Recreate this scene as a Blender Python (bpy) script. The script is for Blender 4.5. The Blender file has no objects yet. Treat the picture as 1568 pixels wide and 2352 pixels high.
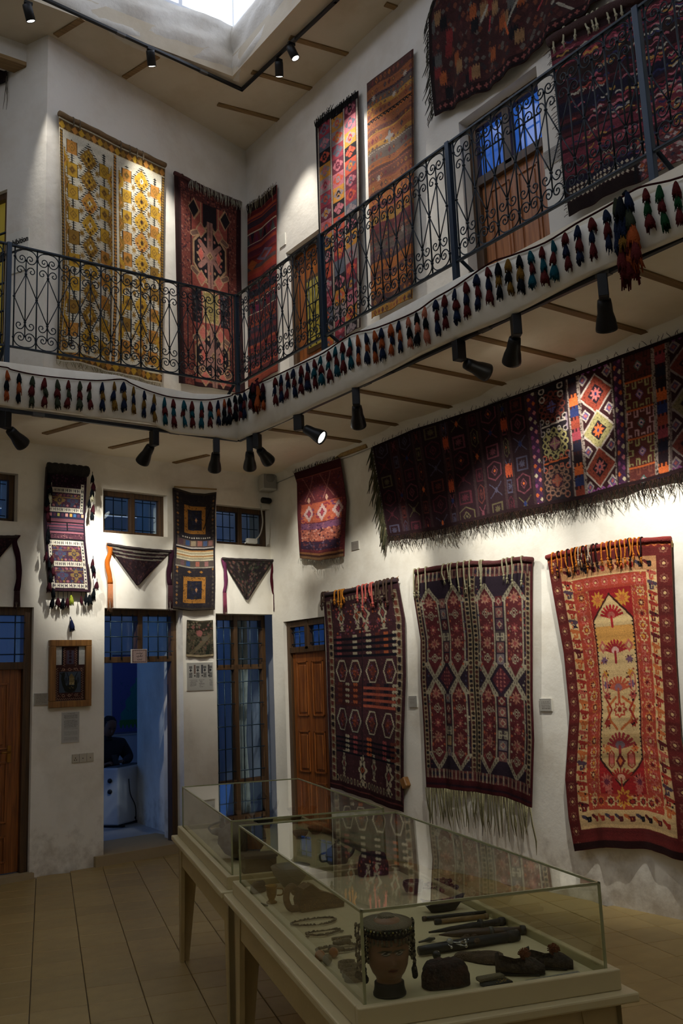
import bpy, bmesh, math, random
import numpy as np
from math import sin, cos, pi, radians, atan, atan2, sqrt
from mathutils import Vector, Matrix

random.seed(7)
rng = np.random.default_rng(7)
scene = bpy.context.scene
col = scene.collection

# ------------------------------------------------------------------ camera
FOC, PCX, PCY, EYE = 2150.0, 784.0, 1176.0, 1.65
def cam_basis():
    slope, hy, vpx = .0405, 1558.0, -770.0
    c = lambda x, y: np.array([x - PCX, -(y - PCY), -FOC])
    up = np.cross(c(1568, hy - slope*784), c(0, hy + slope*784))
    up /= np.linalg.norm(up)
    if up[1] < 0: up = -up
    Y = c(vpx, hy + slope*(784 - vpx)); Y -= up*Y.dot(up); Y /= np.linalg.norm(Y)
    return np.array([np.cross(Y, up), Y, up])
RB = cam_basis()
EYEP = np.array([0, 0, EYE])
def ray(px, py):
    d = RB @ np.array([px - PCX, -(py - PCY), -FOC]); return d/np.linalg.norm(d)
def hit(px, py, ax, val):
    d = ray(px, py); return EYEP + d*(val - EYEP[ax])/d[ax]
cam = bpy.data.cameras.new('camera'); camo = bpy.data.objects.new('camera', cam); col.objects.link(camo)
cam.sensor_fit = 'VERTICAL'; cam.sensor_height = 36; cam.lens = FOC/2352*36; cam.clip_start = .05
mw = Matrix([list(RB[i]) + [EYEP[i]] for i in range(3)] + [[0, 0, 0, 1]])
camo.matrix_world = mw
scene.camera = camo

# ------------------------------------------------------------------ world and exposure
world = bpy.data.worlds.new('evening sky'); scene.world = world; world.use_nodes = True
bg = world.node_tree.nodes['Background']
bg.inputs[0].default_value = (.50, .60, .82, 1); bg.inputs[1].default_value = .6
vs = scene.view_settings
vs.view_transform = 'Standard'; vs.look = 'None'; vs.exposure = 0; vs.gamma = 1; vs.use_curve_mapping = False
SPOT_W, SKY_PANE = 1.45, 3.3
WARM = (1, .97, .90)

# ------------------------------------------------------------------ helpers
def lin(c):
    c = np.asarray(c, float)/255.
    return np.where(c <= .04045, c/12.92, ((c + .055)/1.055)**2.4)
def L4(c): return tuple(float(v) for v in lin(c)) + (1,)

MATS = {}
def mat(name, rgb=(200, 200, 200), rough=.7, metal=0, bump=0, bscale=30, var=0, vscale=4, emit=None, estr=0, spec=.5, rgb2=None, sheen=0):
    if name in MATS: return MATS[name]
    m = bpy.data.materials.new(name); m.use_nodes = True; MATS[name] = m
    nt = m.node_tree; b = nt.nodes['Principled BSDF']
    b.inputs['Base Color'].default_value = L4(rgb); b.inputs['Roughness'].default_value = rough
    b.inputs['Metallic'].default_value = metal; b.inputs['Specular IOR Level'].default_value = spec
    tc = nt.nodes.new('ShaderNodeTexCoord')
    if var or rgb2:
        n = nt.nodes.new('ShaderNodeTexNoise'); n.inputs['Scale'].default_value = vscale; n.inputs['Detail'].default_value = 6
        nt.links.new(tc.outputs['Object'], n.inputs['Vector'])
        r = nt.nodes.new('ShaderNodeValToRGB'); r.color_ramp.elements[0].position = .35; r.color_ramp.elements[1].position = .65
        a = np.array(rgb, float); c2 = np.array(rgb2, float) if rgb2 else np.clip(a*(1 - var), 0, 255)
        r.color_ramp.elements[0].color = L4(c2); r.color_ramp.elements[1].color = L4(a)
        nt.links.new(n.outputs['Fac'], r.inputs['Fac']); nt.links.new(r.outputs['Color'], b.inputs['Base Color'])
    if bump:
        n = nt.nodes.new('ShaderNodeTexNoise'); n.inputs['Scale'].default_value = bscale; n.inputs['Detail'].default_value = 5
        nt.links.new(tc.outputs['Object'], n.inputs['Vector'])
        bp = nt.nodes.new('ShaderNodeBump'); bp.inputs['Strength'].default_value = bump; bp.inputs['Distance'].default_value = .02
        nt.links.new(n.outputs['Fac'], bp.inputs['Height']); nt.links.new(bp.outputs['Normal'], b.inputs['Normal'])
    if emit is not None:
        b.inputs['Emission Color'].default_value = L4(emit); b.inputs['Emission Strength'].default_value = estr
    return m

def wood_mat(name, c1, c2, rough=.45, scale=6, axis=2):
    if name in MATS: return MATS[name]
    m = mat(name, c1, rough)
    nt = m.node_tree; b = nt.nodes['Principled BSDF']; tc = [n for n in nt.nodes if n.type == 'TEX_COORD'][0]
    mp = nt.nodes.new('ShaderNodeMapping'); s = [scale*3]*3; s[axis] = scale*.15; mp.inputs['Scale'].default_value = s
    n = nt.nodes.new('ShaderNodeTexNoise'); n.inputs['Scale'].default_value = 3; n.inputs['Detail'].default_value = 8; n.inputs['Distortion'].default_value = .6
    r = nt.nodes.new('ShaderNodeValToRGB'); r.color_ramp.elements[0].color = L4(c2); r.color_ramp.elements[1].color = L4(c1)
    r.color_ramp.elements[0].position = .38; r.color_ramp.elements[1].position = .62
    nt.links.new(tc.outputs['Object'], mp.inputs['Vector']); nt.links.new(mp.outputs['Vector'], n.inputs['Vector'])
    nt.links.new(n.outputs['Fac'], r.inputs['Fac']); nt.links.new(r.outputs['Color'], b.inputs['Base Color'])
    return m

def plaster_mat(name, rgb, dirt, zdirt=None, bump=.35):
    m = bpy.data.materials.new(name); m.use_nodes = True; MATS[name] = m
    nt = m.node_tree; N = nt.nodes.new; Lk = nt.links.new; b = nt.nodes['Principled BSDF']
    b.inputs['Roughness'].default_value = .85; b.inputs['Specular IOR Level'].default_value = .2
    g = N('ShaderNodeNewGeometry')
    n1 = N('ShaderNodeTexNoise'); n1.inputs['Scale'].default_value = 1.6; n1.inputs['Detail'].default_value = 8; n1.inputs['Roughness'].default_value = .6
    n2 = N('ShaderNodeTexNoise'); n2.inputs['Scale'].default_value = 7; n2.inputs['Detail'].default_value = 10; n2.inputs['Roughness'].default_value = .65
    for n in (n1, n2): Lk(g.outputs['Position'], n.inputs['Vector'])
    r = N('ShaderNodeValToRGB'); r.color_ramp.elements[0].position = .30; r.color_ramp.elements[1].position = .52
    r.color_ramp.elements[0].color = L4(np.array(rgb)*.74 + np.array(dirt)*.26); r.color_ramp.elements[1].color = L4(rgb)
    Lk(n1.outputs['Fac'], r.inputs['Fac'])
    last = r.outputs['Color']
    if zdirt:
        sp = N('ShaderNodeSeparateXYZ'); Lk(g.outputs['Position'], sp.inputs[0])
        mr = N('ShaderNodeMapRange'); mr.inputs['From Min'].default_value = zdirt; mr.inputs['From Max'].default_value = 0
        mr.inputs['To Min'].default_value = -.3; mr.inputs['To Max'].default_value = .12
        Lk(sp.outputs['Z'], mr.inputs['Value'])
        ad = N('ShaderNodeMath'); ad.operation = 'ADD'; Lk(mr.outputs['Result'], ad.inputs[0]); Lk(n2.outputs['Fac'], ad.inputs[1])
        r2 = N('ShaderNodeValToRGB'); r2.color_ramp.elements[0].position = .44; r2.color_ramp.elements[1].position = .72; r2.color_ramp.elements[1].color = (.6, .6, .6, 1)
        Lk(ad.outputs[0], r2.inputs['Fac'])
        mx = N('ShaderNodeMix'); mx.data_type = 'RGBA'; Lk(r2.outputs['Color'], mx.inputs['Factor'])
        Lk(last, mx.inputs['A']); mx.inputs['B'].default_value = L4(dirt); last = mx.outputs['Result']
    Lk(last, b.inputs['Base Color'])
    bp = N('ShaderNodeBump'); bp.inputs['Strength'].default_value = bump; bp.inputs['Distance'].default_value = .05
    n3 = N('ShaderNodeTexNoise'); n3.inputs['Scale'].default_value = 2.2; n3.inputs['Detail'].default_value = 9; n3.inputs['Roughness'].default_value = .55
    Lk(g.outputs['Position'], n3.inputs['Vector']); Lk(n3.outputs['Fac'], bp.inputs['Height']); Lk(bp.outputs['Normal'], b.inputs['Normal'])
    return m

class MB:
    """collects shapes and links them as one mesh"""
    def __init__(s): s.v = []; s.f = []; s.mi = []; s.smooth = []
    def add(s, vs, fs, mi=0, sm=False):
        o = len(s.v); s.v += [tuple(map(float, p)) for p in vs]
        s.f += [tuple(o + i for i in f) for f in fs]; s.mi += [mi]*len(fs); s.smooth += [sm]*len(fs); return s
    def box(s, lo, hi, mi=0, M=None):
        (a, b, c), (d, e, f) = lo, hi
        vs = [(a, b, c), (d, b, c), (d, e, c), (a, e, c), (a, b, f), (d, b, f), (d, e, f), (a, e, f)]
        if M is not None: vs = [M @ Vector(p) for p in vs]
        return s.add(vs, [(0, 3, 2, 1), (4, 5, 6, 7), (0, 1, 5, 4), (1, 2, 6, 5), (2, 3, 7, 6), (3, 0, 4, 7)], mi)
    def bevbox(s, lo, hi, bev=.005, mi=0, M=None):
        bm = bmesh.new(); bmesh.ops.create_cube(bm, size=1)
        for v in bm.verts: v.co = Vector([lo[i] + (v.co[i] + .5)*(hi[i] - lo[i]) for i in range(3)])
        bmesh.ops.bevel(bm, geom=bm.edges[:], offset=bev, segments=2, affect='EDGES', profile=.5)
        bm.verts.index_update()
        vs = [(M @ v.co if M is not None else v.co.copy()) for v in bm.verts]; fs = [[v.index for v in f.verts] for f in bm.faces]
        bm.free(); return s.add(vs, fs, mi)
    def tube(s, pts, r, n=6, mi=0, cap=True, flat=1.0):
        pts = [Vector(p) for p in pts]; K = len(pts); rs = r if hasattr(r, '__len__') else [r]*K
        T = [(pts[min(i + 1, K - 1)] - pts[max(i - 1, 0)]).normalized() for i in range(K)]
        up = Vector((0, 0, 1)) if abs(T[0].z) < .9 else Vector((1, 0, 0))
        A = T[0].cross(up).normalized(); vs = []
        for i in range(K):
            A = (A - T[i]*A.dot(T[i]))
            if A.length < 1e-6: A = T[i].orthogonal()
            A.normalize(); B = T[i].cross(A)
            for j in range(n):
                t = 2*pi*j/n; vs.append(pts[i] + (A*cos(t) + B*sin(t)*flat)*rs[i])
        fs = [(i*n + j, i*n + (j + 1) % n, (i + 1)*n + (j + 1) % n, (i + 1)*n + j) for i in range(K - 1) for j in range(n)]
        if cap: fs += [tuple(range(n))[::-1], tuple((K - 1)*n + j for j in range(n))]
        return s.add(vs, fs, mi, True)
    def lathe(s, prof, n=20, mi=0, M=None, sx=1, sy=1, ridge=0, rn=8):
        vs = []
        for (r, z) in prof:
            for j in range(n):
                t = 2*pi*j/n; q = r*(1 + ridge*(1 if (j*rn//n) % 2 else -1)*0.5)
                p = Vector((q*cos(t)*sx, q*sin(t)*sy, z)); vs.append(M @ p if M is not None else p)
        K = len(prof)
        fs = [(i*n + j, i*n + (j + 1) % n, (i + 1)*n + (j + 1) % n, (i + 1)*n + j) for i in range(K - 1) for j in range(n)]
        fs += [tuple(range(n))[::-1], tuple((K - 1)*n + j for j in range(n))]
        return s.add(vs, fs, mi, True)
    def ball(s, c, r, n=10, mi=0, sc=(1, 1, 1)):
        prof = [(max(1e-4, sin(pi*i/(n//2 + 1))), -cos(pi*i/(n//2 + 1))) for i in range(n//2 + 2)]
        M = Matrix.Translation(Vector(c)) @ Matrix.Diagonal((r*sc[0], r*sc[1], r*sc[2], 1))
        return s.lathe(prof, n, mi, M)
    def prism(s, poly, z0, z1, mi=0, M=None):
        K = len(poly); vs = [(x, y, z0) for x, y in poly] + [(x, y, z1) for x, y in poly]
        if M is not None: vs = [M @ Vector(p) for p in vs]
        return s.add(vs, [tuple(range(K))[::-1], tuple(range(K, 2*K))] + [(i, (i + 1) % K, K + (i + 1) % K, K + i) for i in range(K)], mi)
    def mesh(s, name, mats):
        me = bpy.data.meshes.new(name); me.from_pydata(s.v, [], s.f)
        for m in (mats if isinstance(mats, (list, tuple)) else [mats]): me.materials.append(m)
        me.polygons.foreach_set('material_index', s.mi); me.polygons.foreach_set('use_smooth', s.smooth); me.update(); return me
    def build(s, name, mats, parent=None): return obj(name, s.mesh(name, mats), parent)

def obj(name, me, parent=None, loc=None, M=None):
    o = bpy.data.objects.new(name, me); col.objects.link(o)
    if M is not None: o.matrix_world = M
    elif loc is not None: o.location = loc
    if parent is not None:
        o.parent = parent
        o.matrix_parent_inverse = parent_world(parent).inverted()
    return o
PW = {}
def parent_world(p): return PW.get(p.name, Matrix.Identity(4))
def tag(o, label=None, cat=None, group=None, kind=None):
    if label: o['label'] = label
    if cat: o['category'] = cat
    if group: o['group'] = group
    if kind: o['kind'] = kind
    return o
def thing(name, label, cat, loc=(0, 0, 0), group=None):
    o = bpy.data.objects.new(name, None); col.objects.link(o); o.location = loc; o.empty_display_size = .1
    PW[o.name] = Matrix.Translation(Vector(loc)); return tag(o, label, cat, group)
def struct(o): o['kind'] = 'structure'; return o

class Plane:
    """a vertical wall plane: a = metres along it, z = height, off = metres in front of it"""
    def __init__(s, o, t, n): s.o = np.array([o[0], o[1], 0.]); s.t = np.array([t[0], t[1], 0.]); s.t /= np.linalg.norm(s.t); s.n = np.array([n[0], n[1], 0.]); s.n /= np.linalg.norm(s.n)
    def pt(s, a, z, off=0): p = s.o + s.t*a + s.n*off; return np.array([p[0], p[1], z])
    def px(s, x, y, off=0):
        d = ray(x, y); q = s.o + s.n*off; t = (q - EYEP).dot(s.n)/d.dot(s.n); p = EYEP + d*t
        return float((p - s.o).dot(s.t)), float(p[2])
    def M(s, a=0, z=0, off=0):   # local x = along, y = out of the wall, z = up
        p = s.pt(a, z, off); return Matrix([[s.t[0], s.n[0], 0, p[0]], [s.t[1], s.n[1], 0, p[1]], [0, 0, 1, p[2]], [0, 0, 0, 1]])
PR = Plane((5.54, 0), (0, 1), (-1, 0))
PL = Plane((2.4, 8.82), (3.14, .30), (.30, -3.14))
PU = Plane((2.75, 8.66), (2.77, .81), (.81, -2.77))
PS = Plane((2.75, 8.66), (-.438, .899), (-.899, -.438))        # side wall of the passage on the upper floor

def wall(name, P, a0, a1, z0, z1, holes, thick, material, parent=None):
    """wall with rectangular openings (a0,a1,z0,z1); reveals run through the thickness"""
    A = sorted(set([a0, a1] + [h for q in holes for h in q[:2]])); Z = sorted(set([z0, z1] + [h for q in holes for h in q[2:4]]))
    A = [a for a in A if a0 <= a <= a1]; Z = [z for z in Z if z0 <= z <= z1]
    b = MB()
    def solid(i, j):
        if i < 0 or j < 0 or i >= len(A) - 1 or j >= len(Z) - 1: return False
        ca, cz = (A[i] + A[i + 1])/2, (Z[j] + Z[j + 1])/2
        return not any(h[0] < ca < h[1] and h[2] < cz < h[3] for h in holes)
    for i in range(len(A) - 1):
        for j in range(len(Z) - 1):
            if not solid(i, j): continue
            q = [(A[i], Z[j]), (A[i + 1], Z[j]), (A[i + 1], Z[j + 1]), (A[i], Z[j + 1])]
            b.add([P.pt(a, z, 0) for a, z in q], [(0, 1, 2, 3)]); b.add([P.pt(a, z, -thick) for a, z in q], [(3, 2, 1, 0)])
            for k, (di, dj) in enumerate(((0, -1), (1, 0), (0, 1), (-1, 0))):
                if not solid(i + di, j + dj):
                    p, r = q[k], q[(k + 1) % 4]
                    b.add([P.pt(*p, 0), P.pt(*r, 0), P.pt(*r, -thick), P.pt(*p, -thick)], [(3, 2, 1, 0)])
    return struct(b.build(name, material, parent))

def smooth(pts, k=4):
    P = [np.array(p, float) for p in pts]; P = [2*P[0] - P[1]] + P + [2*P[-1] - P[-2]]; out = []
    for i in range(1, len(P) - 2):
        for j in range(k):
            t = j/k; a, b_, c, d = P[i - 1], P[i], P[i + 1], P[i + 2]
            out.append(.5*((2*b_) + (c - a)*t + (2*a - 5*b_ + 4*c - d)*t*t + (3*b_ - a - 3*c + d)*t**3))
    out.append(P[-2]); return out

def spot(name, pos, aim, power, size=50, blend=.6, colr=WARM, rad=.03, parent=None):
    l = bpy.data.lights.new(name, 'SPOT'); l.energy = power*SPOT_W; l.spot_size = radians(size); l.spot_blend = blend; l.color = colr; l.shadow_soft_size = rad
    o = bpy.data.objects.new(name, l); col.objects.link(o)
    d = Vector(aim) - Vector(pos); M = Matrix.Translation(Vector(pos)) @ d.to_track_quat('-Z', 'Y').to_matrix().to_4x4()
    o.matrix_world = M
    if parent is not None: o.parent = parent; o.matrix_parent_inverse = parent_world(parent).inverted()
    return o

# ------------------------------------------------------------------ common materials
M_WALL = plaster_mat('white lime plaster', (236, 230, 215), (150, 132, 104), .75)
M_UP = plaster_mat('old upper plaster', (214, 208, 196), (168, 152, 128), None, .5)
M_SOFFIT = plaster_mat('painted soffit', (240, 230, 208), (206, 188, 152), None, .3)
M_CEIL = plaster_mat('ceiling plaster', (196, 184, 162), (150, 128, 96), None, .3)
M_ROUGH = plaster_mat('rough bare plaster', (206, 200, 188), (140, 122, 100), None, 1.0)
M_FRAME = wood_mat('dark stained wood', (84, 58, 30), (56, 38, 20), .5)
M_DOOR = wood_mat('varnished pine', (150, 88, 38), (110, 58, 24), .35)
M_BEAM = wood_mat('ceiling strip wood', (140, 110, 66), (114, 88, 50), .7, axis=0)
M_IRON = mat('dark blue painted iron', (18, 30, 40), .45, .3, bump=.1)
M_POST = mat('blue painted post', (13, 38, 58), .4, .2)
M_BLACK = mat('black lamp metal', (14, 14, 15), .45, .3)
M_GRILLE = mat('blue grey window bars', (40, 60, 74), .4, .5)

# ================================================================== SETTING
ZS, ZT, ZC = 3.97, 4.37, 8.31     # balcony soffit, balcony top, upper ceiling
XF, YF = 4.28, 7.60               # balcony front faces
UD, VD = np.array([.310, .951, 0]), np.array([.951, -.310, 0])   # direction of tiles and show cases
UD /= np.linalg.norm(UD); VD = np.array([UD[1], -UD[0], 0])
XL, YN = -2.6, -3.2               # walls behind and beside the camera

# floor: mortar bed plus separate square tiles, laid parallel to the show cases
b = MB(); b.box((XL, YN, -.12), (5.6, 12.6, -.012)); floor = struct(b.build('floor', mat('floor mortar', (92, 78, 54), .9, bump=.2)))
TS = .295
M_TILE = [mat('cement tile %s' % n, c, .42, bump=.05, bscale=60, var=.05, vscale=9, spec=.35) for n, c in (('a', (166, 142, 90)), ('b', (162, 138, 87)), ('c', (169, 145, 93)), ('d', (158, 135, 86)))]
def tile_mesh(m):
    t = MB(); h = TS/2 - .0022; k = h - .003
    vs = [(-h, -h, 0), (h, -h, 0), (h, h, 0), (-h, h, 0), (-h, -h, .010), (h, -h, .010), (h, h, .010), (-h, h, .010), (-k, -k, .012), (k, -k, .012), (k, k, .012), (-k, k, .012)]
    fs = [(0, 1, 5, 4), (1, 2, 6, 5), (2, 3, 7, 6), (3, 0, 4, 7), (4, 5, 9, 8), (5, 6, 10, 9), (6, 7, 11, 10), (7, 4, 8, 11), (8, 9, 10, 11)]
    return t.add(vs, fs).mesh('tile', m)
TM = [tile_mesh(m) for m in M_TILE]; rest = [MB() for _ in M_TILE]; cells = []
u0, v0 = 6.41 % TS, .24 % TS
for i in range(-14, 36):
    for j in range(-24, 24):
        c = UD*(u0 + (i + .5)*TS) + VD*(v0 + (j + .5)*TS)
        yb = 8.82 + .0955*(c[0] - 2.4)
        if c[0] < XL + .1 or c[0] > 5.54 + .05 or c[1] < YN or c[1] > yb + .05: continue
        q = RB.T @ (c - EYEP); vis = q[2] < -.5 and abs(q[0]/q[2]*FOC) < 800 and -q[1]/-q[2]*FOC < 1200
        cells.append((0 if vis else 1, np.linalg.norm(c - EYEP), c))
cells.sort(key=lambda e: e[:2])
for k, (h_, d_, c) in enumerate(cells):
    m = random.choice([0, 0, 1, 1, 2, 3]); z = -.012 + random.uniform(-.0008, .0008)
    M = Matrix([[VD[0], UD[0], 0, c[0]], [VD[1], UD[1], 0, c[1]], [0, 0, 1, z], [0, 0, 0, 1]])
    if k < 298: obj('tile', TM[m], floor, M=M)
    else: rest[m].add([M @ v.co for v in TM[m].vertices], [tuple(p.vertices) for p in TM[m].polygons])
for m, r in zip(M_TILE, rest):
    if r.v: tag(r.build('floor_tiles', m, floor), kind='stuff')

# openings in the back wall on the ground floor (in metres along the wall)
def hole(P, x0, x1, yt, yb=None, z0=None, off=0):
    a0 = P.px(x0, yt, off)[0]; a1 = P.px(x1, yt, off)[0]; zt = P.px((x0 + x1)/2, yt, off)[1]
    zb = z0 if z0 is not None else P.px((x0 + x1)/2, yb, off)[1]
    return (a0, a1, zb, zt)
hLd = (PL.px(72, 1395)[0] - 1.05, PL.px(76, 1500)[0], 0, PL.px(40, 1394)[1])
hMd = hole(PL, 240, 419, 1398, z0=.09)
hGd = hole(PL, 495, 626, 1410, z0=.09)
hW0 = (PL.px(41, 1100)[0] - .8, PL.px(41, 1140)[0], PL.px(20, 1197)[1], PL.px(20, 1086)[1])
hW1 = hole(PL, 237, 384, 1130, 1228)
hW2 = hole(PL, 496, 618, 1164, 1252)
holesL = [hLd, hMd, hGd, hW0, hW1, hW2]
AL0, AL1 = -5.0, 3.155
wall('wall_back', PL, AL0, AL1, -.1, ZS + .05, holesL, .40, M_WALL)
hCd = hole(PR, 745, 650, 1422, z0=.05)   # corner door in the right wall (y decreases to the right)
wall('wall_right', PR, YN, 9.13, -.1, ZS + .05, [hCd], .30, M_WALL)
# upper walls
hU1 = hole(PR, 748, 655, 548, z0=ZT + .02)
hU2 = (hit(1232, 170, 0, 5.54)[1], hit(1053, 285, 0, 5.54)[1], ZT + .02, 6.6)
wall('wall_right_upper', PR, YN, 9.55, ZT - .3, ZC + .1, [hU1, hU2], .30, M_UP)
wall('wall_back_upper', PU, 0, 2.93, ZT - .3, ZC + .1, [], .05, M_UP)
dUL = (PS.px(15, 500)[0], PS.px(15, 500)[0] + .95, ZT + .02, PS.px(12, 436)[1])
wall('wall_passage', PS, .0, 4.1, ZT - .3, ZC + .1, [dUL], .20, M_UP)
# wall above the passage with a timber under it, and the far end of the passage
ye = hit(65, 105, 2, ZC)[1] + .0
zb = hit(45, 140, 1, ye)[2]
b = MB(); b.box((XL, ye, zb), (2.62, ye + .25, ZC + .1)); struct(b.build('wall_header', M_UP))
b = MB(); b.box((XL, ye - .02, zb - .045), (2.61, ye + .16, zb)); tag(b.build('lintel_timber', M_BEAM), 'yellowish timber lintel under the high wall at the top left, over the upper passage', 'timber beam')
b = MB(); b.box((XL, 12.3, ZT - .3), (2.75, 12.5, ZC)); struct(b.build('wall_passage_end', M_UP))
# closing walls left and behind
b = MB(); b.box((XL - .2, YN, -.1), (XL, 12.6, 9.6)); struct(b.build('wall_left', M_WALL))
b = MB(); b.box((XL, YN - .2, -.1), (5.6, YN, 9.6)); struct(b.build('wall_front', M_WALL))

# balcony slab, L shaped, with a bumpy front face traced on its own planes
b = MB()
b.box((XF + .02, YN, ZS), (5.56, 9.15, ZT - .045)); b.box((XL, YF + .02, ZS), (XF + .02, 8.82 + .1, ZT - .045)); b.box((XL, 8.8, ZS + .06), (5.6, 12.4, ZT - .045))
struct(b.build('balcony_slab', M_SOFFIT))
def face_strip(name, pl, tops, bots, a0, a1, flip):
    ta = np.array([pl.px(*q) for q in tops]); ba = np.array([pl.px(*q) for q in bots])
    ta = ta[np.argsort(ta[:, 0])]; ba = ba[np.argsort(ba[:, 0])]
    A = np.linspace(a0, a1, 90); b = MB(); rows = []
    for a in A:
        zt = np.interp(a, ta[:, 0], ta[:, 1]); zb = min(np.interp(a, ba[:, 0], ba[:, 1]), ZS + .02) if a > 0 else ZS
        wob = .006*sin(a*9) + .005*sin(a*23)
        rows.append([(a, zb + .012, -.12), (a, zb - .012, -.04), (a, zb, -.004), (a, (zt + zb)/2, wob), (a, zt - .015, wob*.5), (a, zt, -.02), (a, zt + .004, -.12), (a, ZT - .05, -.2)])
    n = len(rows[0]); vs = [pl.pt(p[0], p[1], p[2]) for r in rows for p in r]
    fs = [(i*n + j, i*n + j + 1, (i + 1)*n + j + 1, (i + 1)*n + j) for i in range(len(A) - 1) for j in range(n - 1)]
    if flip: fs = [f[::-1] for f in fs]
    b.add(vs, fs, 0, True); return struct(b.build(name, M_WALL))
PFR = Plane((XF, 0), (0, 1), (-1, 0)); PFB = Plane((0, YF), (1, 0), (0, -1))
face_strip('trim_balcony_right', PFR, [(570, 893), (640, 855), (800, 770), (860, 737), (1050, 635), (1200, 575), (1400, 485), (1568, 405)],
           [(560, 1000), (640, 965), (700, 935), (770, 903), (850, 866), (960, 808), (1060, 762), (1140, 730), (1200, 700), (1330, 632), (1450, 580), (1568, 530)], YN, YF + .02, False)
face_strip('trim_balcony_back', PFB, [(0, 828), (130, 845), (270, 860), (360, 885), (450, 903), (535, 905)],
           [(0, 925), (50, 937), (100, 930), (160, 932), (200, 955), (300, 960), (340, 966), (400, 990), (500, 1000), (535, 1006)], XL, XF + .02, True)
# timber strips let into the soffit
k = 0
for (x0, y0, x1, y1) in [(655, 996, 835, 1008), (717, 949, 930, 973), (829, 905, 1025, 925), (894, 837, 1184, 877), (1084, 783, 1320, 816), (1208, 706, 1516, 754), (1427, 618, 1568, 645)]:
    yy = (hit(x0, y0, 2, ZS)[1] + hit(x1, y1, 2, ZS)[1])/2
    b = MB(); b.box((XF + .05, yy - .03, ZS - .012), (5.5, yy + .03, ZS + .02)); struct(b.build('trim_%d' % (k := k + 1), M_BEAM))
for (x0, y0, x1, y1) in [(102, 995, 200, 968), (253, 1028, 355, 1005), (400, 1062, 478, 1044)]:
    p, q = hit(x0, y0, 2, ZS), hit(x1, y1, 2, ZS); d = (p - q)/np.linalg.norm(p - q); w = np.array([d[1], -d[0], 0])*.03
    b = MB(); top = np.array([0, 0, .03]); p = p - np.array([0, 0, .012]); q = q - np.array([0, 0, .012])
    b.add([p - w, p + w, q + w, q - w, p - w + top, p + w + top, q + w + top, q - w + top], [(0, 3, 2, 1), (4, 5, 6, 7), (0, 1, 5, 4), (1, 2, 6, 5), (2, 3, 7, 6), (3, 0, 4, 7)]); struct(b.build('trim_%d' % (k := k + 1), M_BEAM))
# lumpy plaster cove where the soffit meets the right wall and the back wall, with a cable along it
def cove(name, pl, a0, a1, r=.07):
    b = MB(); A = np.linspace(a0, a1, 70); rows = []
    for i, a in enumerate(A):
        w = r*(1 + .35*sin(a*4.1) + .25*sin(a*9.7 + 1)); rows.append([(a, ZS - w*1.5, .0), (a, ZS - w*.9, w*.18), (a, ZS - w*.4, w*.55), (a, ZS, w*1.5)])
    vs = [pl.pt(*p) for rr in rows for p in rr]; n = 4
    fs = [(i*n + j, (i + 1)*n + j, (i + 1)*n + j + 1, i*n + j + 1) for i in range(69) for j in range(3)]
    b.add(vs, fs, 0, True); return struct(b.build(name, M_WALL))
cove('trim_cove_right', PR, YN, 9.1); cove('trim_cove_back', PL, -4.5, 3.14)

# upper ceiling with the roof opening, its rough upstand and the glazed lantern
OX, OY, OX0, OY0 = 4.68, 8.25, -1.3, -1.6
b = MB()
b.box((OX, YN, ZC), (5.85, 9.8, ZC + .25)); b.box((XL - .2, OY, ZC), (OX, 12.5, ZC + .25)); b.box((XL - .2, YN, ZC), (OX0, OY, ZC + .25)); b.box((OX0, YN, ZC), (OX, OY0, ZC + .25))
struct(b.build('ceiling', M_CEIL))
ZU = 8.93
def upstand(name, p, q, n):
    p, q, n = [np.array(v, float) for v in (p, q, n)]; e_ = (q - p)/np.linalg.norm(q - p)*.05; p = p - e_; q = q + e_; K = 60; R = 9; b = MB(); rows = []
    for i in range(K + 1):
        t = i/K; base = p + (q - p)*t; s = t*np.linalg.norm(q - p)
        lip = .05*abs(sin(s*1.15 + .4)) ; row = []
        for j in range(R + 1):
            z = ZC - .03 + lip + (ZU - ZC + .03 - lip)*j/R
            o = .02*sin(s*3 + j) + .018*sin(s*7.3 - j*1.7) + random.uniform(-.008, .008) + (0.03 if j == 0 else 0)*-1
            row.append((base[0] + n[0]*o, base[1] + n[1]*o, z))
        row.append((base[0] - n[0]*.18, base[1] - n[1]*.18, ZU)); row.insert(0, (base[0] - n[0]*.18, base[1] - n[1]*.18, ZC + .01)); rows.append(row)
    m = R + 3; vs = [v for r in rows for v in r]; fs = [(i*m + j, i*m + j + 1, (i + 1)*m + j + 1, (i + 1)*m + j) for i in range(K) for j in range(m - 1)]
    b.add(vs, fs, 0, True); return struct(b.build(name, M_ROUGH))
upstand('trim_upstand_right', (OX, OY, 0), (OX, OY0, 0), (-1, 0)); upstand('trim_upstand_back', (OX0, OY, 0), (OX, OY, 0), (0, -1))
upstand('trim_upstand_left', (OX0, OY0, 0), (OX0, OY, 0), (1, 0)); upstand('trim_upstand_front', (OX, OY0, 0), (OX0, OY0, 0), (0, 1))
M_PANE = mat('frosted skylight glass', (220, 228, 236), .3, emit=(222, 232, 255), estr=SKY_PANE)
M_WFR = mat('white lantern frame', (200, 202, 206), .5)
lant = struct(bpy.data.objects.new('window_lantern', None)); col.objects.link(lant)
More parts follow.
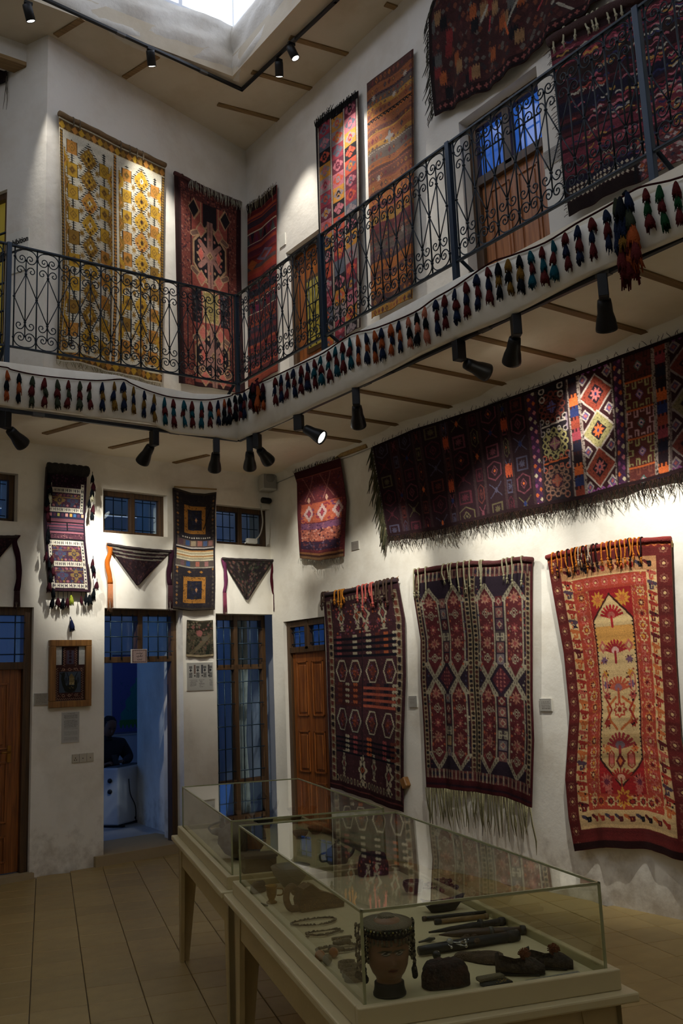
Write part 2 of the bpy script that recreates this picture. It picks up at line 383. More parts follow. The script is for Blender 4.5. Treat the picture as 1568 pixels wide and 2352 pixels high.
def lantern_side(p, q, n):
    p, q = np.array(p, float), np.array(q, float); Ls = np.linalg.norm(q - p); d = (q - p)/Ls; K = int(Ls/.62)
    ang = atan2(d[1], d[0]); M = Matrix.Translation((p[0], p[1], ZU)) @ Matrix.Rotation(ang, 4, 'Z')
    b = MB(); b.box((0, -.03, 0), (Ls, .03, .06), M=M).box((0, -.03, .95), (Ls, .03, 1.02), M=M)
    for i in range(K + 1): b.box((Ls*i/K - .022, -.03, .06), (Ls*i/K + .022, .03, .95), M=M)
    obj('window_frame', b.mesh('window_frame', M_WFR), lant)
    for i in range(K): obj('pane', MB().box((Ls*i/K + .022, -.004, .06), (Ls*(i + 1)/K - .022, .004, .95), M=M).mesh('pane', M_PANE), lant)
e = .08
lantern_side((OX + e, OY0 - e), (OX + e, OY + e), 0); lantern_side((OX0 - e, OY + e), (OX + e, OY + e), 0)
lantern_side((OX0 - e, OY0 - e), (OX0 - e, OY + e), 0); lantern_side((OX0 - e, OY0 - e), (OX + e, OY0 - e), 0)
b = MB(); b.box((OX0 - .3, OY0 - .3, ZU + 1.02), (OX + .3, OY + .3, ZU + 1.12)); struct(b.build('ceiling_lantern', M_UP))
# timber strips in the upper ceiling
for (x0, y0, x1, y1) in [(128, 80, 190, 42), (285, 177, 362, 128), (500, 238, 640, 275), (578, 164, 722, 205), (665, 85, 800, 124), (885, 8, 950, 30)]:
    p, q = hit(x0, y0, 2, ZC), hit(x1, y1, 2, ZC); d = (p - q)/np.linalg.norm(p - q); w = np.array([d[1], -d[0], 0])*.032
    lo = np.array([0, 0, -.015]); up_ = np.array([0, 0, .02]); b = MB()
    b.add([p - w + lo, p + w + lo, q + w + lo, q - w + lo, p - w + up_, p + w + up_, q + w + up_, q - w + up_], [(0, 3, 2, 1), (4, 5, 6, 7), (0, 1, 5, 4), (1, 2, 6, 5), (2, 3, 7, 6), (3, 0, 4, 7)]); struct(b.build('trim_%d' % (k := k + 1), M_BEAM))

# ------------------------------------------------------------------ rooms behind the back wall
M_ROOM = mat('room paint', (214, 216, 222), .8, bump=.1, bscale=5)
b = MB(); b.box((-2.4, 12.3, -.1), (5.8, 12.5, 4)); struct(b.build('wall_office', M_ROOM))
b = MB(); b.box((-2.4, 9.3, .0), (5.84, 12.5, .085)); struct(b.build('floor_office', mat('office floor', (168, 172, 176), .4, var=.1)))
pA, pB = hit(390, 1800, 1, 9.62), hit(315, 1800, 1, 10.72)
b = MB(); b.prism([(pA[0], pA[1]), (pA[0] + .6, pA[1]), (pB[0] + .25, pB[1]), (pB[0], pB[1])], .08, 3.9); struct(b.build('wall_office_side', M_WALL))
b = MB(); b.box((5.84, 9.1, -.1), (5.9, 12.5, 4)); struct(b.build('wall_office_right', M_ROOM))
b = MB()
M_ = PL.M(hMd[0] - .1, 0, 0); b.box((0, -.75, -.02), (hMd[1] - hMd[0] + .2, .05, .094), M=M_)
struct(b.build('trim_step', mat('worn stone step', (160, 140, 104), .8, bump=.4, bscale=8)))
b = MB(); M_ = PL.M(hLd[0] - .1, 0, 0); b.box((0, -.3, -.02), (hLd[1] - hLd[0] + .12, .06, .05), M=M_); struct(b.build('trim_threshold', MATS['worn stone step']))
def area(name, loc, rot, sx, sy, power, c):
    l = bpy.data.lights.new(name, 'AREA'); l.shape = 'RECTANGLE'; l.size = sx; l.size_y = sy; l.energy = power; l.color = c
    o = bpy.data.objects.new(name, l); col.objects.link(o); o.location = loc; o.rotation_euler = rot; return o
BLUE = (.10, .28, .85)
area('office_window_light', (1.2, 10.9, 1.9), (0, radians(-90), 0), 2.2, 1.8, 13, BLUE)
area('back_room_window_light', (5.4, 10.9, 2.3), (0, radians(80), 0), 2.0, 1.5, 2.0, BLUE)

# ------------------------------------------------------------------ windows and doors
M_GLASS = mat('dark window glass', (30, 46, 62), .08, spec=.6)
def clear_glass(name, tint=(1, 1, 1), ior=1.5, refl=1.0):
    m = bpy.data.materials.new(name); m.use_nodes = True; nt = m.node_tree; nt.nodes.clear(); N = nt.nodes.new
    o = N('ShaderNodeOutputMaterial'); t = N('ShaderNodeBsdfTransparent'); g = N('ShaderNodeBsdfGlossy'); f = N('ShaderNodeFresnel'); mx = N('ShaderNodeMixShader')
    t.inputs[0].default_value = (*tint, 1); g.inputs['Roughness'].default_value = .015; f.inputs['IOR'].default_value = ior
    mul = N('ShaderNodeMath'); mul.operation = 'MULTIPLY'; mul.inputs[1].default_value = refl; gm = N('ShaderNodeNewGeometry'); inv = N('ShaderNodeMath'); inv.operation = 'SUBTRACT'; inv.inputs[0].default_value = 1; fm = N('ShaderNodeMath'); fm.operation = 'MULTIPLY'; nt.links.new(gm.outputs['Backfacing'], inv.inputs[1]); nt.links.new(inv.outputs[0], fm.inputs[1])
    nt.links.new(f.outputs[0], fm.inputs[0]); nt.links.new(fm.outputs[0], mul.inputs[0]); nt.links.new(mul.outputs[0], mx.inputs[0]); nt.links.new(t.outputs[0], mx.inputs[1]); nt.links.new(g.outputs[0], mx.inputs[2]); nt.links.new(mx.outputs[0], o.inputs[0])
    return m
M_CLEAR = clear_glass('clear pane', (.86, .92, .96))
M_BPANE = mat('twilight pane', (40, 60, 90), .1, emit=(34, 76, 150), estr=.22)
M_BPANE2 = mat('twilight pane bright', (40, 60, 90), .1, emit=(50, 104, 204), estr=.5)
M_YPANE = mat('lamp lit pane', (120, 110, 50), .4, emit=(160, 138, 48), estr=.22)
def frame(P, h, off, bar, depth, parent, mulls=(), rails=(), m=M_FRAME):
    """frame round an opening: jambs, head, sill, mullions (fractions), rails (heights)"""
    a0, a1, z0, z1 = h; M = P.M(0, 0, off)
    for lo, hi, nm in (((a0, 0, z0), (a0 + bar, depth, z1), 'jamb'), ((a1 - bar, 0, z0), (a1, depth, z1), 'jamb'), ((a0 + bar, 0, z1 - bar), (a1 - bar, depth, z1), 'head')):
        obj(nm, MB().bevbox(lo, hi, .004, M=M).mesh(nm, m), parent)
    for f in mulls:
        c, (s0, s1) = f[0], f[1:]; obj('mullion', MB().bevbox((c - bar*.45, .005, s0), (c + bar*.45, depth + .01, s1), .004, M=M).mesh('mullion', m), parent)
    for z in rails: obj('rail', MB().bevbox((a0 + bar, .005, z - bar*.45), (a1 - bar, depth + .01, z + bar*.45), .004, M=M).mesh('rail', m), parent)
def bars(P, off, a0, a1, z0, z1, nv, nh, parent, r=.006, m=M_GRILLE):
    for i in range(nv):
        a = a0 + (a1 - a0)*(i + .5)/nv; obj('bar', MB().tube([P.pt(a, z0, off), P.pt(a, z1, off)], r, 6).mesh('bar', m), parent)
    for i in range(nh):
        z = z0 + (z1 - z0)*(i + .5)/nh; obj('bar', MB().tube([P.pt(a0, z, off + r), P.pt(a1, z, off + r)], r, 6).mesh('bar', m), parent)
def pane(P, off, a0, a1, z0, z1, parent, m): obj('pane', MB().box((a0, -.003, z0), (a1, .003, z1), M=P.M(0, 0, off)).mesh('pane', m), parent)
def opening(name): o = struct(bpy.data.objects.new(name, None)); col.objects.link(o); return o

# high windows
for n, (h, ml) in enumerate(((hW0, 1), (hW1, 1), (hW2, 1))):
    o = opening('window_%d' % (n + 1)); a0, a1, z0, z1 = h;  h2 = (a0, a1, z0, z1); ca = (a0 + a1)/2
    frame(PL, h2, -.14, .055, .06, o, mulls=[(ca, z0, z1)])
    obj('sill', MB().bevbox((a0 + .055, 0, z0), (a1 - .055, .06, z0 + .04), .004, M=PL.M(0, 0, -.14)).mesh('sill', M_FRAME), o)
    for (p, q) in ((a0 + .055, ca - .025), (ca + .025, a1 - .055)):
        pane(PL, -.12, p, q, z0 + .03, z1 - .055, o, M_CLEAR); bars(PL, -.17, p, q, z0, z1, 3, 3, o, .005)
# tall barred window beside the corner
o = opening('window_4'); a0, a1, z0, z1 = hGd; ca = a0 + (a1 - a0)*.46; zr = PL.px(550, 1532, -.12)[1]
frame(PL, (a0, a1, z0, z1), -.22, .06, .07, o, mulls=[(ca, z0, z1)], rails=[zr, z0 + .5])
for (p, q) in ((a0 + .06, ca - .03), (ca + .03, a1 - .06)):
    pane(PL, -.20, p, q, zr, z1 - .06, o, M_CLEAR); pane(PL, -.20, p, q, z0 + .05, zr, o, M_CLEAR)
    bars(PL, -.14, p, q, zr, z1 - .06, 3, 3, o); bars(PL, -.14, p, q, z0 + .5, zr - .04, 3, 5, o)
# open doorway with barred transom
o = opening('door_1'); a0, a1, z0, z1 = hMd; zr = PL.px(320, 1515, -.22)[1]; ca = PL.px(311, 1450, -.22)[0]
frame(PL, (a0, a1, z0, z1), -.22, .065, .09, o, mulls=[(ca, zr, z1)], rails=[zr])
for (p, q) in ((a0 + .06, ca - .03), (ca + .03, a1 - .06)):
    pane(PL, -.21, p, q, zr, z1 - .06, o, M_CLEAR); bars(PL, -.11, p, q, zr, z1 - .05, 3, 3, o)
def panelled(P, off, a0, a1, z0, z1, parent, rows, cols=2, m=M_DOOR, name='door_leaf'):
    M = P.M(0, 0, off); d = obj(name, MB().bevbox((a0, -.02, z0), (a1, .02, z1), .003, M=M).mesh(name, m), parent)
    W = a1 - a0; H = z1 - z0; st = W*.13
    for j, (f0, f1) in enumerate(rows):
        for i in range(cols):
            w = (W - st*(cols + 1))/cols; p = a0 + st + i*(w + st); q0, q1 = z0 + H*f0, z0 + H*f1
            b = MB(); t = .018
            for lo, hi in (((p, .02, q0), (p + w, .034, q0 + t)), ((p, .02, q1 - t), (p + w, .034, q1)), ((p, .02, q0), (p + t, .034, q1)), ((p + w - t, .02, q0), (p + w, .034, q1))): b.bevbox(lo, hi, .003, M=M)
            b.bevbox((p + t*2.2, .012, q0 + t*2.2), (p + w - t*2.2, .032, q1 - t*2.2), .008, M=M)
            obj('door_panel', b.mesh('door_panel', m), d)
    return d
# left door
o = opening('door_2'); a0, a1, z0, z1 = hLd; z0 = .05; zr = PL.px(30, 1530, -.14)[1]
frame(PL, (a0, a1, z0, z1), -.13, .075, .09, o, rails=[zr])
pane(PL, -.12, a0 + .07, a1 - .07, zr + .03, z1 - .07, o, M_CLEAR); bars(PL, -.03, a0 + .07, a1 - .07, zr + .03, z1 - .07, 5, 3, o)
d = panelled(PL, -.10, a0 + .075, a1 - .075, z0 + .01, zr - .03, o, [(.05, .18), (.24, .54), (.60, .93)])
b = MB(); M_ = PL.M(a1 - .2, 1.02, -.07); b.bevbox((0, 0, 0), (.035, .012, .15), .003, M=M_); b.tube([M_ @ Vector((.018, .012, .09)), M_ @ Vector((.018, .05, .09)), M_ @ Vector((-.07, .05, .09))], .008, 8)
obj('door_handle', b.mesh('door_handle', mat('worn brass', (150, 110, 50), .35, .9)), o)
# corner door in the right wall
o = opening('door_3'); a0, a1, z0, z1 = hCd; zr = PR.px(690, 1493, -.12)[1]
frame(PR, (a0, a1, z0, z1), -.12, .07, .08, o, rails=[zr], mulls=[((a0 + a1)/2, zr, z1)])
for (p, q) in ((a0 + .06, (a0 + a1)/2 - .03), ((a0 + a1)/2 + .03, a1 - .06)):
    pane(PR, -.11, p, q, zr, z1 - .06, o, M_BPANE); bars(PR, -.07, p, q, zr, z1 - .06, 3, 2, o)
panelled(PR, -.09, a0 + .07, a1 - .07, z0 + .01, zr - .03, o, [(.05, .28), (.33, .56), (.64, .95)])
# upper door behind the railing next to the corner, wood with a barred yellow light
o = opening('door_4'); a0, a1, z0, z1 = hU1
frame(PR, (a0, a1, z0, z1), -.14, .07, .08, o)
d = panelled(PR, -.12, a0 + .07, a1 - .07, z0, z1 - .07, o, [(.04, .3), ], m=M_DOOR)
wz0, wz1 = z0 + (z1 - z0)*.42, z0 + (z1 - z0)*.78; wa0, wa1 = a0 + .16, a0 + (a1 - a0)*.62
obj('light_frame', MB().bevbox((wa0 - .05, .02, wz0 - .05), (wa1 + .05, .045, wz1 + .05), .004, M=PR.M(0, 0, -.12)).mesh('light_frame', M_FRAME), o)
pane(PR, -.07, wa0, wa1, wz0, wz1, o, M_YPANE); bars(PR, -.055, wa0, wa1, wz0, wz1, 3, 4, o, .007, M_IRON)
# upper door with the blue fanlight
o = opening('door_5'); a0, a1, z0, z1 = hU2; zr = PR.px(1165, 385, -.15)[1]
frame(PR, (a0, a1, z0, z1), -.2, .09, .09, o, rails=[zr], mulls=[((a0 + a1)/2, zr, z1)])
for (p, q) in ((a0 + .09, (a0 + a1)/2 - .04), ((a0 + a1)/2 + .04, a1 - .09)):
    pane(PR, -.17, p, q, zr + .04, z1 - .09, o, M_BPANE2); bars(PR, -.13, p, q, zr + .04, z1 - .09, 2, 1, o, .008, M_IRON)
panelled(PR, -.17, a0 + .09, a1 - .09, z0, zr - .04, o, [(.04, .30), (.36, .95)], m=wood_mat('lighter upper door wood', (168, 108, 62), (132, 80, 42), .4))
# yellow lit window in the passage wall
o = opening('window_5'); a0, a1, z0, z1 = dUL
frame(PS, (a0, a1, z0, z1), -.12, .07, .08, o); pane(PS, -.10, a0 + .07, a1 - .07, z0, z1 - .07, o, M_YPANE)
for z in (5.05, 5.45, 5.75, 6.0, 6.3): obj('bar', MB().tube([PS.pt(a0, z, -.04), PS.pt(a1, z, -.04)], .012, 6).mesh('bar', M_IRON), o)

# ================================================================== BALCONY RAILING
HB, HT, CW = 4.505, 5.41, .19
HR = HT - HB
def sc(pts, sx=1, mir=False, r=.0048):
    q = [(p[0]*sx, 0, (HT - p[1]*HR/.87) if not mir else (HB + p[1]*HR/.87)) for p in pts]
    b = MB(); b.tube(smooth(q, 3), r, 5); return b.mesh('scroll', M_IRON)
BIG = [(0, .010), (-.05, .018), (-.082, .045), (-.090, .075), (-.080, .108), (-.055, .130), (-.026, .128), (-.008, .106), (-.012, .078), (-.034, .066), (-.052, .080), (-.050, .100), (-.034, .104), (-.030, .090)]
SML = [(0, .225), (-.010, .188), (-.032, .164), (-.058, .166), (-.074, .190), (-.066, .212), (-.046, .216), (-.036, .200), (-.048, .190)]
S_MESH = [sc(p, s, m) for p in (BIG, SML) for s in (1, -1) for m in (False, True)]
def seg(name, p, q, r): return MB().tube([p, q], r, 6).mesh(name, M_IRON)
zz = lambda d: HT - d*HR/.87
BAL = seg('baluster', (0, 0, HB), (0, 0, HT), .0062); CEN = seg('centre_bar', (0, 0, zz(.105)), (0, 0, zz(.765)), .005)
DIA = [seg('diagonal_bar', (0, 0, zz(.225 if k < 2 else .645)), (s*CW/2, 0, zz(.435)), .0045) for k, s in enumerate((1, -1, 1, -1))]
def collar_mesh(zs): 
    b = MB()
    for z in zs: b.ball((0, 0, z), .0125, 8, 0, (1, 1, .9))
    return b.mesh('collar', M_IRON)
COLB = [collar_mesh([zz(d)]) for d in (.085, .435, .785)]; COLC = [collar_mesh([zz(d)]) for d in (.105, .225, .645, .765)]
def railing(label, p0, p1, n, post0=True, post1=False, inward=(0, 1, 0)):
    p0, p1 = np.array([*p0, 0.]), np.array([*p1, 0.]); d = (p1 - p0); Ls = np.linalg.norm(d); d /= Ls
    root = thing('balcony_railing', label, 'railing', (p0[0], p0[1], ZT), 'wrought iron railing bays')
    M0 = Matrix([[d[0], -d[1], 0, 0], [d[1], d[0], 0, 0], [0, 0, 1, 0], [0, 0, 0, 1]])
    obj('top_rail', MB().bevbox((.022 if post0 else 0, -.016, HT - .006), (Ls - .022, .016, HT + .012), .003).mesh('top_rail', M_IRON), root, M=Matrix.Translation(p0) @ M0)
    obj('bottom_rail', MB().bevbox((.022 if post0 else 0, -.013, HB - .009), (Ls - .022, .013, HB + .007), .003).mesh('bottom_rail', M_IRON), root, M=Matrix.Translation(p0) @ M0)
    w = (Ls - .10)/n; sx = w/CW; M1 = M0 @ Matrix.Diagonal((sx, 1, 1, 1))
    for k in range(n + 1):
        Mb = Matrix.Translation(p0 + d*(.05 + k*w)) @ M0
        obj('baluster', BAL, root, M=Mb)
        for c in COLB: obj('collar', c, root, M=Mb)
        if k == n: break
        Mc = Matrix.Translation(p0 + d*(.05 + (k + .5)*w)) @ M1
        for nm, l in (('centre_bar', [CEN]), ('diagonal_bar', DIA), ('scroll', S_MESH), ('collar', COLC)):
            for me in l: obj(nm, me, root, M=Mc)
    iv = np.array(inward)
    for f, c in ((post0, p0), (post1, p1)):
        if not f: continue
        b = MB(); b.bevbox((c[0] - .02, c[1] - .02, ZT - .06), (c[0] + .02, c[1] + .02, HT + .02), .003); obj('post', b.mesh('post', M_POST), root)
        q = c + iv*.42; b = MB(); b.tube([c + np.array([0, 0, HB - .02 + .08]), q + np.array([0, 0, ZT - .05])], .018, 4); obj('brace', b.mesh('brace', M_IRON), root)
XR_, YR_ = 4.33, 7.66
railing('railing bay at the left edge of the photo, before the yellow lit window', (2.129 - 1.9, YR_), (2.129, YR_), 9, False, False)
railing('long railing bay of curled ironwork in front of the yellow and white rug', (2.129, YR_), (XR_, YR_), 11, True, True, (0, 1, 0))
railing('railing bay on the right of the balcony corner, before the red kilim', (XR_, 6.167), (XR_, YR_), 7, True, False, (1, 0, 0))
railing('railing bay in front of the narrow kilim and the orange striped kilim', (XR_, 4.522), (XR_, 6.167), 8, True, False, (1, 0, 0))
railing('railing bay in front of the upper door with the blue fanlight', (XR_, 2.884), (XR_, 4.522), 8, True, False, (1, 0, 0))
railing('railing bay at the far right above the green tassels', (XR_, 1.25), (XR_, 2.884), 8, True, False, (1, 0, 0))

# ================================================================== TASSEL GARLAND
TC = {'n': (26, 34, 54), 'k': (16, 20, 24), 'r': (84, 30, 28), 'g': (52, 58, 42), 'o': (150, 72, 34), 'p': (170, 100, 76), 't': (18, 70, 80), 'y': (116, 84, 30), 'm': (62, 24, 32), 'G': (22, 62, 34), 'b': (30, 38, 70), 'w': (206, 200, 168), 'l': (150, 160, 50)}
def yarn(c): return mat('wool yarn ' + c, TC[c], .95, bump=.6, bscale=160, spec=.1)
def yarn_mat(rgb, nm): return mat(nm, rgb, .95, bump=.6, bscale=160, spec=.1)
TUFT = {}
def tuft_mesh(c, var, m=None):
    if (c, var) in TUFT: return TUFT[(c, var)]
    R = random.Random(hash((c, var)) % 999 if False else ord(c[0])*7 + var)
    b = MB(); w = 1 + .15*R.uniform(-1, 1)
    b.lathe([(.003, .0), (.007, -.005), (.010*w, -.015), (.016*w, -.038), (.0195*w, -.060), (.017*w, -.068), (.008, -.070)], 14, 0, None, ridge=.25, rn=14)
    for i in range(30):
        t = R.uniform(0, 2*pi); r = .0135*w; l = R.uniform(.070, .102)
        b.tube([(r*.6*cos(t), r*.6*sin(t), -.016), (r*1.25*cos(t), r*1.25*sin(t), -.07), (r*R.uniform(.8, 1.7)*cos(t), r*R.uniform(.8, 1.7)*sin(t), -l)], [.0038, .0034, .0018], 3)
    TUFT[(c, var)] = b.mesh('tuft', m or yarn(c)); return TUFT[(c, var)]
def tassel(p, code, root, s=1.0, nm='tassel', hang=.02, seed=0):
    R = random.Random(seed); par = None; z = p[2] - hang
    for k, c in enumerate(code):
        sc_ = s*(.92 + .16*R.random())*(1.05 if k == len(code) - 1 else .95)
        M = Matrix.Translation((p[0], p[1] + R.uniform(-.003, .003), z)) @ Matrix.Rotation(R.uniform(0, 6.28), 4, 'Z') @ Matrix.Rotation(R.uniform(-.16, .16), 4, 'X') @ Matrix.Diagonal((sc_*R.uniform(.85, 1.12), sc_*R.uniform(.85, 1.12), sc_*R.uniform(.92, 1.08), 1))
        o = bpy.data.objects.new(nm if k == 0 else 'tuft', tuft_mesh(c, R.randrange(3))); col.objects.link(o)
        o.matrix_world = M
        P_ = root if k == 0 else par; o.parent = P_
        o.matrix_parent_inverse = (parent_world(root) if k == 0 else parM).inverted()
        if k == 0: par, parM = o, M
        z -= .068*s
    return par
backs = [(14, 'oko'), (42, 'kok'), (73, 'grg'), (101, 'rgr'), (129, 'grg'), (155, 'rgr'), (181, 'grg'), (205, 'rgr'), (233, 'nyn'), (260, 'yny'), (282, 'nyn'), (304, 'yny'), (328, 'nyn'), (351, 'yny'), (375, 'trt'), (395, 'rtr'), (419, 'trt'), (438, 'rtr'), (459, 'trt'), (479, 'rtr'), (498, 'non'), (512, 'okk'), (523, 'krk')]
bcord = [(-160, 830), (0, 843), (25, 850), (70, 860), (130, 868), (220, 875), (278, 872), (300, 882), (330, 895), (370, 908), (400, 914), (440, 918), (480, 919), (520, 912), (533, 908)]
rights = [(545, 'kmk'), (557, 'knr'), (566, 'nrn'), (589, 'kkr'), (609, 'mko')] + list(zip([637, 651, 665, 680, 696, 710, 726, 742, 760, 776, 791, 808, 826, 845, 864, 881, 902, 922, 943, 962, 981, 1006, 1026, 1050, 1073, 1100, 1124, 1148, 1172, 1197, 1223, 1249, 1274, 1303, 1331, 1362, 1396],
  'rnr nrn rnr nrn rnr nrn rtr trt rtr trt rtr trt ono non ono non ono non pkp kpk pkp nrn rnr nrn rnr nrn rnr kyk yky kyk trt rtr trt rnr nrn rnr nrn'.split())) + [(1487, 'rGr'), (1520, 'GrG'), (1557, 'rGr')]
rcord = [(536, 906), (560, 900), (590, 884), (624, 869), (700, 833), (746, 811), (810, 769), (867, 754), (953, 719), (1000, 687), (1047, 660), (1127, 606), (1174, 589), (1254, 559), (1326, 515), (1398, 475), (1453, 441), (1485, 428), (1568, 408), (1700, 345)]
def garland(label, pl, cord, items, off):
    pts = [pl.px(*q) for q in cord]; pts = sorted(pts); A = [p[0] for p in pts]; Zc = [p[1] for p in pts]
    root = thing('tassel_garland', label, 'tassel garland', tuple(pl.pt(A[0], Zc[0], off)))
    obj('cord', MB().tube([pl.pt(a, z, off) for a, z in smooth(pts, 4)], .006, 6).mesh('cord', yarn_mat((60, 26, 22), 'wool cord')), root)
    xs = [c[0] for c in cord]; ys = [c[1] for c in cord]
    for k, (x, code) in enumerate(items):
        a = pl.px(x, float(np.interp(x, xs, ys)))[0]; z = float(np.interp(a, A, Zc)); p = pl.pt(a, z, off + .012)
        b = tassel(p, code, root, 1.12, seed=k + int(x))
    return root
garland('long wool tassel garland along the back balcony edge, under the long railing bay', PFB, bcord, backs, .014)
garland('long wool tassel garland along the right balcony edge, above the spotlights', PFR, rcord, rights, .014)
# the two heavy tassel bunches hung on the garland
def bunch(label, pl, x, y, code_rows, s, grp=None):
    a, z = pl.px(x, y); p = pl.pt(a, z, .05); root = thing('tassel_bunch', label, 'tassel', tuple(p))
    R = random.Random(int(x))
    for (dx, dz, c, ss) in code_rows:
        q = pl.pt(a + dx, z + dz, .05 + R.uniform(0, .03)); tassel(q, c, root, s*ss, nm='tuft_strand', hang=0, seed=R.randrange(999))
    obj('loop', MB().tube([pl.pt(a, z + .03, .02), pl.pt(a, z, .05)], .008, 6).mesh('loop', yarn('k')), root)
bunch('big dark blue, green and rust tassel bunch under the blue post on the right', PFR, 1443, 452, [(-.03, 0, 'ng', 1.5), (.035, -.01, 'gn', 1.5), (0, -.02, 'kn', 1.7), (.0, -.12, 'ny', 1.4), (.04, -.21, 'n', 1.4), (-.045, -.2, 'oo', 1.7), (.0, -.22, 'rr', 1.9), (-.02, -.30, 'o', 1.7), (.03, -.31, 'r', 1.7), (-.06, -.31, 'r', 1.5)], 1.0)
bunch('dark maroon and black tassel bunch with a rust tassel, right of the balcony corner', PFR, 597, 877, [(.05, 0, 'kk', 1.3), (.02, -.02, 'mk', 1.3), (-.03, 0, 'mk', 1.2), (-.05, -.06, 'oo', 1.3), (.06, -.06, 'kr', 1.2)], 1.0)

# ================================================================== TRACKS AND SPOTLIGHTS
M_LENS = mat('lit lamp lens', (255, 255, 250), .3, emit=(255, 250, 235), estr=9)
def track(name, label, pts, w=.035, h=.03, group=None):
    root = thing(name, label, 'lighting track', tuple(pts[0])); b = MB()
    for p, q in zip(pts, pts[1:]):
        p, q = np.array(p), np.array(q); L_ = np.linalg.norm(q - p); M = Matrix.Translation(p) @ Matrix.Rotation(atan2(q[1] - p[1], q[0] - p[0]), 4, 'Z')
        obj('rail', MB().bevbox((-w/2, -w/2, -h), (L_ + w/2, w/2, 0), .003, M=M).mesh('rail', M_BLACK), root)
        for s in np.arange(1.0, L_, 1.0): obj('coupling', MB().bevbox((s - .05, -w/2 - .002, -h - .003), (s + .05, w/2 + .002, -.002), .002, M=M).mesh('coupling', mat('grey track joint', (70, 66, 60), .5)), root)
    return root
ZK = ZS - .012
TRX, TRY = 4.33, 7.66
track('lamp_track', 'black lamp track under the back balcony edge', [(XL, TRY - .04, ZK), (2.66, TRY, ZK), (TRX - .03, TRY, ZK)])
track('lamp_track', 'black lamp track under the right balcony edge', [(TRX, TRY - .02, ZK), (TRX + .02, 5.3, ZK), (TRX + .03, 1.2, ZK)])
ZUK = ZC - .03
cU = hit(555, 203, 2, ZUK)
track('lamp_track', 'black lamp track on the upper ceiling along the back side of the skylight', [tuple(hit(60, -25, 2, ZUK)), tuple(cU)])
track('lamp_track', 'black lamp track on the upper ceiling along the right side of the skylight', [tuple(cU), tuple(hit(770, 0, 2, ZUK)), (float(hit(770, 0, 2, ZUK)[0]) + .05, 4.0, ZUK)])
def head_lower(x, y_t, aim, label, style='cone', lens=False, power=100, size=48, drop=.20, side=.05, light=True, hs=1.15):
    """lamp hanging from the lower track: adapter box, arm, bell shaped head pointing at aim"""
    p = hit(x, y_t, 2, ZK - .03)
    if style[0] == 'b': p[1] = TRY
    else: p[0] = TRX + .01
    drop = .165; root = thing('track_spotlight', label, 'spotlight', tuple(p)); aim = np.array(aim)
    d = aim - p; d[2] = 0; d /= np.linalg.norm(d)
    M = Matrix.Translation(p) @ Matrix.Rotation(atan2(d[1], d[0]), 4, 'Z')
    obj('adapter', MB().bevbox((-.045, -.03, -.14), (.035, .03, .0), .005, M=M).mesh('adapter', M_BLACK), root)
    hc = Vector(p) + Vector((d[0]*.105, d[1]*.105, -drop))
    obj('arm', MB().tube([Vector(p) + Vector((0, 0, -.11)), Vector(p) + Vector((d[0]*.06, d[1]*.06, -.125)), hc], .014, 8).mesh('arm', M_BLACK), root)
    D = (Vector(aim) - hc).normalized(); Mh = Matrix.Translation(hc) @ (-D).to_track_quat('Z', 'Y').to_matrix().to_4x4() @ Matrix.Scale(hs, 4)
    hd = obj('lamp_head', MB().lathe([(.022, .055), (.034, .05), (.038, .02), (.040, -.02), (.050, -.06), (.056, -.10), (.0565, -.115), (.050, -.115), (.048, -.10)], 20, 0, Mh).mesh('lamp_head', M_BLACK), root)
    obj('lens', MB().lathe([(.001, -.095), (.047, -.098), (.047, -.103), (.001, -.104)], 20, 0, Mh).mesh('lens', M_LENS), hd)
    if light: spot('spot_lamp', hc + D*.125*hs, aim, power, size, .75, parent=root)
    return root
A_ = lambda pl, x, y: pl.pt(*pl.px(x, y))
WP = 72
head_lower(22, 940, A_(PL, 330, 1330), 'spotlight at the left edge under the back balcony', 'b', power=WP*1.0, size=55)
head_lower(362, 985, A_(PL, 205, 1290), 'spotlight under the back balcony that points left to the tasselled bag', 'b', power=WP*1.2, size=52)
head_lower(507, 1003, A_(PL, 470, 1380), 'spotlight just left of the lamp track corner', 'b', power=WP*.75, size=50)
head_lower(556, 1003, A_(PL, 575, 1400), 'small spotlight right at the corner of the lamp track', 'r', power=WP*.7, size=48)
head_lower(576, 995, A_(PR, 735, 1210), 'spotlight just right of the track corner that lights the small crimson rug', 'r', power=WP*.8, size=42)
head_lower(680, 952, PR.pt(4.6, 2.3), 'spotlight with its bright lens facing us, left of the middle of the right track', 'r', power=WP*1.3, size=62)
head_lower(815, 893, A_(PR, 860, 1400), 'spotlight next to the right of the one with the bright lens', 'r', power=WP*1.45, size=50)
head_lower(1055, 785, A_(PR, 1355, 960), 'spotlight under the right balcony that lights the long dark rug', 'r', power=WP*1.0, size=36)
head_lower(1192, 728, A_(PR, 1100, 1360), 'spotlight with a long adapter box, second from the right edge', 'r', power=WP*1.45, size=52)
head_lower(1400, 640, A_(PR, 1450, 1400), 'large boxy spotlight nearest the right edge of the photo', 'r', power=WP*1.9, size=56)
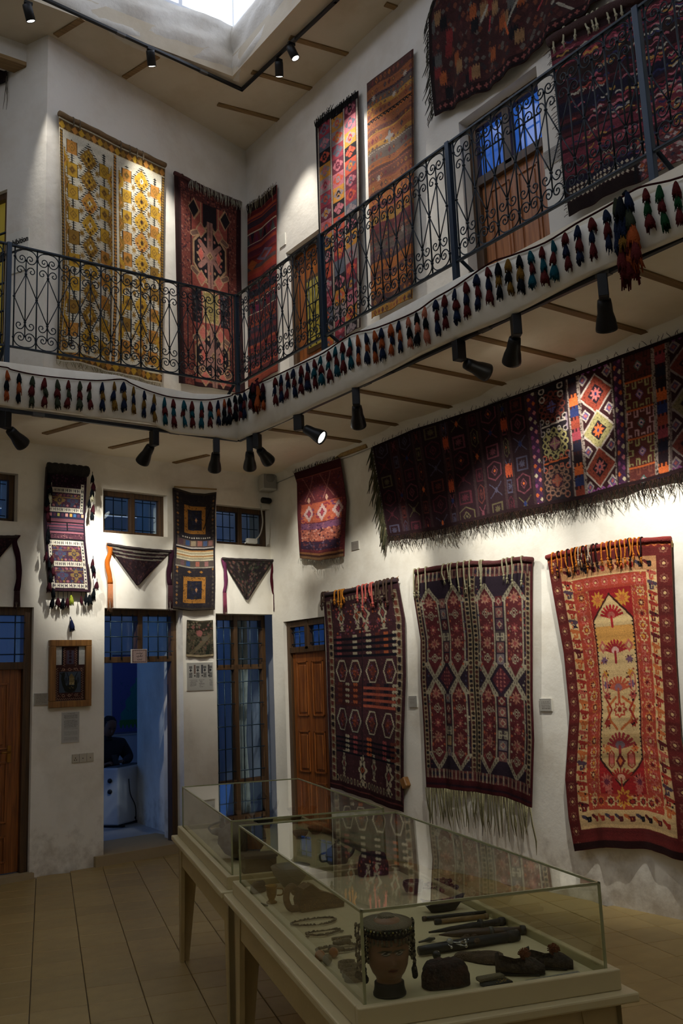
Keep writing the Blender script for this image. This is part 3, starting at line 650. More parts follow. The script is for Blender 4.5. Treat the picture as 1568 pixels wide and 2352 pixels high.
def head_upper(x, y, aim, label, lens=True, power=100, size=45, light=True):
    p = hit(x, y, 2, ZUK - .03); root = thing('ceiling_spotlight', label, 'spotlight', tuple(p)); aim = np.array(aim)
    hc = Vector(p) + Vector((0, 0, -.09)); D = (Vector(aim) - hc).normalized()
    obj('adapter', MB().bevbox((p[0] - .04, p[1] - .016, p[2] - .03), (p[0] + .04, p[1] + .016, p[2]), .003).mesh('adapter', M_BLACK), root)
    obj('stem', MB().tube([Vector(p), hc], .009, 8).mesh('stem', M_BLACK), root)
    Mh = Matrix.Translation(hc) @ (-D).to_track_quat('Z', 'Y').to_matrix().to_4x4()
    hd = obj('lamp_head', MB().lathe([(.030, .05), (.043, .048), (.045, .03), (.045, -.105), (.040, -.105), (.038, -.09)], 22, 0, Mh).mesh('lamp_head', M_BLACK), root)
    obj('lens', MB().lathe([(.001, -.09), (.037, -.093), (.037, -.101), (.001, -.102)], 22, 0, Mh).mesh('lens', M_LENS), hd)
    if light: spot('spot_lamp', hc + D*.115, aim, power, size, .75, (1, .96, .9), parent=root)
head_upper(65, 4, PU.pt(.9, 5.0), 'square black ceiling spotlight at the top left corner', power=WP*1.0, size=40)
head_upper(346, 110, PU.pt(1.75, 5.9), 'lit black ceiling spotlight on the back side of the skylight', power=WP*3.2, size=50)
head_upper(640, 135, PR.pt(8.6, 5.9), 'black ceiling spotlight that hangs straight down beside the lit one', power=WP*2.0, size=50)
head_upper(669, 98, PR.pt(6.9, 6.2), 'lit black ceiling spotlight on the right side of the skylight', power=WP*2.6, size=58)

# ================================================================== WOVEN RUGS
def cloth_mat(name='woven wool', rough=.95):
    m = bpy.data.materials.new(name); m.use_nodes = True; nt = m.node_tree; b = nt.nodes['Principled BSDF']; N = nt.nodes.new
    at = N('ShaderNodeAttribute'); at.attribute_name = 'weave'; nt.links.new(at.outputs['Color'], b.inputs['Base Color'])
    b.inputs['Roughness'].default_value = rough; b.inputs['Specular IOR Level'].default_value = .12
    g = N('ShaderNodeNewGeometry'); n = N('ShaderNodeTexNoise'); n.inputs['Scale'].default_value = 190; n.inputs['Detail'].default_value = 2
    nt.links.new(g.outputs['Position'], n.inputs['Vector']); bp = N('ShaderNodeBump'); bp.inputs['Strength'].default_value = .5; bp.inputs['Distance'].default_value = .004
    nt.links.new(n.outputs['Fac'], bp.inputs['Height']); nt.links.new(bp.outputs['Normal'], b.inputs['Normal']); return m
WOOL = .90
M_CLOTH = cloth_mat(); M_PRINT = cloth_mat('printed surface', .6)
M_BACKING = mat('dark rug backing', (62, 44, 34), .95, bump=.4, bscale=120)

class Cv:
    """a woven pattern sampled on a grid: X across (0..w), Y down (0..h), in centimetres"""
    def __init__(s, w, h, nx, ny, base):
        s.w, s.h = w, h; s.X, s.Y = np.meshgrid(np.linspace(0, w, nx), np.linspace(0, h, ny)); s.C = np.zeros((ny, nx, 3)); s.C[:] = base
    def put(s, m, c): s.C[m] = c; return s
    def rect(s, x0, y0, x1, y1, c): return s.put((s.X >= x0) & (s.X < x1) & (s.Y >= y0) & (s.Y < y1), c)
    def d(s, cx, cy, rx, ry, q=0):
        x, y = abs(s.X - cx), abs(s.Y - cy)
        if q: x = np.floor(x/q)*q + q/2; y = np.floor(y/q)*q + q/2
        return x/rx + y/ry
    def dia(s, cx, cy, rx, ry, c, q=0): return s.put(s.d(cx, cy, rx, ry, q) < 1, c)
    def ell(s, cx, cy, rx, ry, c): return s.put(((s.X - cx)/rx)**2 + ((s.Y - cy)/ry)**2 < 1, c)
    def ring(s, cx, cy, rx, ry, t, c): e = ((s.X - cx)/rx)**2 + ((s.Y - cy)/ry)**2; return s.put((e < 1) & (e > (1 - t)**2), c)
    def hexm(s, cx, cy, rx, ry, cut): x, y = abs(s.X - cx), abs(s.Y - cy); return (x < rx) & (y < ry - cut*x/rx)
    def hexx(s, cx, cy, rx, ry, cut, c): return s.put(s.hexm(cx, cy, rx, ry, cut), c)      # points at top and bottom
    def hexo(s, cx, cy, rx, ry, cut, t, c): return s.put(s.hexm(cx, cy, rx, ry, cut) & ~s.hexm(cx, cy, rx - t, ry - t*1.2, cut*(rx - t)/rx), c)
    def hexf(s, cx, cy, rx, ry, f, t, c):                                                  # flat top and bottom, points at the sides
        m = lambda a, b: (abs(s.Y - cy) < b) & (abs(s.X - cx) < a*(f + (1 - f)*(1 - abs(s.Y - cy)/b))); return s.put(m(rx, ry) & ~m(rx - t, ry - t), c)
    def star(s, cx, cy, r, c, n=8, k=.55, ry=None):
        ry = ry or r; x, y = (s.X - cx)/r, (s.Y - cy)/ry; rr = np.hypot(x, y); th = np.arctan2(y, x)
        tri = abs(((th*n/(2*pi)) % 1) - .5)*2; return s.put(rr < k + (1 - k)*tri, c)
    def line(s, x0, y0, x1, y1, t, c):
        dx, dy = x1 - x0, y1 - y0; L = dx*dx + dy*dy + 1e-9; u = np.clip(((s.X - x0)*dx + (s.Y - y0)*dy)/L, 0, 1)
        return s.put(np.hypot(s.X - x0 - u*dx, s.Y - y0 - u*dy) < t/2, c)
    def poly(s, pts, t, c):
        for p, q in zip(pts, pts[1:]): s.line(*p, *q, t, c)
        return s
    def zig(s, x0, y0, x1, y1, per, amp, t, c, vert=False):
        U, V = (s.Y, s.X) if vert else (s.X, s.Y); a0, a1, b0 = (y0, y1, x0) if vert else (x0, x1, y0)
        w = abs(((U - a0)/per) % 1 - .5)*2*amp; return s.put((U >= a0) & (U < a1) & (abs(V - b0 - w) < t/2), c)
    def gem(s, cx, cy, rx, ry, cols, q=0):
        for k, c in enumerate(cols): f = 1 - k/len(cols); s.dia(cx, cy, rx*f, ry*f, c, q)
    def rose(s, cx, cy, r, cols, ry=None):
        ry = ry or r
        s.star(cx, cy, r, cols[0], 8, .7, ry); s.star(cx, cy, r*.72, cols[1], 8, .6, ry*.72)
        s.ell(cx, cy, r*.3, ry*.3, cols[2 % len(cols)])
    def comb(s, cx, cy, rx, ry, t, per, c):
        """teeth outside a lozenge edge"""
        m = s.d(cx, cy, rx, ry); a = np.arctan2(s.Y - cy, s.X - cx); k = ((s.Y/per) % 1) < .45
        return s.put((m >= 1) & (m < 1 + t) & k, c)
    def hook(s, cx, cy, r, c, t=.9, sx=1, sy=1):
        s.poly([(cx, cy), (cx + sx*r, cy), (cx + sx*r, cy + sy*r), (cx + sx*r*.35, cy + sy*r), (cx + sx*r*.35, cy + sy*r*.5)], t, c)
    def speck(s, x0, y0, x1, y1, n, r, cols, seed=1, shape='dia'):
        R = random.Random(seed)
        for i in range(n):
            x, y = R.uniform(x0, x1), R.uniform(y0, y1); c = R.choice(cols); k = r*R.uniform(.6, 1.2)
            m = (abs(s.X - x) < k) & (abs(s.Y - y) < k); m &= (abs(s.X - x) + abs(s.Y - y) < k*(1.1 if shape == 'dia' else 2)); s.put(m, c)
    def grid(s, x0, y0, x1, y1, dx, dy, fn):
        nx, ny = max(1, round((x1 - x0)/dx)), max(1, round((y1 - y0)/dy))
        for j in range(ny):
            for i in range(nx): fn(x0 + (i + .5)*(x1 - x0)/nx, y0 + (j + .5)*(y1 - y0)/ny, i, j)
    def worn(s, row=.10, spot_=.10, seed=3):
        R = np.random.default_rng(seed); ny, nx = s.X.shape
        k = np.ones(7)/7; r = np.convolve(R.normal(0, 1, ny + 6), k, 'valid')
        s.C *= (1 + row*r[:, None, None]*1.6) * (1 + spot_*R.normal(0, .6, (ny, nx, 1))); s.C = np.clip(s.C, 2, 250); return s

def weave_attr(me, C):
    g_ = np.asarray(C, float).mean(-1, keepdims=True); L = lin((np.asarray(C, float)*.82 + g_*.18)*WOOL).reshape(-1, 3); a = np.ones((len(L), 4)); a[:, :3] = L
    ca = me.color_attributes.new('weave', 'FLOAT_COLOR', 'POINT')
    buf = np.zeros((len(me.vertices), 4)); buf[:, 3] = 1; buf[:len(a)] = a
    if len(me.vertices) > len(a): buf[len(a):, :3] = a[:, :3].mean(0)*.6
    ca.data.foreach_set('color', buf.astype(np.float32).ravel())

def plen(pts):
    P = np.array(pts, float); d = np.r_[0, np.cumsum(np.hypot(*(P[1:] - P[:-1]).T))]; return P, d/d[-1]
def along(pts, u):
    P, d = plen(pts); return np.stack([np.interp(u, d, P[:, 0]), np.interp(u, d, P[:, 1])], -1)
def rug(name, label, cat, pl, top, bottom, left, right, cv, off=.03, wave=(.012, 3, 0), tilt=0, material=None, group=None, thick=.008, parent=None, part=False):
    """hanging cloth bounded by four outlines given on the wall plane; the grid carries the woven pattern"""
    tp, bt, lf, rt = [[pl.px(x, y, off) for x, y in e] for e in (top, bottom, left, right)]
    lf = [tp[0]] + lf + [bt[0]]; rt = [tp[-1]] + rt + [bt[-1]]
    ny, nx = cv.X.shape; u = np.linspace(0, 1, nx); v = np.linspace(0, 1, ny)
    T, B, Lf, Rt = along(tp, u), along(bt, u), along(lf, v), along(rt, v)
    U, V = u[None, :, None], v[:, None, None]
    S = (1 - V)*T[None] + V*B[None] + (1 - U)*Lf[:, None] + U*Rt[:, None] - ((1 - U)*(1 - V)*T[0] + U*(1 - V)*T[-1] + (1 - U)*V*B[0] + U*V*B[-1])
    amp, fr, ph = wave; uu, vv = u[None, :], v[:, None]
    O = off + tilt*vv + amp*(.3 + .7*vv)*np.sin(2*pi*fr*uu + ph + 1.3*vv) + amp*.5*np.sin(2*pi*fr*2.3*uu + 2*vv + ph*2)*vv + amp*.4*np.sin(7*vv + ph)
    edge = np.minimum(np.minimum(uu, 1 - uu)*12, 1); O = off + (O - off)*(.35 + .65*edge); O = np.maximum(O, .012)
    P = pl.o[None, None] + pl.t[None, None]*S[..., :1] + pl.n[None, None]*O[..., None]; P[..., 2] = S[..., 1]
    idx = np.arange(ny*nx).reshape(ny, nx); f = np.stack([idx[:-1, :-1], idx[1:, :-1], idx[1:, 1:], idx[:-1, 1:]], -1).reshape(-1, 4)
    nrm = np.cross(P[1, 0] - P[0, 0], P[0, 1] - P[0, 0])
    if nrm.dot(pl.n) < 0: f = f[:, ::-1]
    ring = np.r_[idx[0, :], idx[1:, -1], idx[-1, -2::-1], idx[-2:0:-1, 0]]; PB = P.reshape(-1, 3)[ring] - pl.n*thick
    vs = np.vstack([P.reshape(-1, 3), PB]); n0 = ny*nx; K = len(ring); kk = np.arange(K)
    side = np.stack([ring, ring[(kk + 1) % K], n0 + (kk + 1) % K, n0 + kk], -1)
    me = bpy.data.meshes.new(name); faces = np.vstack([f, side])
    me.vertices.add(len(vs)); me.vertices.foreach_set('co', vs.astype(np.float32).ravel())
    me.loops.add(faces.size); me.loops.foreach_set('vertex_index', faces.astype(np.int32).ravel())
    me.polygons.add(len(faces)); me.polygons.foreach_set('loop_start', np.arange(0, faces.size, 4, dtype=np.int32))
    me.update(calc_edges=True); me.polygons.foreach_set('use_smooth', np.ones(len(faces), bool))
    weave_attr(me, cv.C); me.materials.append(material or M_CLOTH)
    if part: o = obj(name, me, parent)
    else:
        root = thing(name, label, cat, tuple(P[0, nx//2]), group); obj('cloth', me, root); o = root
    o_grid[o.name] = P; return o
o_grid = {}
def fringe(root, P, name, side, n, ln, cols, r=.0022, jit=.35, curl=.3, pl=PR, down=(0, 0, -1), clump=1, seed=1, out=.004, u0=0, u1=1):
    """loose warp ends hanging from one edge of a rug"""
    R = random.Random(seed); E = {'b': P[-1], 't': P[0], 'l': P[:, 0], 'r': P[:, -1]}[side]; b = MB(); dn = np.array(down, float)
    for i in range(n):
        u = u0 + (u1 - u0)*(i + R.random())/n; p = E[int(u*(len(E) - 1))] + pl.n*out*R.uniform(.2, 1.5); L_ = ln*R.uniform(1 - jit, 1 + jit)
        sd = pl.t*R.uniform(-curl, curl)*L_; sd2 = pl.t*R.uniform(-curl, curl)*L_*.6
        for c in range(clump):
            q = pl.t*R.uniform(-1, 1)*r*1.5
            pts = [p + q, p + dn*L_*.35 + sd*.4 + q + pl.n*.004, p + dn*L_*.7 + sd + q + pl.n*.002, p + dn*L_ + sd + sd2]
            b.add([], []); b.tube(pts, [r, r, r*.9, r*.4], 3, R.randrange(len(cols)))
    o = b.build(name, [yarn_mat(c, 'fringe yarn %d %d %d' % c) for c in cols], root); o['kind'] = 'stuff'; return o
def cords(root, P, items, rgb, pl, r=.006, sway=.01, name='cord_tassel', knot=True, top=.0):
    """knotted warp tassels folded over the top edge: items = (u, length)"""
    m = yarn_mat(rgb, 'fringe yarn %d %d %d' % rgb); E = P[0]; R = random.Random(5)
    for (u, ln) in items:
        p = E[int(u*(len(E) - 1))]; o = pl.n
        pts = [p - o*.01 + np.array([0, 0, -.01]), p + np.array([0, 0, .018 + top]), p + o*.022 + np.array([0, 0, .005]), p + o*.026 - np.array([0, 0, ln*.5]) + pl.t*R.uniform(-1, 1)*sway, p + o*.024 - np.array([0, 0, ln]) + pl.t*R.uniform(-1, 1)*sway*1.6]
        b = MB(); b.tube(smooth(pts, 3), r, 6); e = pts[-1]
        if knot:
            b.ball(e, r*1.7, 8)
            for k in range(7): b.tube([e, e + np.array([R.uniform(-.012, .012), R.uniform(-.012, .012), -.035*R.uniform(.8, 1.5)])], [r*.6, r*.25], 3)
        obj(name, b.mesh(name, m), root)
def roll(root, P, rad, rgb, pl, name='rolled_edge', mats=None):
    E = P[0]; pts = [E[int(i*(len(E) - 1)/24)] + np.array([0, 0, -rad*.3]) for i in range(25)]; b = MB(); b.tube(pts, [rad*(1 + .08*sin(i*1.7)) for i in range(25)], 12)
    return obj(name, b.mesh(name, mats or mat('rolled wool %d %d %d' % rgb, rgb, .95, bump=.5, bscale=90)), root)

BLK, CRM = (22, 20, 24), (206, 190, 150)
# ---------------- orange prayer rug, ground floor right
def c_prayer():
    W, H = 108, 220; c = Cv(W, H, 190, 400, (112, 34, 30)); RD, OR, CR, PK, MR, PU_, YL = (172, 44, 32), (214, 104, 44), (224, 178, 112), (206, 96, 78), (104, 28, 30), (128, 84, 112), (226, 146, 40)
    for y in np.arange(7, H, 10.5):
        for x, k in ((5.5, 0), (W - 5.5, 1)): c.rose(x, y, 3.6, [(150, 82, 62), MR, CR] if int(y) % 3 else [CR, RD, OR])
    c.rect(11, 12, W - 11, H - 14, CR)
    R = random.Random(4)
    for y in np.arange(15, H - 18, 7.5):
        for x in (15.5, W - 15.5):
            k = R.choice([RD, RD, OR, (86, 60, 74), MR, (196, 80, 60)])
            s = 1 if x < 50 else -1
            c.line(x - 3, y, x + 3, y + 2, 2.6, k); c.hook(x - 2*s, y + 2, 3.6, k, 1.5, s, 1); c.speck(x - 4, y - 3, x + 4, y + 4, 5, .8, [BLK, RD, OR], int(y*3 + x))
    for y0, y1 in ((12, 22), (H - 26, H - 14)):
        c.rect(11, y0, W - 11, y1, CR if y0 > 50 else (206, 140, 84))
        for x in np.arange(17, W - 14, 8): c.line(x - 2.4, y0 + 3, x + 2.4, y0 + 6, 2.4, R.choice([RD, OR, MR, (80, 66, 80)])); c.hook(x, y0 + 4, 3, R.choice([RD, MR, BLK]), 1.2)
    c.rect(20, 23, W - 20, H - 27, (190, 62, 40))
    for y in np.arange(29, H - 30, 8.2):
        for x in (26.5, W - 26.5): c.rose(x, y, 4.3, R.choice([[CR, RD, YL], [OR, MR, CR], [PK, RD, CR], [(220, 140, 84), RD, MR]])); 
    for x in np.arange(26, W - 24, 8.5):
        c.rose(x, 27.5, 3.4, [PK, RD, CR]); c.rose(x, H - 32.5, 4.2, [R.choice([CR, OR]), MR, RD])
    c.speck(20, 23, 33, H - 27, 140, .8, [CR, YL, PK], 8); c.speck(W - 33, 23, W - 20, H - 27, 140, .8, [CR, YL, PK], 9)
    for x in (33.2, W - 34.8): c.rect(x, 33, x + 1.6, H - 38, (226, 150, 90)); c.zig(x, 33, x, H - 38, 3, 1.4, .7, RD, True)
    c.rect(35, 33, W - 35, H - 38, (178, 30, 30))
    c.star(43, 41, 7, YL, 10, .5); c.star(W - 43, 41, 7, YL, 10, .5); c.star(43, 41, 3.5, OR, 8, .5); c.star(W - 43, 41, 3.5, OR, 8, .5)
    cx = W/2; ymid, hh = (36 + H - 42)/2, (H - 78)/2
    c.put(c.hexm(cx, ymid, 19, hh, 20), (70, 30, 24)); c.put(c.hexm(cx, ymid, 17.6, hh - 2, 19), (228, 186, 118))
    c.put(c.hexm(cx, ymid, 17.6, hh - 2, 19) & (abs(c.Y - 70) < 9), (230, 158, 66)); c.put(c.hexm(cx, ymid, 17.6, hh - 2, 19) & (c.Y > 140), (206, 164, 98))
    for y in np.arange(58, H - 62, 3): 
        for x in (cx - 18.3, cx + 16.7): c.rect(x, y, x + 1.8, y + 1, BLK)
    def lotus(y, s=1, col1=RD, col2=PK):
        for a in np.linspace(-1.25, 1.25, 9): c.line(cx, y + 5*s, cx + 10*s*sin(a), y + 5*s - 9*s*cos(a), 1.9*s, col1)
        c.ell(cx, y + 3*s, 3.4*s, 2.6*s, col2); c.line(cx, y + 4*s, cx, y + 12*s, 1.8*s, col1)
    lotus(50, 1.0, (190, 30, 34)); lotus(76, 1.0, (178, 34, 40), (228, 170, 150)); lotus(103, 1.05, (206, 84, 50), (150, 100, 110)); lotus(144, 1.15, (160, 44, 44), (120, 96, 100)); lotus(168, .9, RD, (226, 160, 120))
    c.star(cx, 185, 6.5, YL, 8, .5, 8); c.star(cx, 185, 4, RD, 8, .5, 5); c.rose(cx, 122, 6.5, [(190, 60, 40), CR, RD]); c.gem(cx, 159, 4, 6, [MR, OR])
    for s in (-1, 1):
        c.poly([(cx + s*3, 113), (cx + s*12, 120), (cx + s*9, 130), (cx + s*2, 136)], 1.9, OR); c.poly([(cx + s*14, 112), (cx + s*8, 122), (cx + s*14, 132)], 1.6, RD)
        for y, k in ((86, PU_), (96, YL), (104, PU_), (112, (196, 70, 60)), (132, RD), (150, OR), (172, (150, 60, 50)), (180, PK)): c.star(cx + s*11.5, y, 3.4, k, 6, .5); c.speck(cx + s*11.5 - 4, y - 3, cx + s*11.5 + 4, y + 4, 5, .9, [RD, MR, BLK], int(y + s))
        c.hexo(cx + s*8, 158, 3, 7, 3, 1.2, RD); c.hexx(cx + s*8, 158, 1.8, 5, 2, PK); c.hexo(cx + s*13, 103, 2.6, 8, 3, 1.2, PK)
        c.star(cx + s*13, H - 46, 5.4, PK, 10, .4, 7); c.star(cx + s*13, H - 46, 3, (120, 40, 60), 8, .5); c.gem(cx + s*12, 76, 4, 5, [PK, CR])
    c.rect(0, H - 5, W, H, (48, 22, 20)); c.rect(0, 0, W, 6, (126, 36, 30)); c.zig(0, 3, W, 3, 6, 1.5, 1, OR); return c.worn(.09, .09, 2)
r_ = rug('prayer_rug', 'orange and cream prayer rug with a red border, hanging lowest at the right edge', 'rug', PR, [(1256, 1279), (1330, 1262), (1450, 1242), (1540, 1236)], [(1321, 1955), (1400, 1945), (1500, 1952), (1600, 1985)],
         [(1270, 1360), (1295, 1500), (1308, 1640), (1299, 1790), (1307, 1880)], [(1549, 1500), (1562, 1700), (1590, 1850)], c_prayer(), .045, (.02, 2.3, 1), .01)
G = o_grid[r_.name]; roll(r_, G, .020, (120, 34, 28), PR)
R_ = random.Random(3)
cords(r_, G, [(u, R_.uniform(.09, .15)) for u in np.r_[np.linspace(.07, .36, 8), np.linspace(.5, .78, 9)]], (196, 116, 40), PR, .0055); cords(r_, G, [(u, R_.uniform(.1, .14)) for u in (.12, .2, .26, .33, .36, .42, .45, .56, .63, .7, .8)], (44, 26, 24), PR, .006); cords(r_, G, [(.3, .08), (.32, .09), (.385, .07), (.4, .09)], (176, 156, 132), PR, .005)
obj('hanging_batten', MB().bevbox((3.84, -.0, 2.44), (4.0, .035, 2.49), .003, M=PR.M(0, 0, 0)).mesh('hanging_batten', wood_mat('pale batten', (170, 140, 84), (140, 112, 64), .7, axis=0)), r_)

# ---------------- twin panel rug with long stepped hexagons
def c_twin():
    W, H = 128, 200; WN, NV, CRM2, RS, OR = (96, 34, 36), (46, 32, 44), (158, 146, 116), (150, 62, 60), (178, 82, 46)
    c = Cv(W, H, 170, 320, (82, 26, 30)); R = random.Random(8)
    def guard(x, w=4.5):
        c.rect(x, 6, x + w, H - 8, (150, 128, 92))
        for y in np.arange(8, H - 10, 4): c.ell(x + w/2, y + 1, w*.36, 1.5, R.choice([(52, 34, 30), (84, 40, 34), (30, 28, 34)]))
    def panel(x0, x1):
        c.rect(x0, 6, x1, H - 10, NV); w = (x1 - x0); cw = w*.37; cs = (x0 + cw/2 + w*.03, x1 - cw/2 - w*.03); m = (x0 + x1)/2
        for k, cx in enumerate(cs):
            for (ya, yb) in ((20, 100), (104, 182)):
                cy, hh = (ya + yb)/2, (yb - ya)/2
                c.hexx(cx, cy, cw/2, hh + 1, 13, CRM2); c.hexx(cx, cy, cw/2 - 1.4, hh - 1.2, 13, WN)
                for yy in np.arange(cy - hh + 12, cy + hh - 8, 13):
                    i = int((yy - cy + hh)/13) % 3
                    if i == 0: c.star(cx, yy, 5.4, (168, 112, 86), 8, .45); c.star(cx, yy, 2.4, RS, 8, .5)
                    elif i == 1: c.gem(cx, yy, 4, 4.6, [CRM2, WN, CRM2, WN], 1)
                    else: c.star(cx, yy, 4.6, RS, 8, .5); c.ell(cx, yy, 1.2, 1.4, (210, 150, 110))
                    for s in (-1, 1): c.dia(cx + s*6.6, yy + 6, 1.2, 1.5, R.choice([CRM2, OR, RS])); c.dia(cx + s*6, yy, 1.1, 1.4, R.choice([RS, OR, CRM2]))
                c.speck(cx - cw/2 + 3, ya + 12, cx + cw/2 - 3, yb - 12, 46, .75, [(150, 78, 56), (120, 52, 52), (176, 140, 108)], int(cx + ya))
            # stepped crossing between the two hexagons
            for sg in (-1, 1):
                for (yc, dirs) in ((102, (-1, 1)), (20, (1,)), (182, (-1,))):
                    for dd in dirs: c.line(cx, yc, cx + sg*cw*.55, yc + dd*13, 3.2, CRM2); c.put((np.hypot(c.X - 0, 0) >= 0) & (abs((c.X - cx)*sg*13/(cw*.55)*1.0 - (c.Y - yc)*dd) < 1.1) & ((c.X - cx)*sg > 0) & ((c.X - cx)*sg < cw*.55) & (((c.X*1.3).astype(int) % 3) == 0), (60, 40, 44))
        for (ya, yb) in ((30, 90), (116, 172)):
            n = 6; hh = (yb - ya)/n
            for i in range(n):
                y0 = ya + i*hh; k = R.choice([(158, 122, 70), (120, 72, 66), (86, 50, 62), WN, (110, 94, 96)])
                if i == 3: c.rect(m - 4, y0, m + 4, y0 + hh - 1, (70, 56, 56)); [c.hook(m + s*.5, y0 + hh/2, 3, CRM2, 1.1, s, t) for s in (-1, 1) for t in (-1, 1)]
                else: c.rect(m - 3.6, y0, m + 3.6, y0 + hh - 1.4, k); c.gem(m, y0 + hh/2 - .6, 2.6, 3.4, [CRM2, RS, k])
        c.dia(m, 102, 9, 11, (92, 34, 44)); c.grid(m - 8, 92, m + 8, 112, 3, 3.4, lambda x, y, i, j: c.dia(x, y, 1, 1.2, (168, 92, 80)) if abs(x - m)/8 + abs(y - 102)/10 < .95 else None)
        for x in (x0 + 1, x1 - 3): c.speck(x, 20, x + 3, H - 20, 40, .9, [RS, (70, 70, 96), CRM2], int(x))
        c.speck(x0 + 2, 184, x1 - 2, H - 11, 30, 1.3, [RS, OR, (110, 60, 80)], 31)
    guard(2); panel(7, 58); guard(58.5, 5); c.rect(63.6, 0, 64.6, H, (16, 12, 14)); guard(64.8, 5); panel(70, 121); guard(121.5)
    for y0, y1, inv in ((4, 12, 1), (H - 17, H - 9, 0)):
        c.rect(3, y0, W - 3, y1, (112, 60, 52))
        for x in np.arange(4, W - 4, 4.6): c.line(x, y0, x, y1, 1, CRM2); c.ell(x + 2.3, (y0 + y1)/2, 1.3, 2.6, R.choice([(60, 30, 36), (96, 40, 40), (40, 34, 50)]))
    c.rect(0, H - 9, W, H, (80, 24, 26)); c.rect(0, H - 5, W, H - 3, (48, 24, 36)); c.rect(0, 0, W, 4, (74, 24, 24)); c.rect(0, 1.4, W, 2.6, (120, 50, 34)); return c.worn(.08, .10, 5)
r_ = rug('wool_rug', 'dark red twin panel rug with long cream outlined hexagons and a pale knotted fringe', 'rug', PR, [(953, 1312), (1010, 1302), (1080, 1292), (1140, 1292), (1190, 1282), (1222, 1284)], [(980, 1808), (1030, 1812), (1095, 1820), (1150, 1828), (1222, 1855)],
         [(950, 1370), (966, 1470), (966, 1560), (972, 1650)], [(1222, 1400), (1222, 1600), (1226, 1700)], c_twin(), .04, (.014, 3, .4), .0)
G = o_grid[r_.name]; roll(r_, G, .022, (78, 30, 28), PR)
cords(r_, G, [(u, l) for u, l in ((.01, .20), (.05, .2), (.12, .21), (.28, .12), (.33, .10), (.36, .17), (.42, .2), (.47, .22), (.52, .2), (.60, .14), (.62, .19), (.79, .12), (.82, .15), (.86, .17), (.93, .18))], (160, 154, 122), PR, .0065, .012)
fringe(r_, G, 'fringe', 'b', 46, .27, [(168, 160, 118), (140, 134, 96), (120, 112, 80)], .0042, .3, .12, PR, clump=3, seed=4)

# ---------------- purple brown rug with hexagons and striped bands
def c_hexrug():
    W, H = 100, 195; AU, NV, CR, OR, BR, RS = (66, 34, 38), (28, 24, 34), (168, 154, 122), (172, 78, 38), (104, 44, 30), (150, 62, 60)
    c = Cv(W, H, 140, 320, AU); R = random.Random(11)
    c.speck(0, 0, W, H, 900, .9, [(88, 44, 50), (50, 28, 40), (104, 56, 52), (76, 34, 36)], 6)
    for x in (4, W - 9):
        c.rect(x, 8, x + 5.5, H - 8, (130, 108, 78))
        for y in np.arange(10, H - 10, 7): c.ell(x + 2.7, y + 3, 1.9, 2.7, R.choice([(36, 24, 28), (92, 36, 32), BR])); c.line(x, y, x + 5.5, y + 1, .8, CR)
    def figure(cx, cy, s=1, inn=OR):
        c.star(cx, cy, 6*s, CR, 6, .55, 11*s); c.dia(cx, cy - 12*s, 2.6*s, 4*s, CR); c.dia(cx, cy + 12*s, 2.6*s, 4*s, CR); c.gem(cx, cy, 3.4*s, 6*s, [NV, inn, BR])
        for t in (-1, 1): c.line(cx - 4*s, cy + t*15*s, cx + 4*s, cy + t*15*s, 1.1, CR)
    for cx, cy, s in ((22, 27, .85), (44, 27, .8), (54, 26, 1.05), (76, 27, .95), (22, 168, .8), (48, 170, .9), (63, 165, .75), (84, 169, .95)): figure(cx, cy, s, R.choice([OR, RS]))
    for y in (16, 22, 34, 40): c.speck(12, y - 3, W - 12, y + 3, 26, 1.2, [RS, (110, 60, 90), OR], int(y))
    def band(y0, y1, x0, x1, col, n, mot):
        st = (y1 - y0)/n
        for i in range(n):
            y = y0 + i*st; c.rect(x0, y + st*.55, x1, y + st, col)
            for x in np.arange(x0 + 4, x1 - 2, 11):
                k = mot[int((x - x0)/11) % len(mot)]; c.ell(x + 1.6, y + st*.28, 1.6, 1.5, k); c.ell(x + 4.6, y + st*.28, 1.6, 1.5, k)
    band(44, 66, 10, 48, (18, 18, 28), 4, [RS, AU, CR, OR]); band(44, 66, 49, W - 10, (18, 18, 28), 4, [CR, BR, OR, CR])
    band(90, 112, 10, 48, (74, 30, 26), 4, [BR, CR, OR, AU]); band(90, 112, 49, W - 10, (170, 74, 50), 4, [NV, BR, NV, CR])
    band(140, 158, 10, 48, (18, 18, 28), 4, [AU, CR, RS, BR]); band(140, 158, 49, W - 10, (18, 18, 28), 4, [OR, AU, RS, BR])
    for y in (79, 126):
        for k, x in enumerate((20, 39, 60, 82)):
            c.hexf(x, y, 8.6, 11, .45, 1.6, (28, 24, 36)); c.hexf(x, y, 8.4, 10.8, .45, 1.5, CR if k > 1 or y < 100 else (150, 146, 120)); c.gem(x, y, 3.6, 7, [(112, 48, 40), BR, OR if k % 2 else AU], 1)
            c.speck(x - 5, y - 8, x + 5, y + 8, 12, .8, [RS, OR, (90, 70, 110)], k)
    for x in np.arange(11, W - 10, 4.4): c.ell(x, H - 12, 1.4, 3.2, (150, 130, 96)); c.ell(x, H - 12, .7, 2, NV); c.ell(x, 8, 1.4, 2.2, (150, 130, 96))
    c.rect(9.6, 8, 10.4, H - 8, BLK); c.rect(48.2, 40, 48.9, H - 14, BLK)
    c.rect(0, H - 8, W, H, (52, 24, 26)); c.rect(0, H - 5, W, H - 4, (110, 50, 44)); c.rect(0, 0, W, 4, (56, 36, 40)); return c.worn(.08, .12, 7)
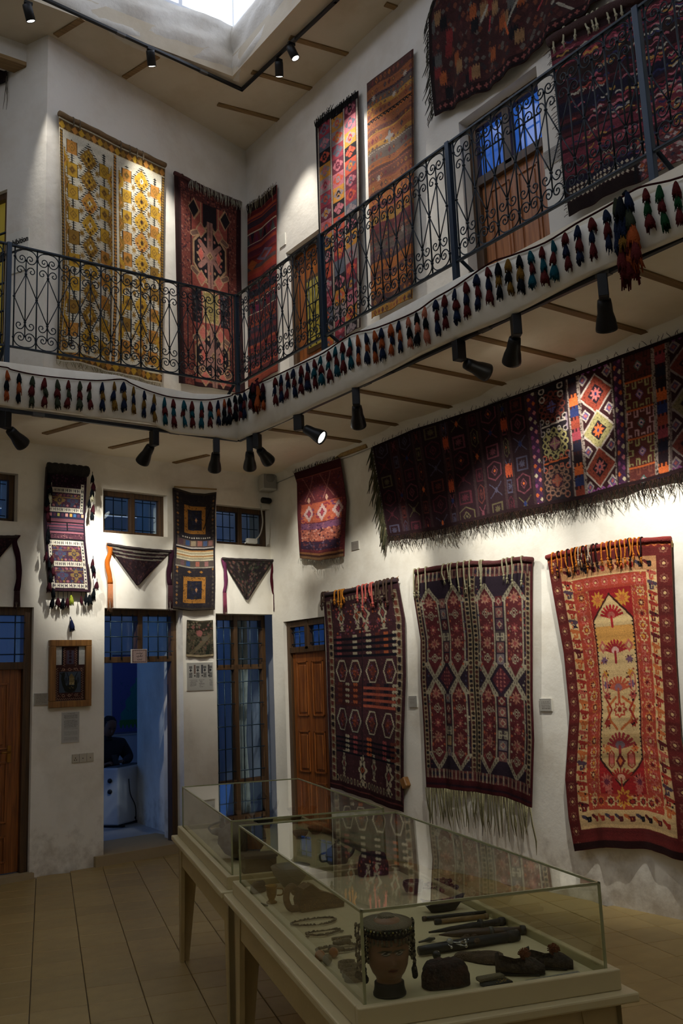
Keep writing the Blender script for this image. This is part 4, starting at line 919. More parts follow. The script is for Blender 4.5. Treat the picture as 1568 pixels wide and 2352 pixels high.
r_ = rug('wool_rug', 'dark purple brown rug with cream hexagons and striped bands, beside the corner door', 'rug', PR, [(742, 1365), (790, 1358), (860, 1342), (912, 1330)], [(758, 1808), (800, 1820), (860, 1842), (925, 1866)],
         [(748, 1450), (752, 1600), (756, 1700)], [(928, 1420), (930, 1550), (925, 1700)], c_hexrug(), .05, (.012, 2.2, 2), .0)
G = o_grid[r_.name]; roll(r_, G, .022, (52, 34, 36), PR)
cords(r_, G, [(.2, .08), (.25, .1), (.29, .13), (.32, .08)], (176, 112, 38), PR, .009); cords(r_, G, [(.52, .1), (.58, .2), (.62, .12), (.68, .1), (.7, .18)], (186, 92, 82), PR, .009); cords(r_, G, [(.01, .12), (.04, .08), (.76, .15), (.8, .16), (.86, .12), (.9, .2), (.96, .14)], (70, 54, 44), PR, .010)
fringe(r_, G, 'fringe', 't', 60, .04, [(70, 54, 44), (176, 112, 38), (150, 100, 90)], .003, .5, .8, PR, (0, 0, .5), 1, 6)

# ---------------- small crimson rug
def c_small():
    W, H = 80, 165; c = Cv(W, H, 90, 190, (100, 36, 40)); GR = (176, 140, 130)
    c.rect(0, 0, W, 16, (66, 20, 24)); c.rect(0, 15, W, 17, (140, 66, 50)); c.speck(4, 18, W, H - 14, 420, 1.5, [(124, 50, 46), (80, 34, 56), (136, 60, 50), (84, 30, 36)], 2)
    for x in (22, 54): c.poly([(x - 10, 18), (x, 42), (x - 8, 60)], 1.3, (150, 84, 76)); c.poly([(x + 8, 18), (x, 42), (x + 9, 60)], 1.3, (150, 84, 76))
    c.rect(8, 66, W - 6, 100, (168, 74, 46)); c.speck(8, 66, W - 6, 100, 60, 2.4, [(110, 52, 80), (180, 92, 56), (130, 40, 50)], 3)
    for x in (20, 44, 68): c.gem(x, 84, 8.6, 15, [GR, GR, (130, 46, 60), (160, 50, 60)], 1.3)
    for x in (20, 52): c.gem(x, 60, 2.5, 6, [(200, 150, 120)])
    c.rect(8, 102, W - 6, 112, (110, 62, 90)); c.speck(8, 102, W - 6, 112, 30, 1.6, [(150, 84, 96), (80, 40, 70)], 4)
    c.rect(8, 113, W - 6, 132, (160, 80, 60)); c.speck(8, 112, W - 6, 134, 110, 1.6, [(190, 130, 110), (90, 40, 50), (200, 110, 80), (60, 30, 40)], 5)
    c.rect(6, 134, W - 6, 148, (54, 34, 54)); c.speck(6, 134, W - 6, 148, 40, 1.7, [(110, 50, 50), (100, 80, 104)], 7)
    c.rect(0, H - 12, W, H - 8, (150, 92, 50)); c.rect(0, H - 8, W, H - 5, (70, 40, 30)); c.rect(0, H - 5, W, H, (130, 92, 56)); return c.worn(.06, .10, 9)
r_ = rug('wool_rug', 'small crimson rug with three pale lozenges, hung high above the corner door', 'rug', PR, [(675, 1087), (720, 1072), (780, 1052)], [(690, 1282), (740, 1288), (792, 1278)], [(682, 1110), (683, 1180)], [(795, 1150)], c_small(), .05, (.014, 1.5, 2), .03)
G = o_grid[r_.name]; fringe(r_, G, 'fringe', 't', 50, .035, [(40, 30, 26)], .003, .4, .5, PR, (0, 0, 1), 1, 3); fringe(r_, G, 'hem_fringe', 'b', 50, .045, [(150, 146, 130), (90, 84, 70)], .0025, .5, .5, PR, seed=5)
obj('hanging_batten', MB().bevbox((7.2, 0, 3.90), (8.1, .03, 3.94), .003, M=PR.M(0, 0, 0)).mesh('hanging_batten', MATS['pale batten']), r_)

# ---------------- long dark rug along the right wall
def c_long():
    W, H = 380, 98; c = Cv(W, H, 560, 150, (50, 20, 24)); R = random.Random(21); WH, OR, BL, RD, OL = (186, 168, 152), (214, 92, 34), (36, 46, 96), (150, 56, 36), (162, 148, 88)
    def strip(x0, x1, kind, s):
        c.rect(x0, 0, x1, H, (58, 24, 26) if kind != 'dark' else (42, 20, 26)); cx = (x0 + x1)/2; w = (x1 - x0)/2
        if kind == 'flame':
            for j, y in enumerate(np.arange(-2, H, 9)):
                k = [(40, 24, 30), OR, BL, RD, (150, 50, 60), (30, 26, 44)][(j + s) % 6]; m = (abs(c.X - cx) < w) & (c.Y > y + 2.5*(((c.X - x0)/1.6).astype(int) % 2)) & (c.Y < y + 9); c.put(m, k)
        elif kind == 'zig':
            c.rect(x0, 0, x1, H, (74, 34, 66)); c.zig(x0 + 1, 2, x0, H - 2, 8, w*1.6, 1.6, (50, 30, 70), True)
            for y in np.arange(4, H, 4): c.dia(cx + (w*.45 if int(y/4) % 2 else -w*.45), y, w*.4, 2, R.choice([(206, 110, 116), OR, (140, 60, 110), (196, 176, 140)]))
        elif kind == 'loz':
            for y, k in ((22, RD), (50, OL), (78, RD)):
                c.dia(cx, y, w + 1, 16, WH); c.dia(cx, y, w*.92, 14.6, k); c.grid(cx - w, y - 14, cx + w, y + 14, 3.2, 3.2, lambda x, yy, i, j: c.dia(x, yy, .7, .7, tuple(v*.7 for v in k)) if abs(x - cx)/w + abs(yy - y)/15 < .9 else None)
                c.dia(cx, y, w*.5, 8, (40, 26, 34)); c.star(cx, y, w*.36, (200, 96, 90) if k == RD else OR, 8, .45, 5.5); c.ell(cx, y, 1.2, 1.4, BL)
            for y in (8, 36, 64, 91):
                for sg in (-1, 1): c.dia(cx + sg*w*.72, y, w*.3, 5, WH); c.dia(cx + sg*w*.72, y, w*.2, 3.4, (96, 76, 120)); c.dia(cx + sg*w*.72, y, w*.1, 1.6, (200, 90, 80))
            for y in (3, H - 3): c.zig(x0, y - 1.5, x1, y, 5, 2.4, 1.6, (150, 70, 140))
        elif kind == 'curl':
            c.rect(x0, 0, x1, H, (34, 26, 32))
            for y, k, k2 in ((20, (120, 50, 40), (96, 90, 160)), (50, OL, (150, 90, 100)), (80, (130, 90, 70), (150, 70, 50))):
                for a in np.linspace(0, 2*pi, 13)[:-1]: c.ring(cx + w*.68*cos(a), y + 10.5*sin(a), 3, 2.7, .45, k if y != 20 else (120, 52, 40))
                c.star(cx, y, w*.55, k, 8, .7, 8.5); c.ell(cx, y, w*.38, 6, (60, 30, 40)); c.star(cx, y, w*.34, k2, 4, .55, 5.4); c.line(cx - w*.3, y, cx + w*.3, y, .8, k); c.line(cx, y - 5, cx, y + 5, .8, k)
            for y in (35, 65):
                c.line(x0 + 1, y, x1 - 1, y - 2, 1.2, WH if y == 35 else OR)
                for sg in (-1, 1):
                    for t in (-1, 1): c.ring(cx + sg*w*.75, y + t*5, 2.6, 2.4, .4, WH if y == 35 else (190, 90, 60)); c.ring(cx + sg*w*.35, y + t*3.4, 2, 1.9, .45, WH if y == 35 else (190, 90, 60)); c.dia(cx + sg*w*.9, y + t*3, w*.14, 4, (130, 110, 120))
            for sg in (-1, 1):
                for y in (5, 12, H - 6): c.ring(cx + sg*w*.6, y, 3, 2.8, .4, WH if y < 20 else (140, 80, 60))
        elif kind == 'key':
            c.rect(x0, 0, x1, H, (96, 40, 34))
            for n, y in enumerate(np.arange(12, H + 10, 21)):
                k = [(60, 34, 30), OL, (196, 140, 140), OL, (120, 60, 44)][n % 5]; yy = y - 10
                for t in (-1, 1):
                    for q in range(5): x = x0 + 2 + q*(2*w - 4)/4; c.poly([(x, yy + 10 + t*9), (x, yy + 10 + t*(5 if q % 2 else 8)), (x + (2*w - 4)/8, yy + 10 + t*(5 if q % 2 else 8)), (x + (2*w - 4)/8, yy + 10 + t*9)], 1, k)
                for sg in (-1, 1): c.poly([(cx + sg*w*.88, yy + 3), (cx + sg*w*.88, yy + 8), (cx + sg*w*.6, yy + 8), (cx + sg*w*.6, yy + 12), (cx + sg*w*.88, yy + 12), (cx + sg*w*.88, yy + 17)], 1, k)
                c.gem(cx, yy + 10, 3.2, 4, [(130, 90, 140) if n % 2 else (80, 110, 100), (200, 150, 150), BL]); c.rect(x0, yy + 20, x1, yy + 21.4, OR)
        else:
            for j, y in enumerate(np.arange(8, H, 17)):
                k = R.choice([(96, 40, 34), (70, 64, 84), (90, 78, 50), (84, 30, 40), (110, 50, 60)])
                if (j + s) % 3 == 0: c.hexo(cx, y, w*.7, 9, 4, 1, k); c.gem(cx, y, w*.35, 5, [k, (40, 24, 30), OR if R.random() < .3 else k])
                elif (j + s) % 3 == 1: c.line(cx - w*.6, y - 6, cx + w*.6, y + 6, .9, k); c.line(cx - w*.6, y + 6, cx + w*.6, y - 6, .9, k); c.dia(cx, y, 2, 3, R.choice([OR, BL, k]))
                else: c.rect(cx - w*.6, y - 6, cx + w*.6, y + 6, k); c.rect(cx - w*.45, y - 4.6, cx + w*.45, y + 4.6, (44, 22, 28)); c.star(cx, y, w*.36, k, 8, .5, 3.6)
        for x in (x0, x1 - 1.4): c.rect(x, 0, x + 1.4, H, (150, 130, 116) if kind in ('flame', 'loz', 'key') else (60, 36, 40)); c.speck(x, 0, x + 1.4, H, 50, .6, [(60, 44, 40)], int(x))
    strip(0, 24, 'dark', 0); strip(24, 34, 'zigd', 1)
    x = 34; s = 0
    for wd, kd in ((22, 'dark'), (10, 'dark'), (26, 'dark'), (8, 'flamed'), (24, 'dark'), (12, 'dark'), (24, 'dark'), (8, 'flamed'), (20, 'dark'), (10, 'zig'), (30, 'curl'), (10, 'flame'), (30, 'loz'), (9, 'zig'), (24, 'key'), (11, 'flame'), (34, 'loz2')):
        strip(x, x + wd, {'flamed': 'dark', 'loz2': 'loz'}.get(kd, kd), s)
        if kd == 'flamed':
            for y in (22, 62): c.put((abs(c.X - x - wd/2) < wd/2.4) & (abs(c.Y - y) < 4 + 2*(((c.X - x)/1.4).astype(int) % 2)), (190, 70, 34))
        if kd == 'loz2': m = (c.X >= x) & (c.X < x + wd); c.C[m] = c.C[m]*.62 + np.array((50, 26, 34))*.3
        x += wd; s += 1
    strip(x, W, 'dark', 3)
    c.rect(0, 0, W, 3, (40, 20, 22)); c.rect(0, H - 3, W, H, (38, 18, 20)); return c.worn(.03, .12, 12)
r_ = rug('long_rug', 'very long dark red rug hung sideways below the balcony, with flame and lozenge strips', 'rug', PR, [(855, 1026), (950, 986), (1100, 938), (1250, 884), (1400, 825), (1568, 764), (1760, 690)], [(891, 1232), (1000, 1218), (1160, 1180), (1330, 1148), (1568, 1085), (1760, 1045)],
         [(866, 1090), (880, 1170)], [], c_long(), .05, (.010, 7, 1), .01)
G = o_grid[r_.name]; fringe(r_, G, 'hem_fringe', 'b', 620, .075, [(40, 26, 22), (56, 36, 28), (30, 22, 20)], .0026, .75, .5, PR, seed=8); fringe(r_, G, 'top_fringe', 't', 90, .03, [(40, 26, 22)], .0022, .6, .6, PR, (0, 0, 1), seed=9)
fringe(r_, G, 'side_fringe', 'l', 60, .20, [(70, 70, 50), (52, 50, 36), (90, 84, 60)], .0055, .35, .2, PR, (0, .35, -.9), clump=2, seed=10)

# ---------------- upper floor: yellow and cream kilim
def c_yellow():
    W, H = 155, 320; c = Cv(W, H, 190, 400, (206, 196, 170)); YL, OC, BR, OR = (196, 146, 30), (150, 108, 34), (104, 70, 30), (196, 126, 44); R = random.Random(5)
    def sq(x, y, s=1): k = R.choice([YL, YL, OR, OC]); c.rect(x - 6.6*s, y - 9, x + 6.6*s, y + 9, k); c.rect(x - 7.4*s, y - 9, x - 6.4*s, y + 9, BLK); c.rect(x + 6.4*s, y - 9, x + 7.4*s, y + 9, BLK); c.gem(x, y, 5*s, 6.5, [OC, BR if R.random() < .6 else k, OC])
    def stem(x, y0, y1):
        c.line(x, y0, x, y1, 1.3, BLK)
        for y in np.arange(y0 + 2, y1 - 1, 3.2): c.line(x - 2.4, y, x + 2.4, y, 1, BLK)
    def med(x, y, rx=12, ry=17):
        c.comb(x, y, rx, ry, .34, 3, BLK); c.dia(x, y, rx, ry, R.choice([OC, YL, OR]), 1.6); c.grid(x - rx, y - ry, x + rx, y + ry, 3.6, 4.4, lambda a, b, i, j: c.dia(a, b, 1.6, 2, BR if (i + j) % 2 else YL) if abs(a - x)/rx + abs(b - y)/ry < .9 else None)
        k = R.random(); c.gem(x, y, rx*.45, ry*.42, [YL, (210, 200, 176) if k < .5 else BR, BLK if k > .4 else BR], 1)
    def hm(x, y, s):
        c.comb(x, y, 9, 15, .3, 3, OC); c.dia(x, y, 9, 15, R.choice([OC, YL]), 1.6); c.gem(x, y, 5, 8, [OR, BR, YL], 1)
    for half, x0 in enumerate((6, 84)):
        w = 66; a, b_, d_ = x0 + 11, x0 + 33, x0 + 55
        stem(a, 28, H - 20); stem(d_, 28, H - 20)
        for k, y in enumerate(np.arange(38 if half == 0 else 34, H - 22, 30)):
            sq(a, y + (0 if half == 0 else 8)); sq(d_, y + 14)
            if y + 8 < H - 24: med(b_, y + 8); c.zig(b_ - 2, y + 24, b_, min(y + 32, H - 20), 3, 2, 2.6, YL, True); c.line(b_, y + 24, b_, y + 30, 2, OR); c.line(b_ - 2.4, y + 23, b_ - 2.4, y + 31, 1, BLK); c.line(b_ + 2.4, y + 23, b_ + 2.4, y + 31, 1, BLK)
            for xx in (x0 + 21, x0 + 45): c.star(xx, y + 22, 4, R.choice([OC, (170, 130, 60)]), 8, .4, 6)
            for xx in (x0 - 1, x0 + 67): c.save = c.X; m = (c.X > x0 - 1) & (c.X < x0 + 67); k0 = c.C.copy(); hm(xx, y + 20, 1); c.C[~m] = k0[~m]
    for x in (75, 79.5): c.rect(x - 1.6, 20, x - .6, H - 14, CRM)
    c.rect(76, 20, 80, H - 14, (40, 30, 24))
    for y in np.arange(22, H - 14, 4.4): c.dia(78, y, 2, 2.2, OR)
    for x in (2, W - 3.4): c.rect(x - 1.6, 18, x + 2.6, H - 14, (60, 44, 30)); [c.dia(x + .5, y, 1.8, 2, OC) for y in np.arange(20, H - 14, 4)]
    for y0 in (8, H - 14):
        c.rect(0, y0, W, y0 + 12, BR); [c.dia(x, y0 + 6, 4.4, 6, [YL, OC, OR][i % 3]) or c.dia(x, y0 + 6, 1.6, 2.4, BLK) for i, x in enumerate(np.arange(4, W, 8.6))]
        c.rect(0, y0 + (11 if y0 < 20 else 0), W, y0 + (12.4 if y0 < 20 else 1.2), CRM)
    c.rect(0, 0, W, 8, (112, 92, 62)); c.rect(0, 2, W, 3.5, (196, 184, 150)); c.rect(0, 5.4, W, 6.6, (196, 184, 150)); return c.worn(.05, .07, 3)
r_ = rug('kilim', 'tall yellow and cream kilim with stepped medallions, hung on the upper back wall', 'rug', PU, [(136, 258), (200, 290), (300, 340), (380, 378)], [(130, 828), (190, 838), (280, 862), (372, 882)], [(140, 450), (142, 650)], [(376, 600)], c_yellow(), .06, (.018, 2.2, 3.6), .02)
G = o_grid[r_.name]; roll(r_, G, .03, (112, 88, 58), PU); cords(r_, G, [(u, .10) for u in (.12, .17, .55, .63, .70, .76)], (96, 84, 66), PU, .008, 0, 'tie_cord', False)
fringe(r_, G, 'fringe', 'b', 60, .05, [(120, 110, 80), (150, 140, 110)], .003, .6, .6, PU, seed=3)

# ---------------- upper floor: pink and black medallion rug
def c_pink():
    W, H = 118, 300; SA, BK, CR, PK, WN, DK = (150, 66, 54), (34, 28, 32), (176, 136, 96), (190, 96, 80), (92, 40, 38), (52, 26, 28)
    c = Cv(W, H, 150, 370, DK); R = random.Random(2)
    for x0 in (7, W - 26): c.rect(x0, 12, x0 + 19, H, (118, 54, 44)); c.speck(x0, 12, x0 + 19, H, 420, 1.5, [WN, (140, 76, 58), (60, 34, 40), (150, 96, 76)], int(x0))
    c.rect(7, 12, 9, H, DK); c.rect(W - 9, 12, W - 7, H, DK); c.rect(25, 12, 27, H, DK); c.rect(W - 27, 12, W - 25, H, DK)
    c.rect(8, 8, W - 8, 26, (92, 42, 38)); c.speck(8, 8, W - 8, 26, 200, 1.5, [DK, (140, 72, 56), (76, 44, 48)], 5)
    c.rect(27, 26, W - 27, H - 6, SA); cx = W/2
    for s in (-1, 1):
        c.dia(cx + s*27, 40, 11, 17, CR); c.dia(cx + s*28, 40, 9, 14, BK)
    c.rect(cx - 16, 26, cx + 16, 70, CR); c.rect(cx - 14, 26, cx + 14, 74, SA); c.rect(cx - 12, 26, cx + 12, 74, BK)
    def med(cy, hh, inn):
        c.hexx(cx, cy, 31, hh, 34, (120, 84, 60)); c.hexx(cx, cy, 29.6, hh - 2, 33, CR); c.hexx(cx, cy, 27, hh - 5, 32, BK)
        for s in (-1, 1):
            for t in (-1, 1):
                x, y = cx + s*14, cy + t*(hh*.62)
                c.line(cx + s*30, cy + t*hh*.50, cx + s*10, cy + t*hh*.72, 9, CR); c.line(cx + s*30, cy + t*hh*.50, cx + s*10, cy + t*hh*.72, 6, (116, 84, 70)); c.dia(x + s*1, y + t*4, 9, 13, CR); c.dia(x + s, y + t*4, 7, 10.4, PK)
        if inn:
            c.rect(cx - 4.6, cy - hh, cx + 4.6, cy + hh, (156, 108, 92)); c.rect(cx - 1, cy - hh, cx + 1, cy + hh, (110, 70, 66))
            for s in (-1, 1):
                for t in (-1, 1): c.line(cx, cy, cx + s*17, cy + t*18, 7, (158, 108, 94)); c.dia(cx + s*15, cy, 6.5, 11, (190, 110, 92)); c.dia(cx + s*15, cy, 4, 8, (206, 92, 76))
            c.dia(cx, cy, 12, 15, (150, 104, 92)); c.gem(cx, cy, 6, 7, [CR, (110, 80, 50), CR])
            for a in np.linspace(0, 2*pi, 17): c.ell(cx + 21*cos(a), cy + 26*sin(a), 1.7, 2.2, R.choice([PK, CR, (190, 120, 104)]))
    med(104, 52, True)
    c.rect(cx - 14, 158, cx + 14, 206, CR); c.rect(cx - 12, 160, cx + 12, 204, (150, 130, 70)); c.speck(cx - 11, 160, cx + 11, 204, 46, 1.4, [(200, 180, 110), (110, 84, 50)], 8)
    for s in (-1, 1): c.rect(cx + s*24 - 8, 156, cx + s*24 + 8, 208, BK); c.speck(cx + s*24 - 7, 156, cx + s*24 + 7, 208, 46, 1.6, [(90, 84, 80), (130, 70, 60), (60, 60, 70)], int(5 + s))
    med(254, 46, True); c.rect(0, 0, W, 8, (60, 28, 28)); c.rect(0, 0, 6, H, (40, 22, 20)); return c.worn(.05, .10, 4)
r_ = rug('medallion_rug', 'tall dusty pink and black medallion rug, second from the left on the upper back wall', 'rug', PU, [(400, 396), (430, 412), (500, 446), (553, 466)], [(410, 880), (480, 892), (562, 905)], [(404, 600)], [(553, 600), (558, 800)], c_pink(), .06, (.014, 1.6, 1), .02)
G = o_grid[r_.name]; roll(r_, G, .024, (70, 34, 32), PU); cords(r_, G, [(u, .02) for u in (.1, .3)], (70, 50, 40), PU, .008, 0, 'tie_cord', False)
fringe(r_, G, 'fringe', 't', 90, .10, [(186, 180, 160), (150, 144, 126)], .003, .4, .15, PU, (0, 0, -1), 2, 7, out=.03, u0=.2)
# ---------------- upper floor: red kilim in the corner
def c_red():
    W, H = 78, 270; c = Cv(W, H, 80, 330, (124, 34, 32)); R = random.Random(9); y = 14
    while y < H:
        h = R.choice([1.5, 3, 4, 6, 9]); c.rect(0, y, W, y + h, R.choice([(140, 40, 30), (96, 30, 44), (158, 62, 30), (60, 40, 50), (116, 30, 32), (150, 50, 30), (80, 60, 60)] if y < 110 else [(96, 30, 32), (50, 34, 44), (120, 46, 30), (40, 30, 40), (90, 36, 36), (140, 56, 34)])); y += h
    for yb in (46, 150):
        c.rect(0, yb, W, yb + 16, (108, 34, 38)); c.rect(0, yb - 1, W, yb, CRM); c.rect(0, yb + 16, W, yb + 17, CRM)
        for i, x in enumerate(np.arange(4, W, 11)): m = (c.Y > yb) & (c.Y < yb + 16) & (abs(c.X - x) < 5.5*(1 - (c.Y - yb)/16 if i % 2 else (c.Y - yb)/16)); c.put(m, [(70, 74, 70), (40, 26, 40), (104, 30, 64)][i % 3])
    c.dia(48, 88, 22, 9, (110, 90, 110)); c.dia(48, 88, 12, 5, (140, 60, 50)); c.dia(14, 94, 14, 8, (176, 78, 26))
    for yb in (118, 176, 222): c.zig(0, yb, W, yb, 8, 5, 2.4, (150, 60, 34)); c.grid(0, yb + 8, W, yb + 18, 8, 9, lambda x, y, i, j: c.gem(x, y, 3.4, 4, [(54, 50, 60), (130, 40, 40)]))
    c.rect(0, 0, W, 13, (44, 28, 26)); return c.worn(.10, .06, 6)
r_ = rug('kilim', 'narrow red banded kilim right in the upper corner, left of the wooden door', 'rug', PR, [(568, 474), (600, 455), (635, 424)], [(571, 890), (600, 876), (637, 852)], [], [(634, 600)], c_red(), .04, (.01, 1.5, 0), .01)
G = o_grid[r_.name]; fringe(r_, G, 'fringe', 't', 40, .13, [(60, 50, 36), (150, 140, 110)], .003, .5, .2, PR, (0, 0, -1), 2, 7, out=.03); fringe(r_, G, 'top_fringe', 't', 40, .04, [(50, 40, 30)], .003, .5, .5, PR, (0, 0, 1), 1, 8)
# ---------------- upper floor: narrow kilim of coloured squares
def c_squares():
    W, H = 70, 330; c = Cv(W, H, 84, 400, (70, 50, 44)); R = random.Random(14)
    PAL = [(150, 46, 58), (200, 74, 46), (196, 126, 36), (88, 92, 104), (104, 36, 52), (140, 120, 120), (34, 30, 34), (186, 96, 104)]
    for i in range(3):
        x0 = 6 + i*21
        for j in range(-1, 16):
            y0 = 10 + j*20.5 - i*1 + (5 if i == 1 else 0); k = PAL[(j*3 + i*2 + (j // 3)) % 8]; c.rect(x0, y0, x0 + 18, y0 + 20.5, k)
            k2 = PAL[(j*3 + i*2 + 3 + j % 2) % 8]; k3 = PAL[(j + i*5 + 4) % 8]
            c.dia(x0 + 9, y0 + 10, 8, 9.5, k2, 1.6); c.dia(x0 + 9, y0 + 10, 4.6, 5.6, k3, 1.6); c.dia(x0 + 9, y0 + 10, 1.8, 2.2, k2)
            for s in (-1, 1): c.line(x0 + 9, y0 + 10, x0 + 9 + s*6, y0 + 16, 1.1, k); c.line(x0 + 9 + s*3, y0 + 4, x0 + 9 + s*3, y0 + 8, 1, k)
        c.rect(x0 - 2.4, 4, x0 - .2, H, (176, 160, 140))
    c.rect(67, 4, 69, H, (176, 160, 140)); c.rect(0, 0, 3, H, (30, 26, 28)); c.rect(0, 0, W, 10, (34, 28, 28)); return c.worn(.06, .07, 1)
r_ = rug('kilim', 'narrow kilim of bright coloured squares in three columns, on the upper right wall', 'rug', PR, [(724, 282), (750, 262), (822, 208)], [(742, 806), (790, 780), (829, 752)], [(729, 420)], [(826, 400)], c_squares(), .05, (.008, 1.2, 0), .03)
G = o_grid[r_.name]; fringe(r_, G, 'fringe', 't', 46, .11, [(30, 28, 26)], .004, .5, .3, PR, (0, 0, -1), 2, 7, out=.02); fringe(r_, G, 'top_fringe', 't', 20, .05, [(30, 28, 26)], .004, .5, .9, PR, (0, 0, 1), 1, 8, u1=.4)
# ---------------- upper floor: orange striped kilim
def c_stripe():
    W, H = 100, 340; c = Cv(W, H, 110, 400, (92, 56, 46)); R = random.Random(10); y = 0
    P_ = [(92, 58, 50), (112, 66, 54), (176, 96, 36), (84, 60, 64), (130, 66, 52), (150, 84, 46), (100, 84, 74), (118, 48, 52), (170, 118, 44)]
    while y < H:
        h = R.choice([2, 4, 7, 10, 14]); k = R.choice(P_); c.put((c.Y + 2*np.sin(c.X/13) >= y) & (c.Y + 2*np.sin(c.X/13) < y + h), k)
        if h >= 7: c.grid(0, y, W, y + h, 9, h, lambda a, b, i, j: c.gem(a, b, 3.2, h*.34, [R.choice(P_), R.choice(P_)]) if R.random() < .75 else None)
        elif h == 4: c.zig(0, y + 1, W, y, 5, 2, .9, R.choice([(190, 170, 140), (40, 30, 30), (180, 90, 50)]))
        y += h
    c.zig(0, 62, W, 62, 7, 3, 2.2, (26, 24, 26)); c.rect(0, 60, W, 61.5, (26, 24, 26)); c.star(50, 100, 9, (150, 140, 130), 4, .4)
    for x, y in ((16, 30), (60, 44), (84, 26), (26, 150), (58, 168), (80, 240)): c.star(x, y, 5, (170, 150, 130), 8, .4)
    c.rect(W - 2, 0, W, H, (60, 28, 24)); return c.worn(.09, .09, 2)
r_ = rug('kilim', 'broad orange and brown striped kilim, right of the kilim of squares on the upper wall', 'rug', PR, [(842, 192), (900, 148), (948, 112)], [(856, 733), (900, 712), (949, 686)], [(846, 400)], [(950, 400)], c_stripe(), .05, (.010, 1.2, 0), .03)
# ---------------- upper floor: big dark rug hung sideways at the top
def c_topdark():
    W, H = 250, 120; c = Cv(W, H, 280, 150, (62, 32, 30)); R = random.Random(12)
    c.speck(0, 0, W, H, 700, 3, [(80, 40, 34), (50, 40, 40), (110, 56, 34), (70, 30, 30), (90, 80, 70)], 3)
    for i in range(46):
        x, y = R.uniform(5, W), R.uniform(5, H - 16); k = R.choice([(156, 74, 32), (120, 36, 34), (84, 82, 76), (28, 26, 28), (140, 100, 60)])
        m = (abs(c.X - x) < 5) & (abs(c.Y - y) < 4 + 4*abs(np.sin((c.X - x)*.9))); c.put(m, k)
    for i in range(16): x = R.uniform(90, W); y = R.uniform(5, H - 20); c.line(x, y, x + R.uniform(-20, 20), y + R.uniform(10, 20), 2.6, R.choice([(200, 84, 34), (150, 140, 120), (160, 50, 50)]))
    c.rect(0, H - 11, W, H, (40, 22, 22)); [c.star(x, H - 6, 3, (130, 66, 58), 4, .4) for x in np.arange(4, W, 8)]; c.rect(0, H - 3, W, H, (26, 18, 18)); c.rect(0, 0, 6, H, (36, 24, 22)); return c.worn(.06, .1, 5)
r_ = rug('hanging_rug', 'big dark rug hung sideways at the top right, above the upper door', 'rug', PR, [(1000, -8), (1100, -70), (1400, -270)], [(1000, 268), (1060, 240), (1150, 190), (1230, 120), (1300, 60), (1400, -8)], [(985, 40), (986, 150)], [], c_topdark(), .06, (.025, 4, 1), .02)
G = o_grid[r_.name]; fringe(r_, G, 'fringe', 'l', 60, .11, [(50, 48, 40), (36, 34, 30), (90, 84, 70)], .004, .5, .3, PR, (0, .5, -.8), 2, 6)
# ---------------- upper floor: dark shaggy banded rug at the right
def c_shag():
    W, H = 190, 250; c = Cv(W, H, 230, 320, (48, 28, 28)); R = random.Random(31); y = 14
    while y < H - 30:
        h = R.choice([3, 5, 9, 14]); k = R.choice([(44, 30, 30), (56, 28, 34), (34, 30, 48), (86, 36, 40), (50, 34, 30), (120, 46, 58)]); c.put((c.Y - 8*np.sin(c.X/60) > y) & (c.Y - 8*np.sin(c.X/60) < y + h), k); y += h
    for i in range(520):
        x, y = R.uniform(10, W), R.uniform(16, H - 40); f = x/W; k = R.choice([(150, 50, 66), (170, 66, 50), (176, 130, 56), (170, 160, 140), (48, 50, 90), (180, 90, 100)])
        if R.random() > .25 + .8*f: continue
        c.put((abs(c.Y - y - 1.5*np.sin(c.X*.6)) < R.uniform(.8, 1.8)) & (abs(c.X - x) < R.uniform(3, 9)), k)
    for (x, y) in ((28, 90), (60, 70), (40, 150), (90, 120), (130, 100), (56, 190)): c.zig(x - 7, y, x + 7, y, 5, 4, 1.3, (186, 174, 140))
    for yy in (H - 34, H - 28, H - 20): [c.dia(x, yy, 2, 2.6, (190, 170, 140)) for x in np.arange(6, 86, 5)]
    c.rect(0, H - 16, 86, H, (40, 26, 24)); c.put((c.X > 88) & (c.Y > H - 44), (110, 60, 60)); c.speck(88, H - 46, W, H, 260, 2.4, [(180, 160, 150), (150, 50, 50), (60, 60, 76), (180, 84, 40), (190, 110, 110)], 5)
    c.rect(0, 0, W, 14, (44, 24, 22)); c.rect(82, 0, 84, H, (30, 30, 30)); return c.worn(.08, .16, 8)
r_ = rug('hanging_rug', 'large dark rug with pink and ochre shaggy bands behind the right end of the railing', 'rug', PR, [(1262, 95), (1320, 60), (1400, 20), (1568, -60), (1700, -130)], [(1308, 498), (1400, 452), (1568, 372), (1700, 310)], [(1272, 180), (1290, 350)], [], c_shag(), .07, (.014, 3, 1), .02)
G = o_grid[r_.name]; roll(r_, G, .045, (54, 28, 24), PR); cords(r_, G, [(u, .1) for u in (.04, .1, .17, .24, .27, .30, .36, .40, .44)], (176, 168, 140), PR, .008, .01, top=.03); fringe(r_, G, 'side_fringe', 'l', 60, .03, [(70, 60, 50)], .003, .6, .8, PR, (0, 1, -.3), 1, 4)
# ---------------- dark rug corner on the passage wall at the left edge
def c_dark(): return Cv(100, 60, 20, 14, (46, 34, 34)).worn(.1, .1, 1)
a_, z_ = PS.px(14, 178); r_ = rug('dark_hanging', 'corner of a dark hanging with long cords at the left edge, below the timber beam', 'textile', PS, [(15, 163), (-60, 120)], [(17, 186), (-60, 215)], [], [], c_dark(), .03, (.005, 1, 0)); G = o_grid[r_.name]
fringe(r_, G, 'side_cords', 'l', 6, .3, [(70, 60, 50), (110, 100, 84)], .004, .5, .1, PS, (0, 0, -1), 1, 4)

